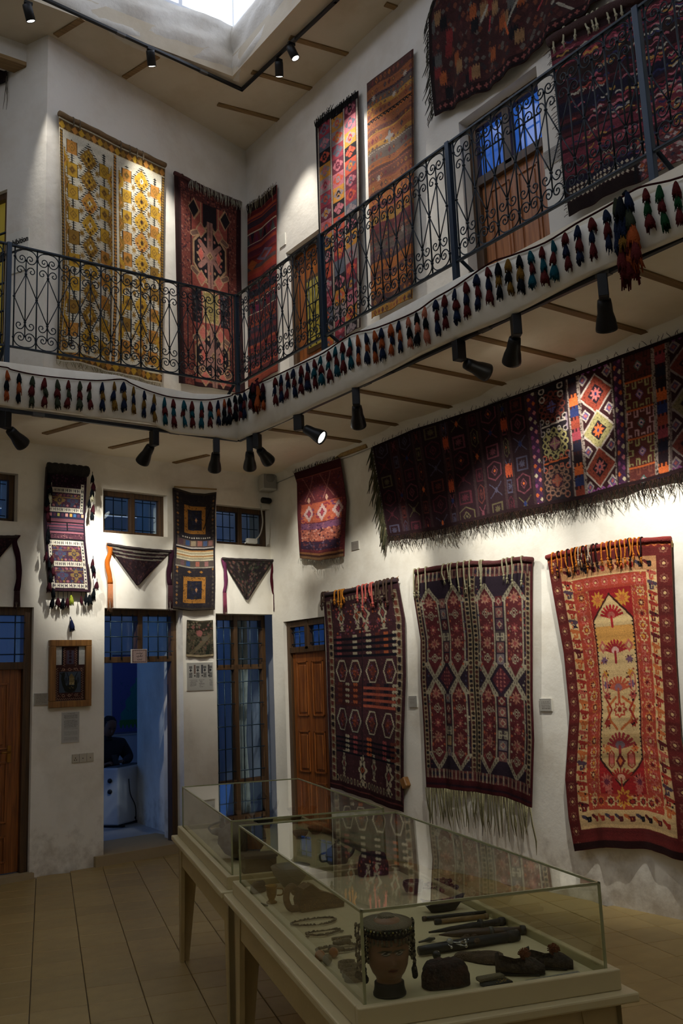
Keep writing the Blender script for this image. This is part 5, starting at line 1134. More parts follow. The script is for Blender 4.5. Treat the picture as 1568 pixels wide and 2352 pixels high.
# ================================================================== THINGS ON THE GROUND FLOOR WALLS
def px_cloth(name, label, cat, pl, top, bot, left, right, cv, **k): return rug(name, label, cat, pl, top, bot, left, right, cv, **k)
def side_tassels(root, pl, items, s, off=.05, cordlen=.03):
    for i, (x, y, c) in enumerate(items):
        a, z = pl.px(x, y); p = pl.pt(a, z, off); w = tassel(p, c, root, s, nm='tassel', hang=0, seed=i*7 + int(x))
        obj('tassel_cord', MB().tube([p + np.array([0, 0, cordlen]), p], .003, 4).mesh('tassel_cord', yarn('k')), root)
def c_bag1():
    W, H = 62, 190; c = Cv(W, H, 100, 280, (44, 26, 40)); CR = (204, 194, 170); R = random.Random(6); NV, PU_, OC, PK, BL = (40, 36, 58), (84, 44, 66), (130, 100, 50), (160, 90, 96), (58, 66, 92)
    def hrow(y, x0=4, x1=W - 4, h=7):
        c.rect(x0, y, x1, y + h, CR)
        for x in np.arange(x0 + 2, x1 - 2, 6): c.line(x, y + 1.4, x, y + h - 1.4, 1, NV); c.line(x + 2.8, y + 1.4, x + 2.8, y + h - 1.4, 1, R.choice([NV, PU_, (40, 60, 56)])); c.line(x, y + h/2, x + 2.8, y + h/2, 1, NV)
    def vcol(x, y0, y1):
        c.rect(x, y0, x + 5, y1, CR); [c.rect(x + 1.4, y, x + 3.6, y + 2.4, R.choice([NV, (40, 60, 56), PU_])) for y in np.arange(y0 + 2, y1 - 2, 5)]
    def field(y0, y1):
        c.rect(9, y0, W - 9, y1, (66, 38, 54)); c.speck(9, y0, W - 9, y1, 90, 1.1, [PU_, OC, BL, (110, 60, 60)], int(y0)); m = (y0 + y1)/2
        for k, x in enumerate((21, 41)):
            q = [(OC, NV), (BL, PU_)][(k + int(y0)) % 2]; c.star(x, m, 9, q[0], 4, .45, 9); c.rect(x - 8, m - 2.5, x + 8, m + 2.5, q[0]); c.star(x, m, 4.4, q[1], 8, .5); c.gem(x, m, 2, 2, [q[0]])
        for x in np.arange(12, W - 9, 5.4):
            for y in (y0 + 3, y1 - 3): c.star(x, y, 2.1, R.choice([PK, OC, BL, (120, 60, 70)]), 8, .6)
        c.rect(9, y0 + 6, W - 9, y0 + 7, OC)
    c.rect(0, 0, W, 12, (36, 30, 26)); c.rect(0, 12, W, 30, (40, 22, 32)); c.speck(2, 12, W, 30, 60, 1, [PU_, (70, 40, 60)], 2)
    vcol(3, 24, 68); vcol(W - 9, 24, 72); hrow(32); field(40, 62); hrow(62)
    c.rect(2, 70, W - 2, 80, NV)
    for i, x in enumerate(np.arange(6, W - 4, 6.2)): c.rect(x, 71.5, x + 3.8, 76, [PK, PU_, (170, 160, 70), PU_, (200, 130, 120), (196, 150, 60), (50, 96, 150), PU_, (200, 150, 110)][i % 9])
    c.rect(2, 79, W - 2, 84, (110, 60, 70)); c.rect(2, 84, W - 2, 86, BLK)
    c.rect(3, 86, W - 3, 98, (120, 60, 76)); [c.rect(3, y, W - 3, y + 2, (52, 44, 60)) for y in (88, 93, 96)]; c.rect(3, 99, W - 3, 102, (150, 84, 96)); c.rect(3, 103, W - 3, 110, (84, 44, 56)); c.speck(3, 103, W - 3, 110, 50, 1, [(50, 30, 40), (130, 80, 80)], 4)
    c.rect(33, 86, 35, 98, BLK); c.rect(2, 110, W - 2, 113, BLK)
    vcol(3, 113, 186); vcol(W - 9, 113, 186); hrow(113); field(121, 145); hrow(145); field(153, 178); hrow(178); c.rect(0, 186, W, H, (60, 34, 44)); return c.worn(.05, .08, 3)
r_ = px_cloth('double_saddlebag', 'long double saddlebag with cream borders and dark tassels, between the left door and window', 'saddlebag', PL, [(109, 1071), (150, 1074), (200, 1080)], [(115, 1357), (160, 1358), (208, 1360)], [(106, 1120), (104, 1196), (105, 1225), (109, 1290)], [(198, 1130), (195, 1205), (197, 1245), (204, 1310)], c_bag1(), off=.07, wave=(.010, 1.3, 1), thick=.05)
G = o_grid[r_.name]; roll(r_, G, .055, (34, 30, 26), PL)
side_tassels(r_, PL, [(103, 1096, 'k'), (106, 1108, 'm'), (108, 1120, 'k'), (107, 1134, 'w'), (101, 1147, 'k'), (99, 1160, 'm'), (101, 1176, 'm'), (102, 1216, 'k'), (100, 1228, 'k'), (98, 1270, 'm'), (104, 1288, 'k'), (111, 1278, 'm'), (112, 1305, 'm'), (108, 1318, 'k'), (104, 1340, 'm'), (112, 1352, 'k'), (203, 1094, 'k'), (205, 1112, 'm'), (202, 1124, 'k'), (202, 1136, 'w'), (196, 1150, 'k'), (205, 1163, 'm'), (202, 1178, 'k'), (204, 1286, 'm'), (203, 1298, 'k'), (207, 1310, 'm'), (213, 1338, 'm'), (207, 1354, 'k')], .95, .09)
side_tassels(r_, PL, [(116, 1374, 'k'), (127, 1374, 'm'), (139, 1375, 'k'), (149, 1374, 'm'), (157, 1368, 'l'), (180, 1370, 'm'), (191, 1366, 'k'), (199, 1367, 'k'), (208, 1358, 'k')], 1.0, .06, .11)

def c_bag2():
    W, H = 66, 185; c = Cv(W, H, 100, 270, (44, 38, 42)); OR, R = (176, 112, 36), random.Random(3)
    c.speck(0, 0, W, H, 300, 1.6, [(56, 48, 46), (36, 32, 38), (60, 50, 40)], 2)
    for yc, hh in ((44, 22), (154, 20)):
        c.rect(15, yc - hh, W - 17, yc + hh, OR); c.speck(15, yc - hh, W - 17, yc + hh, 90, .9, [(110, 70, 30), (80, 54, 30)], int(yc)); c.rect(21, yc - hh + 6, W - 23, yc + hh - 6, (34, 34, 48)); c.speck(21, yc - hh + 6, W - 23, yc + hh - 6, 40, 1.8, [(44, 44, 62), (54, 46, 40)], 7); c.gem(34, yc, 2, 4, [(190, 130, 80)])
    for x in (2, W - 7):
        for y in np.arange(8, H - 4, 6): c.dia(x + 2.5, y, 2, 2.4, R.choice([(96, 84, 70), (70, 60, 54), (150, 100, 46)]))
    for x in np.arange(12, W - 8, 3.6): c.rect(x, 71, x + 1.8, 73.5, (190, 180, 160))
    c.rect(3, 76, W - 3, 86, (96, 76, 66)); [c.rect(x, 77, x + 7, 85, k) for x, k in ((6, (86, 56, 62)), (17, (50, 76, 120)), (26, (150, 130, 100)), (36, (160, 96, 80)), (45, (70, 90, 130)), (54, (150, 100, 90)))]
    c.rect(2, 87, W - 2, 89, (170, 160, 150)); c.rect(2, 89, W - 2, 92, BLK)
    for i, y in enumerate(np.arange(92, 108, 2)): c.rect(3, y, W - 3, y + 2, [(170, 116, 60), (196, 176, 130), (150, 140, 110), (200, 186, 150)][i % 4])
    c.rect(2, 108, W - 2, 118, (88, 76, 66)); [c.rect(x, 110, x + 6, 117, k) for x, k in ((10, (110, 76, 80)), (19, (46, 74, 124)), (33, (176, 96, 76)), (48, (150, 96, 90)))]
    c.rect(2, 118, W - 2, 120, (150, 140, 120)); c.dia(24, 126, 3, 2, OR); c.dia(42, 126, 3, 2, OR); c.rect(0, 0, W, 3, (70, 60, 48)); c.rect(0, H - 3, W, H, (60, 50, 40)); c.line(58, 24, 46, 58, 1.6, BLK); return c.worn(.05, .1, 5)
r_ = px_cloth('double_saddlebag', 'charcoal double saddlebag with two orange square frames, above the poster pillar', 'saddlebag', PL, [(400, 1120), (440, 1132), (470, 1134), (497, 1130)], [(398, 1397), (440, 1402), (494, 1400)], [(402, 1180), (403, 1242), (402, 1258), (400, 1310)], [(494, 1180), (495, 1245), (494, 1262), (495, 1330)], c_bag2(), off=.06, wave=(.010, 1.2, 2), thick=.04)
G = o_grid[r_.name]; obj('hanging_rod', MB().tube([G[0, 0] + np.array([0, 0, .01]), G[0, -1] + np.array([0, 0, .03])], .008, 6).mesh('hanging_rod', MATS['pale batten']), r_)
def strap(root, pl, pts, w, rgb, fr=None, net=None):
    P_ = [np.array(pl.pt(*pl.px(x, y), .035 + .01*(i % 2))) for i, (x, y) in enumerate(pts)]; P_ = smooth(P_, 4); b = MB(); vs = []
    for i, p in enumerate(P_): ww = w*(1 + .12*sin(i*1.3)); vs += [p - pl.t*ww/2, p + pl.t*ww/2 + pl.n*.006*sin(i), p + pl.t*ww/2 - pl.n*.012, p - pl.t*ww/2 - pl.n*.012]
    n = len(P_); fs = [(4*i + j, 4*i + (j + 1) % 4, 4*i + 4 + (j + 1) % 4, 4*i + 4 + j) for i in range(n - 1) for j in range(4)] + [(3, 2, 1, 0), (4*n - 4, 4*n - 3, 4*n - 2, 4*n - 1)]
    b.add(vs, fs, 0, True); o = obj('strap', b.mesh('strap', yarn_mat(rgb, 'strap %d %d %d' % rgb)), root)
    if fr:
        R = random.Random(1); b = MB(); e = P_[-1]
        for i in range(15):
            s = pl.t*(i/14 - .5)*w; q = e + s*1.3 + np.array([0, 0, -fr*R.uniform(.85, 1.05)]) + pl.t*R.uniform(-.006, .006); b.tube([e + s, e + s*1.1 + np.array([0, 0, -fr*.5]), q], .0028, 3, i % 2)
        if net:
            for k in range(7): z = -fr*.08*(k + 1); b.tube([e - pl.t*w*.5 + np.array([0, 0, z]), e + pl.t*w*.5 + np.array([0, 0, z - .004])], .002, 3, 1)
        t = b.mesh('strap_fringe', [yarn_mat(rgb, 'strap %d %d %d' % rgb), yarn_mat(net or rgb, 'net %d %d %d' % (net or rgb))]); obj('strap_fringe', t, o)
    return o
def c_tri(seed, pal, stripes=False):
    c = Cv(40, 30, 70, 60, pal[0]); c.speck(0, 0, 40, 30, 260, 1.1, pal[1:], seed)
    if stripes: [c.put((abs(c.Y - 3 - k - .02*(c.X - 20)**2*-.1) < .6), (120, 112, 96)) for k in (0, 3, 6)]
    return c.worn(.04, .12, seed)
DK = [(40, 24, 28), (58, 30, 36), (34, 22, 26), (70, 40, 36), (50, 34, 40)]
def tri(label, top, tip, cv, off=.04):
    r = px_cloth('triangle_hanging', label, 'textile', PL, top, [(tip[0] - 2, tip[1]), (tip[0] + 2, tip[1])], [], [], cv, off=off, wave=(.01, 1, 1), thick=.02)
    G = o_grid[r.name]; roll(r, G, .014, (52, 42, 40), PL, 'rolled_band'); return r
r_ = tri('dark triangle hanging with an orange strap and a maroon strap, over the open doorway', [(246, 1249), (290, 1256), (340, 1262), (392, 1266)], (317, 1344), c_tri(3, DK, True))
strap(r_, PL, [(247, 1248), (249, 1270), (243, 1292), (247, 1320), (250, 1342)], .048, (196, 104, 32), .27, (190, 150, 120)); strap(r_, PL, [(392, 1264), (388, 1290), (384, 1320), (386, 1345)], .05, (48, 22, 34), .27, (90, 60, 60))
r_ = tri('dark mottled triangle hanging with purple and red straps, over the tall barred window', [(510, 1282), (540, 1284), (580, 1285), (628, 1287)], (568, 1377), c_tri(6, [(44, 36, 34), (90, 76, 64), (60, 40, 50), (50, 60, 44), (110, 70, 60), (36, 30, 34)]))
strap(r_, PL, [(508, 1283), (513, 1310), (515, 1340), (511, 1362)], .04, (104, 48, 78), .24, (150, 70, 80)); strap(r_, PL, [(626, 1288), (619, 1320), (622, 1350), (625, 1366)], .034, (74, 22, 30), .2, (80, 40, 60))
r_ = tri('dark triangle hanging cut by the left edge of the photo, with a maroon strap', [(-70, 1232), (-20, 1232), (40, 1232)], (-18, 1300), c_tri(8, DK))
strap(r_, PL, [(38, 1230), (30, 1245), (38, 1280), (40, 1320), (36, 1358)], .05, (50, 22, 34), .17, (90, 70, 64))
# little flower weaving on the pillar
def c_flower():
    c = Cv(40, 52, 70, 90, (84, 76, 56)); R = random.Random(2); c.speck(0, 0, 40, 52, 240, 1.5, [(60, 54, 40), (110, 96, 70), (120, 80, 64), (50, 50, 36)], 1); c.rect(2, 2, 38, 16, (52, 48, 34)); c.speck(2, 2, 38, 16, 30, 1.6, [(110, 100, 76), (130, 80, 70)], 2)
    c.line(6, 48, 34, 22, 5, (110, 96, 70)); c.ell(19, 18, 4.2, 4.6, (160, 92, 84)); c.ell(9, 10, 2.6, 2.6, (140, 84, 74)); c.ell(27, 26, 5, 3.6, (110, 100, 80)); [c.line(28 + i, 48, 30 + i*1.4, 36, 1, (40, 50, 36)) for i in range(5)]
    c.rect(0, 49, 40, 52, (170, 150, 110)); return c.worn(.05, .1, 2)
px_cloth('small_weaving', 'small olive weaving with a pink flower, hung on the pillar above the poster', 'textile', PL, [(430, 1424), (460, 1426), (489, 1424)], [(428, 1508), (460, 1510), (491, 1507)], [], [], c_flower(), off=.02, wave=(.006, 1.5, 1), thick=.01)

def flat(name, label, cat, pl, box, cv, off=.012, th=.010, frame_=None, group=None, parent=None):
    """a flat board on the wall: box = left, top, right, bottom in the photograph; cv printed on its face"""
    a0, z1 = pl.px(box[0], box[1], off); a1, z0 = pl.px(box[2], box[3], off); zt = pl.px((box[0] + box[2])/2, box[1], off)[1]; zb = pl.px((box[0] + box[2])/2, box[3], off)[1]
    root = thing(name, label, cat, tuple(pl.pt((a0 + a1)/2, zb, 0)), group)
    lo, hi = min(a0, a1), max(a0, a1); obj('board', MB().bevbox((lo, 0.0, zb), (hi, off, zt), .002, M=pl.M(0, 0, 0)).mesh('board', mat('board white', (206, 202, 190), .6)), root)
    if cv is not None:
        ny, nx = cv.X.shape; u = np.linspace(.02, .98, nx)[None]; v = np.linspace(.02, .98, ny)[:, None]
        A = (a0 + (a1 - a0)*u)*np.ones_like(v); Z = (zt + (zb - zt)*v)*np.ones_like(u); P = pl.o + pl.t*A[..., None] + pl.n*(off + .0012); P[..., 2] = Z
        idx = np.arange(ny*nx).reshape(ny, nx); f = np.stack([idx[:-1, :-1], idx[1:, :-1], idx[1:, 1:], idx[:-1, 1:]], -1).reshape(-1, 4)
        me = bpy.data.meshes.new('print'); me.from_pydata(P.reshape(-1, 3).tolist(), [], f.tolist()); weave_attr(me, cv.C); me.materials.append(M_PRINT); obj('print', me, root)
    return root, (lo, hi, zb, zt)
def text_cv(w, h, nx, ny, bg_, blocks, ink=(96, 92, 86), seed=0):
    c = Cv(w, h, nx, ny, bg_); R = random.Random(seed)
    for (x0, y0, x1, y1, lh) in blocks:
        for y in np.arange(y0, y1, lh):
            x = x0 + R.uniform(0, .04)*w
            while x < x1 - R.uniform(0, .15)*w*(R.random() < .3): l = R.uniform(.02, .07)*w; c.rect(x, y, min(x + l, x1), y + lh*.5, ink); x += l + .012*w
    return c
PAP = (200, 196, 184); GI = (150, 146, 136)
# framed camel textile
fr, bx = flat('framed_textile', 'wooden framed weaving of a camel with a palanquin, on the pillar left of the doorway', 'picture', PL, (113, 1470, 207, 1624), None, .02)
lo, hi, zb, zt = bx; M = PL.M(0, 0, 0); MW_ = wood_mat('picture frame wood', (150, 104, 50), (120, 80, 36), .45)
for l_, h_ in (((lo, .0, zt - .06), (hi, .05, zt)), ((lo, 0, zb), (hi, .05, zb + .06)), ((lo, 0, zb + .06), (lo + .06, .05, zt - .06)), ((hi - .06, 0, zb + .06), (hi, .05, zt - .06))): obj('frame_bar', MB().bevbox(l_, h_, .005, M=M).mesh('frame_bar', MW_), fr)
def c_camel():
    c = Cv(44, 70, 110, 170, (74, 42, 36)); CR = (170, 130, 100); BG = (70, 82, 98)
    c.rect(0, 0, 9, 24, (200, 198, 186)); c.rect(35, 0, 44, 24, (200, 198, 186)); c.rect(9, 0, 11, 24, (24, 30, 36)); c.rect(33, 0, 35, 24, (24, 30, 36))
    for x0, x1, y0, y1 in ((1, 5, 28, 68), (39, 43, 28, 68), (11.5, 15, 2, 26), (29, 32.5, 2, 26)): c.zig(x0, y0, x0, y1, 3, 3, .9, CR, True)
    c.rect(6, 33, 38, 60, BG); c.rect(16, 5, 28, 23, (76, 70, 88)); [c.ell(22, y, 2, 1.8, (60, 30, 40)) for y in (7, 11, 15, 20)]; c.zig(16, 5, 16, 23, 2.4, 1.4, .8, (110, 50, 50), True); c.zig(27, 5, 27, 23, 2.4, 1.4, .8, (110, 50, 50), True)
    for y in (30, 63.5): [c.ring(x, y, 2.3, 1.9, .4, CR) for x in (12, 21, 31)]; c.speck(3, y - 2, 41, y + 2, 30, .7, [(130, 60, 50), CR], int(y))
    DKc = (44, 46, 38); c.poly([(12, 36), (11, 42), (13, 50), (16, 55), (24, 56), (30, 53), (31, 46)], 5, DKc); c.poly([(8, 35), (12, 38), (14, 34)], 1.6, DKc); c.ell(22, 55, 9, 5, DKc)
    c.poly([(17, 34), (19.5, 40), (19, 50)], 1, (26, 28, 34)); c.poly([(33, 34), (29.5, 40), (30, 50)], 1, (26, 28, 34)); c.dia(24, 40, 4, 5, (130, 110, 60)); c.rect(20.6, 41, 28.4, 50, (140, 120, 70)); c.rect(20.6, 47, 28.4, 50, (180, 160, 100)); c.speck(20, 40, 29, 55, 20, .6, [(96, 80, 44), (170, 140, 80)], 3)
    [c.ell(x, 44, 1.8, 4, (54, 62, 72)) for x in (16, 34)]; [c.line(x, 56, x, 60, .8, (40, 36, 34)) for x in np.arange(15, 30, 2)]
    c.zig(2, 67, 42, 66, 3, 2, .8, CR); return c.worn(.03, .06, 1)
cv = c_camel(); A0, A1, Z0, Z1 = lo + .062, hi - .062, zb + .062, zt - .062; ny, nx = cv.X.shape; u = np.linspace(0, 1, nx)[None]; v = np.linspace(0, 1, ny)[:, None]
P = PL.o + PL.t*((A0 + (A1 - A0)*u)*np.ones_like(v))[..., None] + PL.n*.026; P[..., 2] = (Z1 + (Z0 - Z1)*v)*np.ones_like(u); idx = np.arange(ny*nx).reshape(ny, nx); f = np.stack([idx[:-1, :-1], idx[1:, :-1], idx[1:, 1:], idx[:-1, 1:]], -1).reshape(-1, 4)
me = bpy.data.meshes.new('weaving'); me.from_pydata(P.reshape(-1, 3).tolist(), [], f.tolist()); weave_attr(me, cv.C); me.materials.append(M_CLOTH); obj('weaving', me, fr)
# labels, notices, poster, sign
flat('wall_label', 'small beige label plate just left of the framed camel weaving', 'label', PL, (79, 1592, 110, 1620), text_cv(10, 8, 40, 32, (176, 166, 146), [(1, 1, 9, 7, 1)], (146, 136, 118)))
flat('wall_notice', 'tall white text sheet under the framed camel weaving', 'notice', PL, (142, 1635, 182, 1706), text_cv(20, 36, 60, 108, PAP, [(5, 1, 15, 2, 1), (2, 3, 18, 8, 1), (2, 9, 18, 21, 1), (2, 23, 18, 28, 1), (2, 30, 18, 34, 1)], GI, 2), .008)
c = text_cv(40, 42, 110, 116, (186, 182, 170), [(4, 26, 16, 36, 1.4), (18, 26, 27, 38, 1.4), (34, 26, 39, 37, 1.4)], (130, 126, 116), 4)
for x in (5, 16, 27, 36): c.rect(x - 2, 5, x + 3, 9, (110, 108, 104)); c.dia(x + .5, 11.5, 2, 2.6, (60, 60, 62)); c.rect(x - 2, 15, x + 3, 23, (130, 128, 122)); c.speck(x - 2, 15, x + 3, 23, 20, .5, [(80, 78, 74)], x)
for x, k in ((10.5, (120, 96, 84)), (22, (80, 80, 84)), (32.5, (90, 84, 80))): c.rect(x, 3, x + 2.6, 17, k); c.dia(x + 1.3, 20, 1.2, 2, (50, 48, 48))
flat('costume_poster', 'white poster with small figures and text, on the pillar under the flower weaving', 'poster', PL, (428, 1521, 490, 1586), c, .008)
def c_sign():
    c = Cv(40, 36, 100, 90, (186, 156, 146)); R = random.Random(3); K = (60, 40, 40); c.rect(2, 2, 38, 3, K); c.rect(2, 33, 38, 34, K); c.rect(2, 2, 3, 34, K); c.rect(37, 2, 38, 34, K)
    for x in np.arange(4, 37, 5.5): c.star(x, 2.6, 1.3, K, 4, .4); c.star(x, 33.4, 1.3, K, 4, .4)
    for y in np.arange(6, 32, 5): c.star(2.6, y, 1.3, K, 4, .4); c.star(37.4, y, 1.3, K, 4, .4)
    c.poly([(28, 9), (27, 11), (24, 11), (23, 9.5), (22, 11), (17, 11), (14, 10), (12, 12)], 1, K); c.poly([(20, 7), (21, 7.4)], 1, K); c.poly([(25, 13), (26, 13.3)], .9, K)
    c.poly([(28, 16), (27, 19), (24, 19), (23, 16), (22, 19), (18, 19), (17, 17), (15, 19), (12, 19)], 1.1, K); c.poly([(22, 14.6), (24, 14.4)], .9, K); c.poly([(15, 21), (17, 21)], .9, K)
    c.poly([(26, 24), (26, 28), (22, 28), (21, 26), (20, 28), (15, 28), (14, 26)], 1, K); c.poly([(17, 24), (18, 24)], .9, K); return c
flat('door_sign', 'square pinkish sign with three lines of Arabic lettering, on the doorway crossbar', 'sign', PL, (302, 1491, 338, 1523), c_sign(), -.04 + .06, group=None)
flat('wall_label', 'small label right of the small crimson rug', 'label', PR, (806, 1243, 824, 1263), text_cv(8, 9, 30, 34, (170, 160, 146), [(1, 2, 7, 8, 1)], (150, 138, 126), 5))
flat('wall_label', 'label plate between the hexagon rug and the twin panel rug', 'label', PR, (938, 1598, 958, 1625), text_cv(9, 10, 30, 34, (176, 170, 156), [(1, 2, 7, 8, 1)], (150, 142, 130), 6))
flat('wall_label', 'label plate between the twin panel rug and the orange prayer rug', 'label', PR, (1238, 1604, 1267, 1634), text_cv(10, 9, 36, 34, (180, 174, 160), [(1, 2, 9, 7, 1.2)], (138, 130, 118), 7))
flat('wall_label', 'small white plate beside the upper door in the corner', 'label', PR, (641, 538, 655, 566), None)
flat('wall_label', 'large faint text plate between the blue fanlight door and the shaggy rug', 'label', PR, (1245, 338, 1290, 376), text_cv(12, 8, 40, 30, (170, 162, 150), [(1, 1, 11, 7, 1)], (150, 142, 132), 9))
# Exhibition board on the passage wall
ex, bx = flat('exhibition_sign', 'cream board reading Exhibition with a black arrow, behind the railing at far left', 'sign', PS, (66, 532, 13, 625), None, .015)
cu = bpy.data.curves.new('lettering', 'FONT'); cu.body = 'Exhibition'; cu.size = 1; cu.extrude = .004; cu.offset = .012
tmp = bpy.data.objects.new('tmp', cu); col.objects.link(tmp); bpy.context.view_layer.update()
me = bpy.data.meshes.new_from_object(tmp.evaluated_get(bpy.context.evaluated_depsgraph_get())); bpy.data.objects.remove(tmp)
xs = [v.co.x for v in me.vertices]; a0, z0 = PS.px(16, 566, .02); a1, z1 = PS.px(63, 555, .02); s = abs(a1 - a0)/(max(xs) - min(xs)); p = PS.pt(a0, (z0 + z1)/2 + .0, .0165)
Mt = Matrix([[-PS.t[0]*s, 0, PS.n[0], p[0]], [-PS.t[1]*s, 0, PS.n[1], p[1]], [0, s*1.15, 0, p[2]], [0, 0, 0, 1]])
me.transform(Mt); me.materials.clear(); me.materials.append(mat('sign black', (22, 22, 22), .6)); o = obj('lettering', me, ex)
zq = PS.px(45, 572, .02)[1]; a3 = PS.px(58, 570, .02)[0]
obj('arrow', MB().box((a3, .015, zq - .018), (a3 + .34, .018, zq + .006), M=PS.M(0, 0, 0)).box((a3 + .30, .015, zq - .05), (a3 + .36, .018, zq + .04), M=PS.M(0, 0, 0)).mesh('arrow', MATS['sign black']), ex)
# sockets
root = thing('wall_sockets', 'row of three white socket plates low on the pillar left of the doorway', 'socket', tuple(PL.pt(*PL.px(190, 1742))))
for k in range(3):
    a0, z = PL.px(164 + 17*k, 1753 - 1.6*k); M = PL.M(a0, z, 0); w = PL.px(180 + 17*k, 1750)[0] - a0
    pltm = obj('socket_plate', MB().bevbox((.001, 0, 0), (w, .012, w*1.15), .004, M=M).mesh('socket_plate', mat('socket plastic', (188, 180, 160), .4)), root)
    b = MB()
    for (x, y) in (((.5, .62), (.35, .35), (.65, .35)) if k == 0 else ((.5, .5),)): b.box((w*x - .004, .0121, w*y - .004), (w*x + .004, .0135, w*y + .006), M=M)
    obj('socket_hole', b.mesh('socket_hole', mat('socket dark', (60, 54, 46), .6)), pltm)
# small blue tassel
a, z = PL.px(161, 1424); root = thing('wall_tassel', 'single small blue tassel hanging above the framed camel weaving', 'tassel', tuple(PL.pt(a, z, .02)))
tassel(PL.pt(a, z, .03), 'b', root, 1.05, nm='tuft_strand', hang=0, seed=2); obj('nail', MB().tube([PL.pt(a, z + .03, 0), PL.pt(a, z, .03)], .005, 6).mesh('nail', yarn('b')), root)
# wooden block, speaker, small camera with its cable
a, z = PR.px(936, 1797); M = PR.M(a, z, 0) @ Matrix.Rotation(.5, 4, 'Y'); o = thing('wooden_wall_peg', 'small wooden peg block sticking out of the wall below the hexagon rug', 'peg', tuple(PR.pt(a, z)))
obj('peg', MB().bevbox((-.035, 0, -.045), (.035, .06, .045), .01, M=M).mesh('peg', MATS['picture frame wood']), o)
a, z = PL.px(601, 1132); a2 = PL.px(584, 1132)[0]; M = PL.M(a, z, .12) @ Matrix.Rotation(.25, 4, 'Z'); root = thing('wall_loudspeaker', 'small white loudspeaker high in the corner under the balcony', 'loudspeaker', tuple(PL.pt(a, z, 0)))
WHT = mat('speaker plastic', (186, 184, 174), .5)
bd = obj('cabinet', MB().bevbox((-.09, -.07, .0), (.09, .07, .26), .02, M=M).mesh('cabinet', WHT), root)
obj('grille', MB().bevbox((-.075, .068, .02), (.075, .078, .24), .01, M=M).mesh('grille', mat('speaker grille', (150, 148, 140), .7, bump=.5, bscale=300)), bd)
obj('cone', MB().lathe([(.001, .012), (.05, .006), (.056, 0), (.02, -.004)], 20, 0, M @ Matrix.Translation((0, .076, .14)) @ Matrix.Rotation(-pi/2, 4, 'X')).mesh('cone', mat('speaker cone', (120, 118, 112), .6)), bd)
obj('bracket', MB().tube([PL.pt(a, z + .1, 0), PL.pt(a, z + .1, .06)], .015, 8).mesh('bracket', WHT), root)
a, z = PL.px(603, 1152); root = thing('small_wall_camera', 'little black camera with a white cable loop under the corner loudspeaker', 'camera', tuple(PL.pt(a, z, 0)))
M = PL.M(a, z, .07); obj('camera_body', MB().lathe([(.02, -.06), (.034, -.055), (.034, .05), (.026, .06)], 16, 0, M @ Matrix.Rotation(pi/2, 4, 'Y')).mesh('camera_body', M_BLACK), root)
obj('bracket', MB().tube([PL.pt(a, z, 0), PL.pt(a, z, .05)], .01, 8).mesh('bracket', WHT), root)
obj('cable', MB().tube(smooth([PL.pt(*PL.px(x, y, .05), .05) for x, y in ((598, 1158), (601, 1178), (603, 1200), (598, 1225), (588, 1238), (572, 1242), (562, 1248))], 3), .008, 6).mesh('cable', WHT), root)
obj('connector', MB().bevbox((-.07, 0, -.03), (.07, .05, .03), .012, M=PL.M(*PL.px(572, 1244), .02)).mesh('connector', WHT), root)
# thin cable along the soffit cove
obj_ = MB().tube([PR.pt(y, ZS - .085 + .012*sin(y*4), .02) for y in np.arange(1.2, 9, .25)], .005, 6).build('soffit_cable', mat('white cable', (170, 166, 154), .5)); tag(obj_, 'thin white cable clipped along the top of the right wall under the soffit', 'cable')

# ================================================================== THE OFFICE SEEN THROUGH THE DOORWAY
PO = Plane((0, 12.3), (1, 0), (0, -1))
c = Cv(60, 80, 90, 120, (110, 116, 190)); c.put((c.Y - 74 < 0) & (c.X + (c.Y - 78)*-.0 > 0) & (c.X*1.0 > 34 - (c.Y - 30)*.62 + 2*np.sin(c.Y*.5)) & (c.Y > 24) & (c.X > 9 + 2*np.sin(c.Y*.7)) & (c.Y < 70), (60, 170, 160)); c.put((c.Y > 66) & (c.Y < 73 + 2*np.sin(c.X)) & (c.X > 12) & (c.X < 42), (70, 160, 80))
for i in range(30): R_x = random.uniform(14, 58); R_y = random.uniform(28, 66); c.line(R_x, R_y, R_x + random.uniform(-6, 6), R_y + random.uniform(-5, 5), .5, (60, 120, 140))
c.rect(0, 0, 60, 1, (110, 110, 140)); c.rect(0, 78.5, 60, 80, (130, 130, 150))
flat('wall_map', 'blue and green wall map in the dim office behind the doorway', 'map', PO, (256, 1500, 345, 1688), c, .01)
M_HEAT = mat('heater enamel', (176, 178, 180), .4)
p = np.array([4.263, 10.472, .085]); root = thing('oil_heater', 'pale portable heater with two knobs just inside the office doorway', 'heater', tuple(p))
M = Matrix.Translation(p) @ Matrix.Rotation(radians(36), 4, 'Z')
bd = obj('heater_body', MB().bevbox((0, 0, .03), (.62, .22, .66), .02, M=M).mesh('heater_body', M_HEAT), root)
obj('top_vent', MB().bevbox((.03, .03, .655), (.6, .19, .668), .005, M=M).mesh('top_vent', mat('vent dark', (70, 76, 84), .6)), bd)
for z in (.40, .52): obj('knob', MB().lathe([(.026, 0), (.026, .015), (.018, .02)], 16, 0, M @ Matrix.Translation((0, .11, z)) @ Matrix.Rotation(-pi/2, 4, 'Y')).mesh('knob', M_BLACK), bd)
for x in (.06, .5): obj('foot', MB().bevbox((x, -.02, 0), (x + .05, .24, .03), .005, M=M).mesh('foot', M_BLACK), root)
obj('cable', MB().tube(smooth([M @ Vector(q) for q in ((.2, -.012, .52), (.22, -.02, .35), (.33, -.02, .2), (.34, -.02, .03))], 4), .006, 6).mesh('cable', M_BLACK), root)
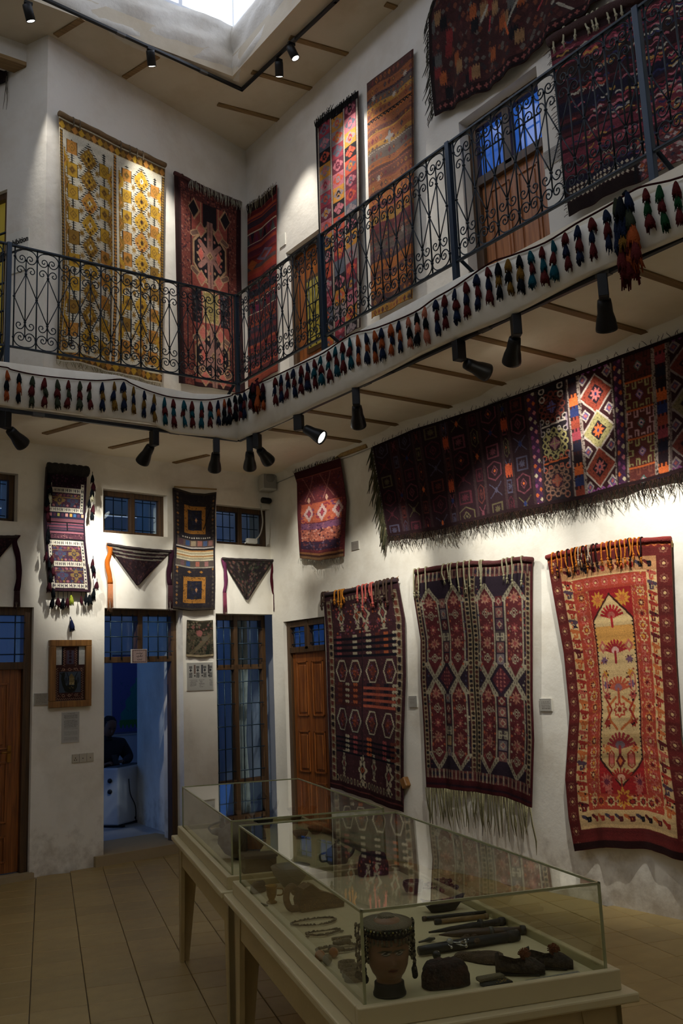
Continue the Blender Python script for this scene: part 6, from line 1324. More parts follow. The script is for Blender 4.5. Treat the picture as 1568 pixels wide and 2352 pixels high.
# person seated in the office
PX, PY = 4.38, 11.25
root = thing('person', 'person in dark clothes seated in the dim office, looking down at a phone', 'person', (PX, PY, .085))
def skin(name, verts, edges, radii, m, parent, sub=2):
    me = bpy.data.meshes.new(name); me.from_pydata(verts, edges, []); o = bpy.data.objects.new(name, me); col.objects.link(o); md = o.modifiers.new('skin', 'SKIN')
    for i, r in enumerate(radii): me.skin_vertices[0].data[i].radius = (r, r) if not hasattr(r, '__len__') else r
    me.skin_vertices[0].data[0].use_root = True; md.use_smooth_shade = True; s = o.modifiers.new('sub', 'SUBSURF'); s.levels = s.render_levels = sub
    o.data.materials.append(m); o.parent = parent; o.matrix_parent_inverse = parent_world(parent).inverted(); return o
def pv(x, y, z): return (PX + x, PY + y, .085 + (z if z < .5 else .5 + (z - .5)*.82))
# faces the camera side (-y); seat height .45
V = [pv(0, 0, .52), pv(0, -.02, .68), pv(0, -.06, .84), pv(0, -.10, .98), pv(0, -.13, 1.05), pv(0, -.17, 1.12),
     pv(-.19, -.09, .96), pv(-.27, -.14, .76), pv(-.16, -.36, .70), pv(.19, -.09, .96), pv(.28, -.14, .76), pv(.12, -.36, .72),
     pv(-.10, -.04, .50), pv(-.15, -.42, .50), pv(-.14, -.45, .10), pv(-.14, -.58, .05), pv(.10, -.04, .50), pv(.16, -.42, .50), pv(.15, -.45, .10), pv(.15, -.58, .05)]
E_ = [(0, 1), (1, 2), (2, 3), (3, 4), (4, 5), (3, 6), (6, 7), (7, 8), (3, 9), (9, 10), (10, 11), (0, 12), (12, 13), (13, 14), (14, 15), (0, 16), (16, 17), (17, 18), (18, 19)]
Rr = [.17, .17, .185, .15, .065, .055, .095, .07, .038, .095, .07, .038, .10, .075, .05, .04, .10, .075, .05, .04]
skin('body', V, E_, Rr, mat('dark clothing', (26, 28, 36), .9), root)
M_SKIN = mat('skin', (120, 84, 64), .6)
hd = MB(); Mh = Matrix.Translation(pv(0, -.20, 1.235)) @ Matrix.Rotation(.35, 4, 'X')
hd.lathe([(.001, -.115), (.04, -.11), (.062, -.085), (.074, -.04), (.080, 0), (.080, .04), (.070, .08), (.045, .105), (.001, .115)], 24, 0, Mh, 1, 1.2)
hd.ball(Mh @ Vector((0, -.10, -.02)), .016, 8, 0, (.8, 1.1, 1.4)); hd.ball(Mh @ Vector((.08, 0, -.01)), .02, 8, 0, (.4, .8, 1.4)); hd.ball(Mh @ Vector((-.08, 0, -.01)), .02, 8, 0, (.4, .8, 1.4)); hd.ball(Mh @ Vector((0, -.088, -.058)), .018, 8, 0, (1.3, .4, .4))
head = obj('head', hd.mesh('head', M_SKIN), root)
b = MB(); b.ball(Mh @ Vector((-.03, -.088, .012)), .010, 8); b.ball(Mh @ Vector((.03, -.088, .012)), .010, 8); obj('eye', b.mesh('eye', mat('eye dark', (30, 26, 24), .3)), head)
b = MB(); b.lathe([(.084, .0), (.088, .03), (.082, .075), (.055, .112), (.001, .124)], 22, 0, Mh @ Matrix.Translation((0, .014, .0)), 1, 1.12); obj('hair', b.mesh('hair', mat('black hair', (18, 16, 16), .8, bump=.8, bscale=120)), head)
def hand(w, dirv, sidev, thumb, parent):
    w, d, s = Vector(w), Vector(dirv).normalized(), Vector(sidev).normalized(); n = d.cross(s); V = [w, w + d*.05]; E2 = [(0, 1)]; Rd = [(.024, .018), (.034, .015)]
    for k, (o_, l) in enumerate(((-.030, .055), (-.010, .064), (.010, .060), (.030, .048))):
        i = len(V); V += [w + d*.085 + s*o_, w + d*(.085 + l*.5) + s*o_ - n*.014, w + d*(.085 + l*.7) + s*o_ - n*.04]; E2 += [(1, i), (i, i + 1), (i + 1, i + 2)]; Rd += [.010, .009, .007]
    i = len(V); V += [w + d*.03 + s*.045*thumb, w + d*.07 + s*.055*thumb - n*.02]; E2 += [(1, i), (i, i + 1)]; Rd += [.011, .009]
    return skin('hand', [tuple(v) for v in V], E2, Rd, M_SKIN, parent, 1)
hand(pv(-.15, -.37, .705), (.6, -.6, .35), (.5, .6, .1), 1, root); hand(pv(.11, -.37, .725), (-.6, -.6, .3), (.5, -.6, .1), -1, root)
o = thing('mobile_phone', 'black phone held low by the person in the office', 'phone', pv(-.02, -.45, .72)); obj('case', MB().bevbox((-.035, -.004, -.07), (.035, .004, .07), .004, M=Matrix.Translation(pv(-.02, -.45, .78)) @ Matrix.Rotation(-.7, 4, 'X')).mesh('case', M_BLACK), o)
root = thing('office_chair', 'dark chair the person in the office sits on', 'chair', pv(0, .05, 0))
obj('seat', MB().bevbox(pv(-.24, -.25, .36), pv(.24, .22, .43), .02).mesh('seat', mat('dark upholstery', (34, 32, 36), .9)), root); obj('backrest', MB().bevbox(pv(-.22, .20, .52), pv(.22, .25, .98), .02).mesh('backrest', MATS['dark upholstery']), root)
for sx in (-.21, .21):
    for sy in (-.2, .2): obj('leg', MB().tube([pv(sx, sy, 0), pv(sx, sy, .37)], .014, 8).mesh('leg', M_BLACK), root)
    obj('back_post', MB().tube([pv(sx, .2, .37), pv(sx, .225, .95)], .012, 8).mesh('back_post', M_BLACK), root)

# tall dark cupboard and a pale curtain seen through the barred window
root = thing('cupboard', 'tall dark cupboard seen dimly through the barred window beside the corner', 'cupboard', (5.4, 11.2, .085)); MC = mat('dark cupboard wood', (44, 32, 24), .5)
bd = obj('carcass', MB().bevbox((5.10, 11.05, .085), (5.72, 11.5, 1.95), .01).mesh('carcass', MC), root)
for k in range(2): dd = obj('door', MB().bevbox((5.12 + .30*k, 11.028, .14), (5.40 + .30*k, 11.05, 1.90), .006).mesh('door', MC), root); obj('knob', MB().ball((5.37 + .08*k, 11.02, 1.0), .014, 8).mesh('knob', M_BLACK), dd)
root = thing('curtain', 'pale narrow curtain hanging behind the right half of the barred window', 'curtain', (5.55, 9.75, 2.6)); b = MB(); N_ = 40; vs = []
for j, z in enumerate((.35, 1.0, 1.8, 2.7)):
    for i in range(N_): u = i/(N_ - 1); vs.append((5.36 + .20*u*(1 - .25*(j == 1)), 9.72 + .022*sin(u*26 + j*.4), z))
b.add(vs, [(j*N_ + i, j*N_ + i + 1, (j + 1)*N_ + i + 1, (j + 1)*N_ + i) for j in range(3) for i in range(N_ - 1)], 0, True); obj('cloth', b.mesh('cloth', mat('curtain cloth', (190, 188, 176), .9)), root)
obj('curtain_rod', MB().tube([(5.2, 9.72, 2.71), (5.84, 9.72, 2.71)], .012, 8).mesh('curtain_rod', M_BLACK), root)

# ================================================================== SHOW CASES
M_CREAM = mat('cream painted wood', (188, 166, 114), .45, bump=.08, bscale=40, var=.06, vscale=5)
M_CREAM2 = mat('cream trim paint', (200, 184, 138), .4)
M_DECK = mat('case lining', (206, 192, 150), .8)
M_GL = clear_glass('case glass', (.95, .96, .92), 1.52, 1.35)
M_GE = mat('green glass edge', (156, 156, 112), .25, spec=.8)
DZ, GZ = .76, 1.02
def case_M(o): return Matrix([[VD[0], UD[0], 0, o[0]], [VD[1], UD[1], 0, o[1]], [0, 0, 1, 0], [0, 0, 0, 1]])
def showcase(label, o, W, Ln):
    M = case_M(o); root = thing('glass_showcase', label, 'showcase', (o[0], o[1], 0))
    def bb(nm, lo, hi, m=M_CREAM, bev=.004, par=None): return obj(nm, MB().bevbox(lo, hi, bev, M=M).mesh(nm, m), par or root)
    # apron boards
    bb('apron', (-.02, -.02, .56), (W + .02, .0, .70)); bb('apron', (-.02, Ln, .56), (W + .02, Ln + .02, .70)); bb('apron', (-.02, 0, .56), (0, Ln, .70)); bb('apron', (W, 0, .56), (W + .02, Ln, .70))
    # flat tapering legs, two boards meeting at each corner
    for ix, x in enumerate((-.025, W + .025)):
        for iy, y in enumerate((-.025, Ln + .025)):
            sx, sy = (1 if ix == 0 else -1), (1 if iy == 0 else -1); b = MB(); t = .022
            for (ax, sg) in ((0, sx), (1, sy)):
                w0, w1 = .055, .13; q = [(0, 0), (sg*w0, 0), (sg*w1, .70), (0, .70)]
                vs = []
                for tt in (0, t):
                    for (u, z) in q: vs.append(M @ (Vector((x + u, y + tt*sy, z)) if ax == 0 else Vector((x + tt*sx, y + u, z))))
                b.add(vs, [(0, 1, 2, 3), (7, 6, 5, 4), (0, 4, 5, 1), (1, 5, 6, 2), (2, 6, 7, 3), (3, 7, 4, 0)])
            obj('leg', b.mesh('leg', M_CREAM), root)
    bb('top_lip', (-.065, -.065, .700), (W + .065, Ln + .065, .728), M_CREAM2, .006)
    bb('inner_rim', (-.030, -.030, .728), (W + .03, -.004, .785), M_CREAM2); bb('inner_rim', (-.030, Ln + .004, .728), (W + .03, Ln + .03, .785), M_CREAM2); bb('inner_rim', (-.030, -.004, .728), (-.004, Ln + .004, .785), M_CREAM2); bb('inner_rim', (W + .004, -.004, .728), (W + .03, Ln + .004, .785), M_CREAM2)
    bb('deck', (0, 0, .728), (W, Ln, DZ), M_DECK, .001)
    t = .006
    for nm, lo, hi in (('glass_side', (0, 0, .762), (W, t, GZ - t)), ('glass_side', (0, Ln - t, .762), (W, Ln, GZ - t)), ('glass_side', (0, t, .762), (t, Ln - t, GZ - t)), ('glass_side', (W - t, t, .762), (W, Ln - t, GZ - t)), ('glass_top', (0, 0, GZ - t), (W, Ln, GZ))):
        obj(nm, MB().box(lo, hi, M=M).mesh(nm, M_GL), root)
    e = .0035
    for p, q in (((0, 0, GZ), (W, 0, GZ)), ((W, 0, GZ), (W, Ln, GZ)), ((W, Ln, GZ), (0, Ln, GZ)), ((0, Ln, GZ), (0, 0, GZ)), ((0, 0, .78), (0, 0, GZ)), ((W, 0, .78), (W, 0, GZ)), ((0, Ln, .78), (0, Ln, GZ)), ((W, Ln, .78), (W, Ln, GZ))):
        lo = [min(a, b_) - e for a, b_ in zip(p, q)]; hi = [max(a, b_) + e for a, b_ in zip(p, q)]; obj('glass_edge', MB().box(lo, hi, M=M).mesh('glass_edge', M_GE), root)
    return root
showcase('near glass showcase on cream legs with the mannequin head in it', (1.593, 2.198), .745, 1.72)
showcase('far glass showcase on cream legs, behind the near one', (2.17, 3.985), .745, 1.64)

def at(x, y, z=DZ + .001): return hit(x, y, 2, z)
def rotM(p, deg=0): return Matrix.Translation(Vector(p)) @ Matrix.Rotation(radians(deg), 4, 'Z')
AV = math.degrees(atan2(VD[1], VD[0]))    # angle of the case's short side
# ---- mannequin head
hp = np.array([1.738, 2.276, DZ + .001]); face_dir = math.degrees(atan2(-hp[1], -hp[0])) + 13
root = thing('mannequin_head', 'dark tan mannequin head with painted eyes on a black neck base, nearest front corner', 'mannequin', tuple(hp)); Mh = rotM(hp, face_dir + 90)  # local -y looks out
nt_, nz_ = 64, 90; vs = []; cols_ = []
prof = [(0, .042), (.018, .037), (.034, .033), (.044, .036), (.055, .044), (.075, .052), (.10, .056), (.125, .057), (.15, .056), (.175, .050), (.195, .035), (.204, .015)]
for j in range(nz_ + 1):
    z = .204*j/nz_; r = np.interp(z, [p[0] for p in prof], [p[1] for p in prof])
    for i in range(nt_):
        t = 2*pi*i/nt_; s_, c_ = sin(t), -cos(t)   # c_=-1 at the face
        front = max(0, cos(t)); sx, sy = 1.06, 1.12
        x, y = r*s_*sx, r*c_*sy*(1.0 if c_ < 0 else 1.12)
        if z < .05: y += .012*(1 - z/.05)*.6
        if c_ > 0 and z < .055: y -= .02*(1 - z/.055)*c_
        g = lambda cx, cz, wx, wz: math.exp(-((x - cx)/wx)**2 - ((z - cz)/wz)**2)*(front > .3)
        d = 0
        d += .013*g(0, .090, .0065, .009) + .006*g(0, .103, .005, .014) + .004*g(.007, .086, .004, .004) + .004*g(-.007, .086, .004, .004)    # nose
        d -= .006*g(.0195, .117, .012, .010) + .006*g(-.0195, .117, .012, .010)   # sockets
        d += .0028*g(.0195, .1165, .008, .0055) + .0028*g(-.0195, .1165, .008, .0055)
        d += .0042*g(0, .0735, .011, .0030) + .0046*g(0, .0675, .0095, .0032) - .002*g(0, .0705, .012, .0014)   # lips
        d += .006*g(0, .052, .013, .010) - .002*g(0, .061, .012, .004)          # chin
        d += .0025*g(.03, .092, .014, .014) + .0025*g(-.03, .092, .014, .014) + .003*g(0, .137, .03, .012)
        y -= d
        vs.append((x, y, z + .006)); k = (164, 116, 80)
        if front > .3:
            for s in (-1, 1):
                ex_, ez = (x - s*.0195)/.0095, (z - .1168 + .0002*s*(x - s*.0195)/.0095)/.0045; er = ex_**2 + ez**2
                if er < 2.0: k = (40, 50, 40)
                if er < 1: k = (214, 204, 184)
                if (x - s*.0195)**2 + (z - .117)**2 < .0042**2: k = (34, 24, 20)
                if er >= 1 and er < 5 and z > .119: k = (84, 84, 66) if er > 2.4 else (24, 22, 20)
                if abs(z - .1335 - .004*(1 - ((x - s*.02)/.014)**2)) < .0016 and abs(x - s*.02) < .013: k = (50, 34, 26)
            if ((x)/.0125)**2 + ((z - .0705)/.0052)**2 < 1: k = (136, 60, 50) if abs(z - .0706) > .0007 else (80, 36, 32)
        cols_.append(k)
fs = [(j*nt_ + i, j*nt_ + (i + 1) % nt_, (j + 1)*nt_ + (i + 1) % nt_, (j + 1)*nt_ + i) for j in range(nz_) for i in range(nt_)] + [tuple(nz_*nt_ + i for i in range(nt_))]
me = bpy.data.meshes.new('head'); me.from_pydata([Mh @ Vector(v) for v in vs], [], fs); me.polygons.foreach_set('use_smooth', [True]*len(fs)); weave_attr(me, np.array(cols_, float)); m_ = cloth_mat('painted vinyl skin', .45); m_.node_tree.nodes['Principled BSDF'].inputs['Specular IOR Level'].default_value = .4; m_.node_tree.links.remove(m_.node_tree.nodes['Principled BSDF'].inputs['Normal'].links[0]); me.materials.append(m_); hd_ = obj('head', me, root)
for s in (-1, 1): b = MB(); b.ball(Mh @ Vector((s*.053, .006, .118)), .012, 10, 0, (.35, .6, 1.3)); obj('ear', b.mesh('ear', mat('mannequin ear', (120, 80, 54), .5)), hd_)
obj('neck_base', MB().lathe([(.047, 0), (.0475, .006), (.045, .012), (.043, .022), (.0425, .034), (.040, .036)], 40, 0, Mh).mesh('neck_base', mat('black neck band', (14, 14, 14), .5)), root)
# ---- headdress with coin fringe
M_SIL = mat('tarnished silver', (120, 112, 92), .38, .85, bump=.5, bscale=260); M_SILD = mat('dark beadwork', (34, 34, 30), .5, .4, bump=.8, bscale=300)
root = thing('beaded_headdress', 'flat silver disc headdress with beaded coin fringes on the mannequin head', 'headdress', tuple(hp + np.array([0, 0, .17])))
Md = Mh @ Matrix.Translation((0, .004, .190)) @ Matrix.Rotation(radians(4), 4, 'X')
obj('disc', MB().lathe([(.070, -.006), (.075, -.002), (.074, .004), (.05, .009), (.026, .012), (.024, .022), (.020, .024), (.001, .025)], 48, 0, Md, 1, 1.02).mesh('disc', M_SIL), root)
b = MB(); R = random.Random(5)
for i in range(44): t = 2*pi*i/44; b.ball(Md @ Vector((.0755*cos(t), .076*sin(t), -.004)), .0034, 6, i % 3)
for i in range(30): t = 2*pi*i/30; b.ball(Md @ Vector((.030*cos(t), .03*sin(t), .0125)), .0022, 6, 1)
obj('rim_bead', b.mesh('rim_bead', [mat('yellow bead', (170, 160, 70), .35), mat('silver bead', (190, 186, 170), .25, .8), mat('green bead', (60, 84, 60), .3)]), root)
obj('cloth_cap', MB().lathe([(.062, .160), (.065, .17), (.067, .188)], 40, 0, Mh, .98, 1.1).mesh('cloth_cap', M_SILD), root)
b = MB()
for i in range(34):
    t = pi*(1.0 + (i - 16.5)/16.5*.98) + pi/2 ; x, y = .066*cos(t), .072*sin(t); fr_ = -sin(t); ln = .030 if fr_ > .45 else .085
    if fr_ > .45: ln = .028 + .010*abs(cos(t)) + R.uniform(-.004, .004)
    n = int(ln/.0075)
    for k in range(n): b.ball(Mh @ Vector((x*1.03, y*1.03, .182 - k*.0075)), .0033, 5, k % 2)
    b.ball(Mh @ Vector((x*1.03, y*1.03, .182 - n*.0075)), .0052, 6, 1, (1, .6, 1.4))
obj('coin_fringe', b.mesh('coin_fringe', [M_SILD, M_SIL]), root)['kind'] = 'stuff'
for s in (-1, 1):
    b = MB()
    for q in range(4):
        x0, y0 = s*(.072 + .004*q), -.02 + .018*q
        for k in range(15): b.ball(Mh @ Vector((x0 + .002*sin(k + q), y0, .185 - k*.009)), .0042 if k % 3 else .0062, 6, (k + q) % 2, (1, .7, 1.2))
        b.ball(Mh @ Vector((x0, y0, .185 - 15*.009)), .011, 8, 0, (1, .5, 1))
    obj('side_pendant', b.mesh('side_pendant', [M_SILD, M_SIL]), root)
# ---- shoes
M_SHOE = mat('brown embroidered slipper', (66, 50, 36), .8, bump=.7, bscale=120, var=.4, vscale=40); M_SIN = mat('slipper lining', (24, 24, 18), .9); M_POM = mat('rust pompom wool', (140, 70, 28), .95, bump=1, bscale=200)
def slipper(label, p, deg, s=1.0):
    root = thing('slipper', label, 'shoe', tuple(p), 'embroidered slippers'); M = rotM(p, deg) @ Matrix.Scale(s, 4); N = 26; Lh = .13
    rows = []; inner = []
    for j in range(N + 1):
        u = j/N; x = -Lh/2 + Lh*u; w = .034*sqrt(max(0, sin(pi*min(1, (u*.93 + .035)))))*(1.08 if u > .55 else .95) + .001
        hgt = np.interp(u, [0, .1, .4, .62, .8, 1], [.050, .056, .040, .046, .038, .022])
        rows.append((x, w, hgt))
    b = MB(); n = 14; vs = []
    for (x, w, hgt) in rows:
        for i in range(n): t = pi*i/(n - 1); open_ = 1 if x > .012 else 0
        for i in range(n):
            t = 2*pi*i/n; cz = max(-.0, sin(t)); vs.append(M @ Vector((x, w*cos(t), (.5 + .5*sin(t))*hgt)))
    fs = []
    for j in range(N):
        for i in range(n):
            top = sin(2*pi*(i + .5)/n) > .55
            if top and rows[j][0] < .012 and j > 1: continue
            fs.append((j*n + i, j*n + (i + 1) % n, (j + 1)*n + (i + 1) % n, (j + 1)*n + i))
    fs += [tuple(range(n))[::-1], tuple(N*n + i for i in range(n))]; b.add(vs, fs, 0, True); obj('upper', b.mesh('upper', M_SHOE), root)
    b = MB(); b.bevbox((-.055, -.026, .002), (.05, .026, .006), .001, M=M); obj('insole', b.mesh('insole', M_SIN), root)
    b = MB(); R = random.Random(int(p[0]*99)); c0 = M @ Vector((.014, 0, .046)); b.ball(c0, .015, 10)
    for i in range(60): d = Vector((R.gauss(0, 1), R.gauss(0, 1), abs(R.gauss(0, 1)))).normalized(); b.tube([c0 + d*.006, c0 + d*.019*s], .0016, 3)
    obj('pompom', b.mesh('pompom', M_POM), root)
slipper('brown slipper with a rust pompom, the left one of the pair at the front right', at(1195, 2236), AV - 28, 1.12); slipper('brown slipper with a rust pompom, the right one of the pair at the front right', at(1262, 2222), AV - 34, 1.08)
# ---- paper label, beaded purse, cap, folded purse, fabric pouch
o = thing('showcase_label', 'small printed caption sheet in front of the slippers', 'label', tuple(at(1270, 2244))); p0, p1, p2, p3 = at(1205, 2252), at(1218, 2266), at(1352, 2246), at(1326, 2230)
cvp = text_cv(30, 9, 90, 30, (168, 160, 138), [(1, 1, 29, 8.5, 1.5)], (120, 112, 100), 3); ny, nx = cvp.X.shape; u = np.linspace(0, 1, nx)[None, :, None]; v = np.linspace(0, 1, ny)[:, None, None]
P = ((1 - u)*(1 - v)*p0 + (1 - u)*v*p1 + u*v*p2 + u*(1 - v)*p3) + np.array([0, 0, .001]); idx = np.arange(ny*nx).reshape(ny, nx); f = np.stack([idx[:-1, :-1], idx[1:, :-1], idx[1:, 1:], idx[:-1, 1:]], -1).reshape(-1, 4)
me = bpy.data.meshes.new('sheet'); me.from_pydata(P.reshape(-1, 3).tolist(), [], f.tolist()); weave_attr(me, cvp.C); me.materials.append(M_PRINT); obj('sheet', me, o)
def blobby(name, label, cat, p, deg, pts, zt, m, seed=0, dome=.6, rows=7, jitter=.08, group=None, ridge=0):
    """soft cloth object: outline pts (metres) extruded into a rounded lump of height zt"""
    root = thing(name, label, cat, tuple(p), group); M = rotM(p, deg); R = random.Random(seed); o2 = smooth([(x, y, 0) for x, y in pts + [pts[0]]], 4)[:-1]; n = len(o2); cx = sum(q[0] for q in o2)/n; cy = sum(q[1] for q in o2)/n; b = MB(); vs = []
    for j in range(rows + 1):
        t = j/rows; k = (1 - t**2.2*dome) if j < rows else .02; z = zt*(sin(t*pi/2))**.8
        for i, q in enumerate(o2): jj = 1 + R.uniform(-jitter, jitter)*.5 + ridge*sin(i*2.1); vs.append(M @ Vector((cx + (q[0] - cx)*k*jj, cy + (q[1] - cy)*k*jj, .001 + z*(1 + R.uniform(-.04, .04)*(0 < j)))))
    fs = [(j*n + i, j*n + (i + 1) % n, (j + 1)*n + (i + 1) % n, (j + 1)*n + i) for j in range(rows) for i in range(n)] + [tuple(range(n))[::-1], tuple(rows*n + i for i in range(n))]
    b.add(vs, fs, 0, True); obj('body', b.mesh('body', m), root); return root
M_CAP = mat('patterned felt cap', (64, 36, 28), .95, bump=.6, bscale=90, rgb2=(30, 24, 24), vscale=34)
r_ = blobby('embroidered_cap', 'soft dark red and black patterned cap, right of the mannequin head', 'hat', at(1022, 2262), AV, [(-.062, -.034), (0, -.046), (.062, -.034), (.07, .005), (.05, .036), (0, .044), (-.05, .036), (-.07, .005)], .066, M_CAP, 3, .42, 9, .05)
M_SAND = mat('beaded sand fabric', (116, 92, 66), .8, bump=1.0, bscale=260, var=.2, vscale=60)
r_ = blobby('beaded_pouch', 'sand coloured beaded pouch with a gathered neck and silver pins, behind the cap', 'pouch', at(1105, 2205), AV - 30, [(-.085, -.016), (-.04, -.02), (.0, -.045), (.055, -.05), (.075, -.01), (.06, .035), (0, .035), (-.045, .018), (-.085, .014)], .022, M_SAND, 5, .5, 6, .08)
for i in range(7): a = i*.5; q = at(1060 + 6*i, 2178 - (i % 3)*5); obj('ruffle', MB().ball(q + np.array([0, 0, .022]), .012, 8, 0, (1.2, .7, .8)).mesh('ruffle', M_SAND), r_)
r_ = thing('folded_purse', 'small dark purse with a pale flap and gold beads, at the front edge', 'purse', tuple(at(1140, 2262))); M = rotM(at(1140, 2262), AV + 4)
obj('body', MB().bevbox((-.045, -.02, 0), (.045, .022, .010), .004, M=M).mesh('body', mat('dark embroidered purse', (38, 34, 26), .8, bump=.5, bscale=200)), r_); obj('flap', MB().bevbox((-.05, .004, .009), (.035, .036, .022), .006, M=M).mesh('flap', mat('pale beaded flap', (120, 108, 80), .8, bump=.6, bscale=260)), r_)
b = MB(); R = random.Random(2)
for i in range(26): b.ball(M @ Vector((R.uniform(-.01, .04), R.uniform(-.018, .003), .011)), .0016, 5)
obj('bead', b.mesh('bead', mat('gold bead', (180, 150, 80), .3, .9)), r_)
# silver pins and keys on the pouch
r_ = thing('silver_pins', 'bunch of small silver pins and a glass bead lying on the pouch neck', 'jewellery', tuple(at(1048, 2190))); R = random.Random(9)
for i in range(6):
    p = at(1030 + i*6, 2192 - (i*5) % 14) + np.array([0, 0, .03]); q = p + np.array([R.uniform(-.03, .05), R.uniform(-.03, .03), R.uniform(-.01, .004)]); obj('pin', MB().tube([p, q], .0018, 6).ball(q, .005, 8).mesh('pin', mat('bright silver', (190, 190, 186), .25, 1)), r_)
obj('glass_bead', MB().ball(at(1034, 2186) + np.array([0, 0, .03]), .012, 12).mesh('glass_bead', mat('clear bead', (150, 150, 140), .05, spec=1)), r_); obj('black_bead', MB().ball(at(1003, 2206) + np.array([0, 0, .016]), .014, 12).mesh('black_bead', mat('black bead', (16, 16, 16), .2)), r_)
# ---- knives, scabbards and sticks (each one a thing)
M_LEA = mat('dark worn leather', (38, 32, 26), .6, bump=.3, bscale=60); M_STEEL = mat('grey blade', (84, 84, 80), .35, .8); M_HORN = mat('horn handle', (70, 48, 28), .4); M_BAM = wood_mat('pale cane', (140, 112, 66), (116, 88, 48), .5, axis=0)
def rod(name, label, cat, p, q, radii, m, flat_=.6, ends=None, z=.012, parts=()):
    P0, P1 = at(*p), at(*q); P0[2] += z; P1[2] += z; root = thing(name, label, cat, tuple((P0 + P1)/2)); n = len(radii)
    pts = [P0 + (P1 - P0)*i/(n - 1) for i in range(n)]; b = MB(); b.tube(pts, radii, 10, 0, True, 1.0); obj('shaft', b.mesh('shaft', m), root)
    for (nm, f0, f1, r0, mm) in parts: a = P0 + (P1 - P0)*f0; c = P0 + (P1 - P0)*f1; obj(nm, MB().tube([a, a + (c - a)*.5, c], [r0*.9, r0, r0*.9], 10).mesh(nm, mm), root)
    return root
rod('dark_flute', 'dark wooden flute furthest back of the row of thin objects', 'flute', (970, 2116), (1115, 2101), [.007, .008, .008, .008, .007], M_LEA, z=.008, parts=[('mouthpiece', .0, .06, .0095, M_HORN)])
rod('cane_pipe', 'pale cane pipe with dark tips in front of the dark flute', 'pipe', (998, 2124), (1121, 2110), [.007, .009, .009, .0085, .008], M_BAM, z=.009, parts=[('dark_tip', 0, .12, .0098, M_LEA), ('end_cap', .93, 1, .011, M_BAM)])
rod('curved_dagger', 'grey dagger in a long thin sheath with a knobbed handle', 'dagger', (985, 2150), (1158, 2124), [.003, .006, .009, .010, .012, .010, .012, .013], M_LEA, z=.012, parts=[('handle', .72, .92, .010, M_HORN), ('pommel', .93, 1, .016, M_LEA), ('crosspiece', .66, .70, .02, M_LEA)])
rod('dagger', 'brown leather sheathed dagger with a pointed tip, in front of the grey dagger', 'dagger', (1008, 2158), (1207, 2146), [.002, .010, .014, .015, .014, .012, .011, .012], M_HORN, z=.015, parts=[('handle', .64, .92, .012, mat('dark horn', (50, 34, 22), .35)), ('pommel', .94, 1, .016, M_LEA), ('crosspiece', .58, .63, .018, M_STEEL)])
rod('sword_scabbard', 'thick black scabbard lying behind the pouch and the cap', 'scabbard', (962, 2197), (1190, 2160), [.014, .016, .017, .017, .016, .018], mat('black scabbard', (16, 20, 24), .35), z=.017, parts=[('hilt', .88, 1.0, .019, M_LEA)])
rod('metal_spoon', 'short grey metal spoon tip beside the mannequin headdress', 'spoon', (962, 2170), (998, 2161), [.003, .004, .008, .004], M_STEEL, z=.008)
# ---- black boat shaped dish with beads
p = at(1018, 2092); r_ = thing('boat_shaped_dish', 'black boat shaped dish filled with glittering beads, behind the flutes', 'dish', tuple(p)); M = rotM(p, AV + 4); b = MB(); n = 28; vs = []; rows = [(.55, .0), (.8, .012), (1, .035), (.92, .035), (.7, .02)]
for (k, z) in rows:
    for i in range(n): t = 2*pi*i/n; x, y = .095*k*cos(t), .035*k*sin(t); vs.append(M @ Vector((x, y, z + .02*abs(cos(t))**3*(z > .001)*k)))
b.add(vs, [(j*n + i, j*n + (i + 1) % n, (j + 1)*n + (i + 1) % n, (j + 1)*n + i) for j in range(4) for i in range(n)] + [tuple(range(n))[::-1], tuple(4*n + i for i in range(n))], 0, True); obj('bowl', b.mesh('bowl', mat('black carved wood', (18, 16, 14), .4)), r_)
b = MB(); R = random.Random(3)
for i in range(220): t, q = R.uniform(0, 2*pi), sqrt(R.random()); b.ball(M @ Vector((.07*q*cos(t), .024*q*sin(t), .026 + R.uniform(-.003, .004))), .003, 5, i % 2)
obj('beads', b.mesh('beads', [MATS['bright silver'], MATS['dark beadwork']]), r_)['kind'] = 'stuff'
# ---- heap of dark red bead strings, dark pot
def necklace(label, cen, rx, ry, deg, r, mats, n=70, z=.005, fat=None, squig=.08, pend=0, cat='necklace', group='silver necklaces'):
    p = at(*cen); root = thing('bead_necklace', label, cat, tuple(p), group); M = rotM(p, deg); R = random.Random(int(cen[0])); b = MB()
    for i in range(n):
        t = 2*pi*i/n; k = 1 + squig*sin(3*t + cen[0]); rr = r*R.uniform(.7, 1.35)*(1 if not fat else (fat if abs(sin(t - 4.4)) < .35 else 1))
        b.ball(M @ Vector((rx*k*cos(t), ry*k*sin(t), rr + .001)), rr, 6, R.randrange(len(mats)), (1, 1, .8))
    obj('bead_string', b.mesh('bead_string', mats), root)
    for i in range(pend):
        t = -pi*.85 + i*pi*.7/max(1, pend - 1); e = M @ Vector((rx*1.22*cos(t), ry*1.25*sin(t), .005)); obj('pendant', MB().ball(e, .008, 8, 0, (1, 1, .4)).mesh('pendant', mats[0]), root)
    return root
M_RB = mat('dark red bead', (80, 22, 26), .3); M_DS = mat('dull silver', (104, 96, 76), .4, .6)
for i, (cx, cy, rx) in enumerate(((985, 2040, .07), (1010, 2030, .055), (1030, 2044, .05))): necklace(('lower', 'upper', 'right hand')[i] + ' loop of the dark red bead strings heaped behind the black dish', (cx, cy), rx, .03, AV + i*25, .007, [M_RB, MATS['dark beadwork']] if i < 2 else [M_RB], 46, .005, None, .2, 0, group='dark red bead strings')
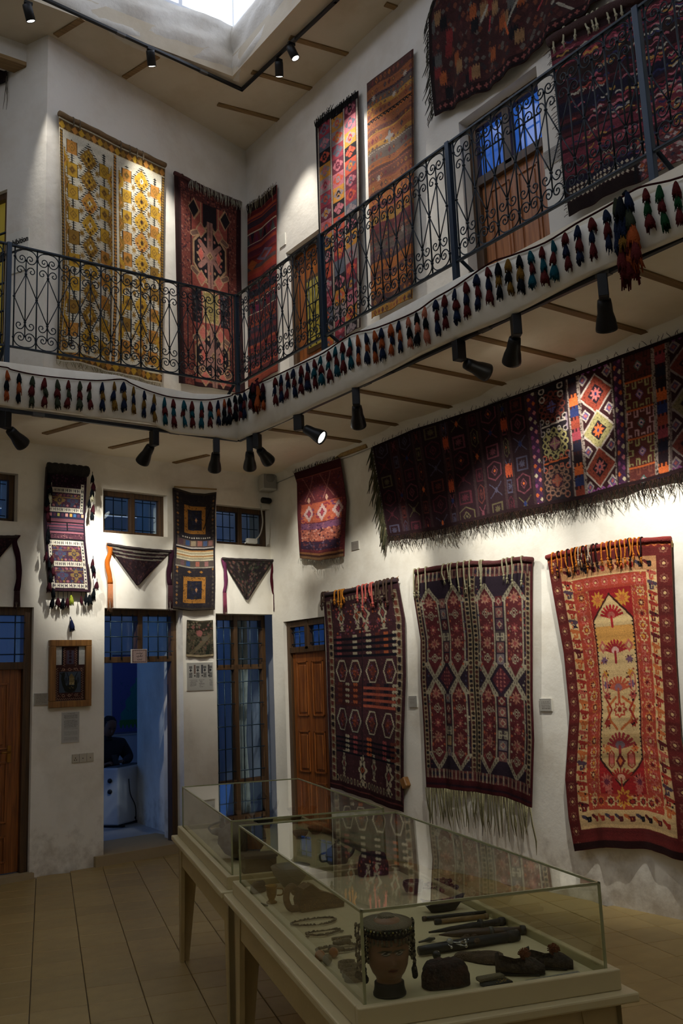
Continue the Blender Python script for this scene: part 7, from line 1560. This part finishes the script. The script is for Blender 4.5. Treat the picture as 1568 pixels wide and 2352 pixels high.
p = at(950, 2052); r_ = thing('dark_metal_bowl', 'small dark shiny bowl left of the red bead strings', 'bowl', tuple(p)); obj('bowl', MB().lathe([(.02, 0), (.035, .01), (.045, .035), (.042, .05), (.036, .05), (.036, .04), (.001, .02)], 28, 0, rotM(p)).mesh('bowl', mat('dark pewter', (50, 48, 44), .3, .8)), r_)
# ---- silver jewellery on the left
necklace('large oval silver necklace lying in front of the carved cradle', (722, 2120), .085, .045, AV, .0045, [M_DS, M_SIL], 80, squig=.05)
necklace('second silver necklace with a pointed pendant, in front of the large oval one', (742, 2145), .06, .028, AV + 6, .0045, [M_DS], 60, squig=.14, pend=3)
necklace('silver necklace with large round beads left of the mannequin head', (778, 2182), .07, .035, AV, .0055, [M_DS, M_SIL], 56, fat=2.2)
r_ = thing('beaded_bracelet', 'flat ribbed silver bracelet lying near the mannequin head', 'bracelet', tuple(at(785, 2158))); M = rotM(at(785, 2158), AV + 4)
for i in range(12): obj('link', MB().bevbox((-.036 + i*.006, -.008, 0), (-.0305 + i*.006, .008, .010), .0015, M=M).mesh('link', M_DS), r_)
for i, (x, y, s) in enumerate(((735, 2208, .017), (766, 2200, .016))): p = at(x, y); o = thing('amber_bead', ('left', 'right')[i] + ' one of two large amber coloured beads by the round bead necklace', 'bead', tuple(p)); obj('bead', MB().ball(p + np.array([0, 0, s]), s, 14).mesh('bead', mat('amber', (150, 84, 24), .3)), o)
p = at(752, 2216); o = thing('grey_bead', 'large grey silver ball between the two amber beads', 'bead', tuple(p)); obj('bead', MB().ball(p + np.array([0, 0, .016]), .016, 14).mesh('bead', M_DS), o)
for i in range(4):
    p = at(798 + 5*i, 2222 + 10*i) + np.array([0, 0, .0]); o = thing('silver_cuff', ['silver cuff furthest back in the row left of the mannequin', 'second silver cuff from the back, left of the mannequin', 'third silver cuff from the back, left of the mannequin', 'nearest silver cuff left of the mannequin base'][i], 'bracelet', tuple(p), 'silver cuffs'); Mc = rotM(p, AV)
    b = MB(); n = 26; vs = []
    for r, z in ((.030, 0), (.031, .009), (.030, .018), (.027, .018), (.0265, .009), (.027, 0)):
        for k in range(n): t = 2*pi*k/n*.86 + .4; vs.append(Mc @ Vector((r*cos(t), r*.85*sin(t), z)))
    b.add(vs, [(j*n + k, j*n + k + 1, ((j + 1) % 6)*n + k + 1, ((j + 1) % 6)*n + k) for j in range(6) for k in range(n - 1)] + [(0, n, 2*n, 3*n, 4*n, 5*n), tuple(j*n + n - 1 for j in range(6))[::-1]], 0, True); obj('band', b.mesh('band', M_SIL), o)
# ---- carved wooden cradle / saddle block, brass cup, small figure
M_CARV = wood_mat('carved pale wood', (116, 92, 54), (92, 70, 38), .6, axis=0)
p = at(715, 2088); r_ = thing('carved_wooden_block', 'pale carved wooden box with a scroll end and sloping front, beside the brass cup', 'carving', tuple(p)); M = rotM(p, AV + 8)
prf = [(-.055, 0), (.125, 0), (.13, .03), (.05, .062), (.02, .07), (-.015, .098), (-.045, .085), (-.062, .04)]
bd = obj('body', MB().prism(prf, -.035, .035, 0, M @ Matrix.Rotation(pi/2, 4, 'X')).mesh('body', M_CARV), r_)
b = MB(); b.tube([M @ Vector(q) for q in [tuple(v) for v in smooth([(-.058, 0, .012), (-.09, 0, .016), (-.105, 0, .05), (-.098, 0, .085), (-.078, 0, .095), (-.07, 0, .08), (-.082, 0, .072)], 4)]], .013, 10); obj('scroll_end', b.mesh('scroll_end', M_CARV), r_)
obj('front_plate', MB().bevbox((-.02, -.026, -.003), (.035, .026, .004), .003, M=M @ Matrix.Translation((.01, 0, .084)) @ Matrix.Rotation(radians(40), 4, 'Y')).mesh('front_plate', mat('carved plate', (140, 116, 72), .6)), bd)
b = MB(); R = random.Random(4)
for i in range(50): b.ball(M @ Vector((R.uniform(-.05, .11), -.036, R.uniform(.006, .04))), .0016, 5)
obj('stud', b.mesh('stud', MATS['gold bead']), bd)['kind'] = 'stuff'
p = at(624, 2074); r_ = thing('brass_cup', 'small brass footed cup near the left glass of the near showcase', 'cup', tuple(p)); obj('cup', MB().lathe([(.022, 0), (.023, .005), (.012, .012), (.014, .018), (.020, .03), (.023, .06), (.027, .068), (.025, .069), (.020, .06), (.001, .02)], 28, 0, rotM(p)).mesh('cup', mat('aged brass', (136, 104, 40), .3, .9)), r_)
obj('handle', MB().tube(smooth([tuple(Vector(p) + Vector(q)) for q in ((.02, -.008, .055), (.042, -.018, .05), (.040, -.018, .03), (.02, -.008, .028))], 4), .003, 6).mesh('handle', MATS['aged brass']), r_)
p = at(592, 2050); blobby('dark_figurine', 'small dark carved animal left of the brass cup', 'figurine', p, AV + 30, [(-.04, -.012), (0, -.018), (.03, -.014), (.045, .0), (.03, .014), (-.03, .014)], .045, mat('dark stone', (58, 50, 36), .6), 3, .6)
p = at(600, 2085); r_ = thing('metal_clasp', 'small grey metal clasp in front of the brass cup', 'clasp', tuple(p)); obj('clasp', MB().tube([p + np.array([-.03, .01, .006]), p + np.array([0, 0, .012]), p + np.array([.025, -.01, .006])], [.004, .008, .003], 8).mesh('clasp', M_DS), r_)
# white porcelain pot and vase in the back of the near case
p = at(668, 2035); M_POR = mat('pale porcelain', (128, 122, 104), .25, spec=.6); r_ = thing('porcelain_bowl', 'large pale porcelain bowl at the back of the near showcase', 'bowl', tuple(p)); obj('bowl', MB().lathe([(.035, 0), (.04, .008), (.075, .05), (.088, .085), (.085, .086), (.07, .05), (.001, .02)], 34, 0, rotM(p)).mesh('bowl', M_POR), r_)
p = at(775, 1990); r_ = thing('porcelain_teapot', 'pale porcelain teapot with a knobbed lid, at the back of the near showcase', 'teapot', tuple(p)); M = rotM(p, AV)
obj('body', MB().lathe([(.03, 0), (.05, .02), (.058, .05), (.048, .08), (.028, .09)], 30, 0, M).mesh('body', M_POR), r_); obj('lid', MB().lathe([(.03, .088), (.022, .10), (.006, .108), (.009, .116), (.001, .122)], 24, 0, M).mesh('lid', M_POR), r_)
obj('spout', MB().tube(smooth([tuple(M @ Vector(q)) for q in ((.05, 0, .04), (.075, 0, .055), (.09, 0, .085))], 3), [.012, .011, .010, .009, .008, .007, .006], 8).mesh('spout', M_POR), r_); obj('handle', MB().tube(smooth([tuple(M @ Vector(q)) for q in ((-.05, 0, .07), (-.085, 0, .06), (-.08, 0, .03), (-.052, 0, .03))], 3), .005, 8).mesh('handle', M_POR), r_)
p = at(855, 2010); r_ = blobby('dark_red_bag', 'dark red and black patterned pouch standing at the back of the near showcase', 'pouch', p, AV, [(-.06, -.025), (.06, -.03), (.07, .02), (0, .03), (-.06, .025)], .10, mat('dark red bag', (60, 26, 26), .95, bump=.6, bscale=100, rgb2=(34, 24, 26), vscale=40), 7, .5, 7, .06)

# ---- things in the far showcase
at2 = lambda x, y: hit(x, y, 2, DZ + .001)
L1 = lambda x, y: np.array([2.17, 3.985, DZ + .001]) + VD*x + UD*y
M_COP = mat('dark copper', (84, 58, 34), .35, .8); M_POT = mat('clay pot', (92, 78, 56), .7, bump=.2, bscale=30)
def lathe_thing(name, label, cat, p, prof, m, extra=None, n=30):
    r = thing(name, label, cat, tuple(p)); M = rotM(p, AV); obj('body', MB().lathe(prof, n, 0, M).mesh('body', m), r)
    if extra: extra(r, M, m)
    return r
lathe_thing('gourd_vessel', 'large ribbed round vessel on the left of the far showcase', 'vessel', L1(.15, .52), [(.04, 0), (.09, .03), (.125, .08), (.12, .13), (.08, .17), (.03, .185)], M_POT)
def lamp_x(r, M, m):
    obj('spout', MB().tube(smooth([tuple(M @ Vector(q)) for q in ((.05, 0, .03), (.10, 0, .035), (.14, 0, .055))], 3), [.02, .018, .016, .014, .012, .01, .008], 8).mesh('spout', m), r); obj('handle', MB().tube(smooth([tuple(M @ Vector(q)) for q in ((-.05, 0, .04), (-.08, 0, .07), (-.05, 0, .09), (0, 0, .10))], 3), .006, 8).mesh('handle', m), r); obj('finial', MB().lathe([(.012, .06), (.02, .08), (.008, .10), (.012, .115), (.001, .13)], 16, 0, M).mesh('finial', m), r)
lathe_thing('oil_lamp', 'old metal oil lamp with a finial at the far left of the far showcase', 'oil lamp', L1(.16, 1.15), [(.03, 0), (.02, .02), (.06, .035), (.075, .05), (.05, .062), (.01, .066)], mat('dull grey metal', (84, 78, 64), .4, .7), lamp_x)
lathe_thing('copper_pot', 'dark copper pot with a wide rim in the middle of the far showcase', 'pot', at2(545, 1905), [(.05, 0), (.07, .02), (.075, .06), (.062, .085), (.08, .10), (.078, .103), (.055, .088)], M_COP)
def jug_x(r, M, m):
    obj('handle', MB().tube(smooth([tuple(M @ Vector(q)) for q in ((-.03, 0, .15), (-.085, 0, .15), (-.10, 0, .10), (-.06, 0, .05))], 4), .006, 8).mesh('handle', m), r); obj('spout', MB().tube(smooth([tuple(M @ Vector(q)) for q in ((.05, 0, .08), (.08, 0, .11), (.10, 0, .16))], 3), [.014, .012, .01, .01, .009, .008, .006], 8).mesh('spout', m), r)
lathe_thing('coffee_pot', 'tall dark coffee pot with a curved handle at the back of the far showcase', 'coffee pot', at2(605, 1900), [(.045, 0), (.06, .03), (.062, .07), (.035, .12), (.03, .15), (.04, .18), (.02, .20), (.006, .22)], mat('blackened metal', (44, 40, 38), .35, .8), jug_x)
lathe_thing('mortar', 'brass mortar with its pestle leaning right, in the far showcase', 'mortar', at2(680, 1890), [(.04, 0), (.03, .015), (.035, .03), (.05, .08), (.06, .09), (.055, .09), (.03, .03)], M_COP, lambda r, M, m: obj('pestle', MB().tube([M @ Vector((0, 0, .03)), M @ Vector((.10, 0, .17))], [.016, .009], 10).mesh('pestle', m), r))
lathe_thing('dark_vase', 'slim dark vase close to the gap between the two showcases', 'vase', at2(573, 1985), [(.03, 0), (.05, .03), (.055, .07), (.03, .11), (.02, .14), (.03, .16)], mat('dark glaze', (40, 36, 30), .3))
r_ = thing('dark_wooden_box', 'dark wooden box in the far showcase beside the gap', 'box', tuple(at2(588, 2012))); M = rotM(at2(595, 2005), AV)
obj('box_body', MB().bevbox((-.075, -.05, 0), (.075, .05, .075), .004, M=M).mesh('box_body', mat('dark box wood', (52, 42, 30), .5)), r_); obj('lid', MB().bevbox((-.08, -.055, .075), (.08, .055, .088), .004, M=M).mesh('lid', MATS['dark box wood']), r_)
for i, (x, y) in enumerate(((690, 1925), (725, 1915))): lathe_thing('small_clay_bowl', ('left', 'right')[i] + ' one of two small bowls at the right of the far showcase', 'bowl', at2(x, y), [(.02, 0), (.04, .02), (.048, .04), (.044, .04), (.001, .012)], M_POT)
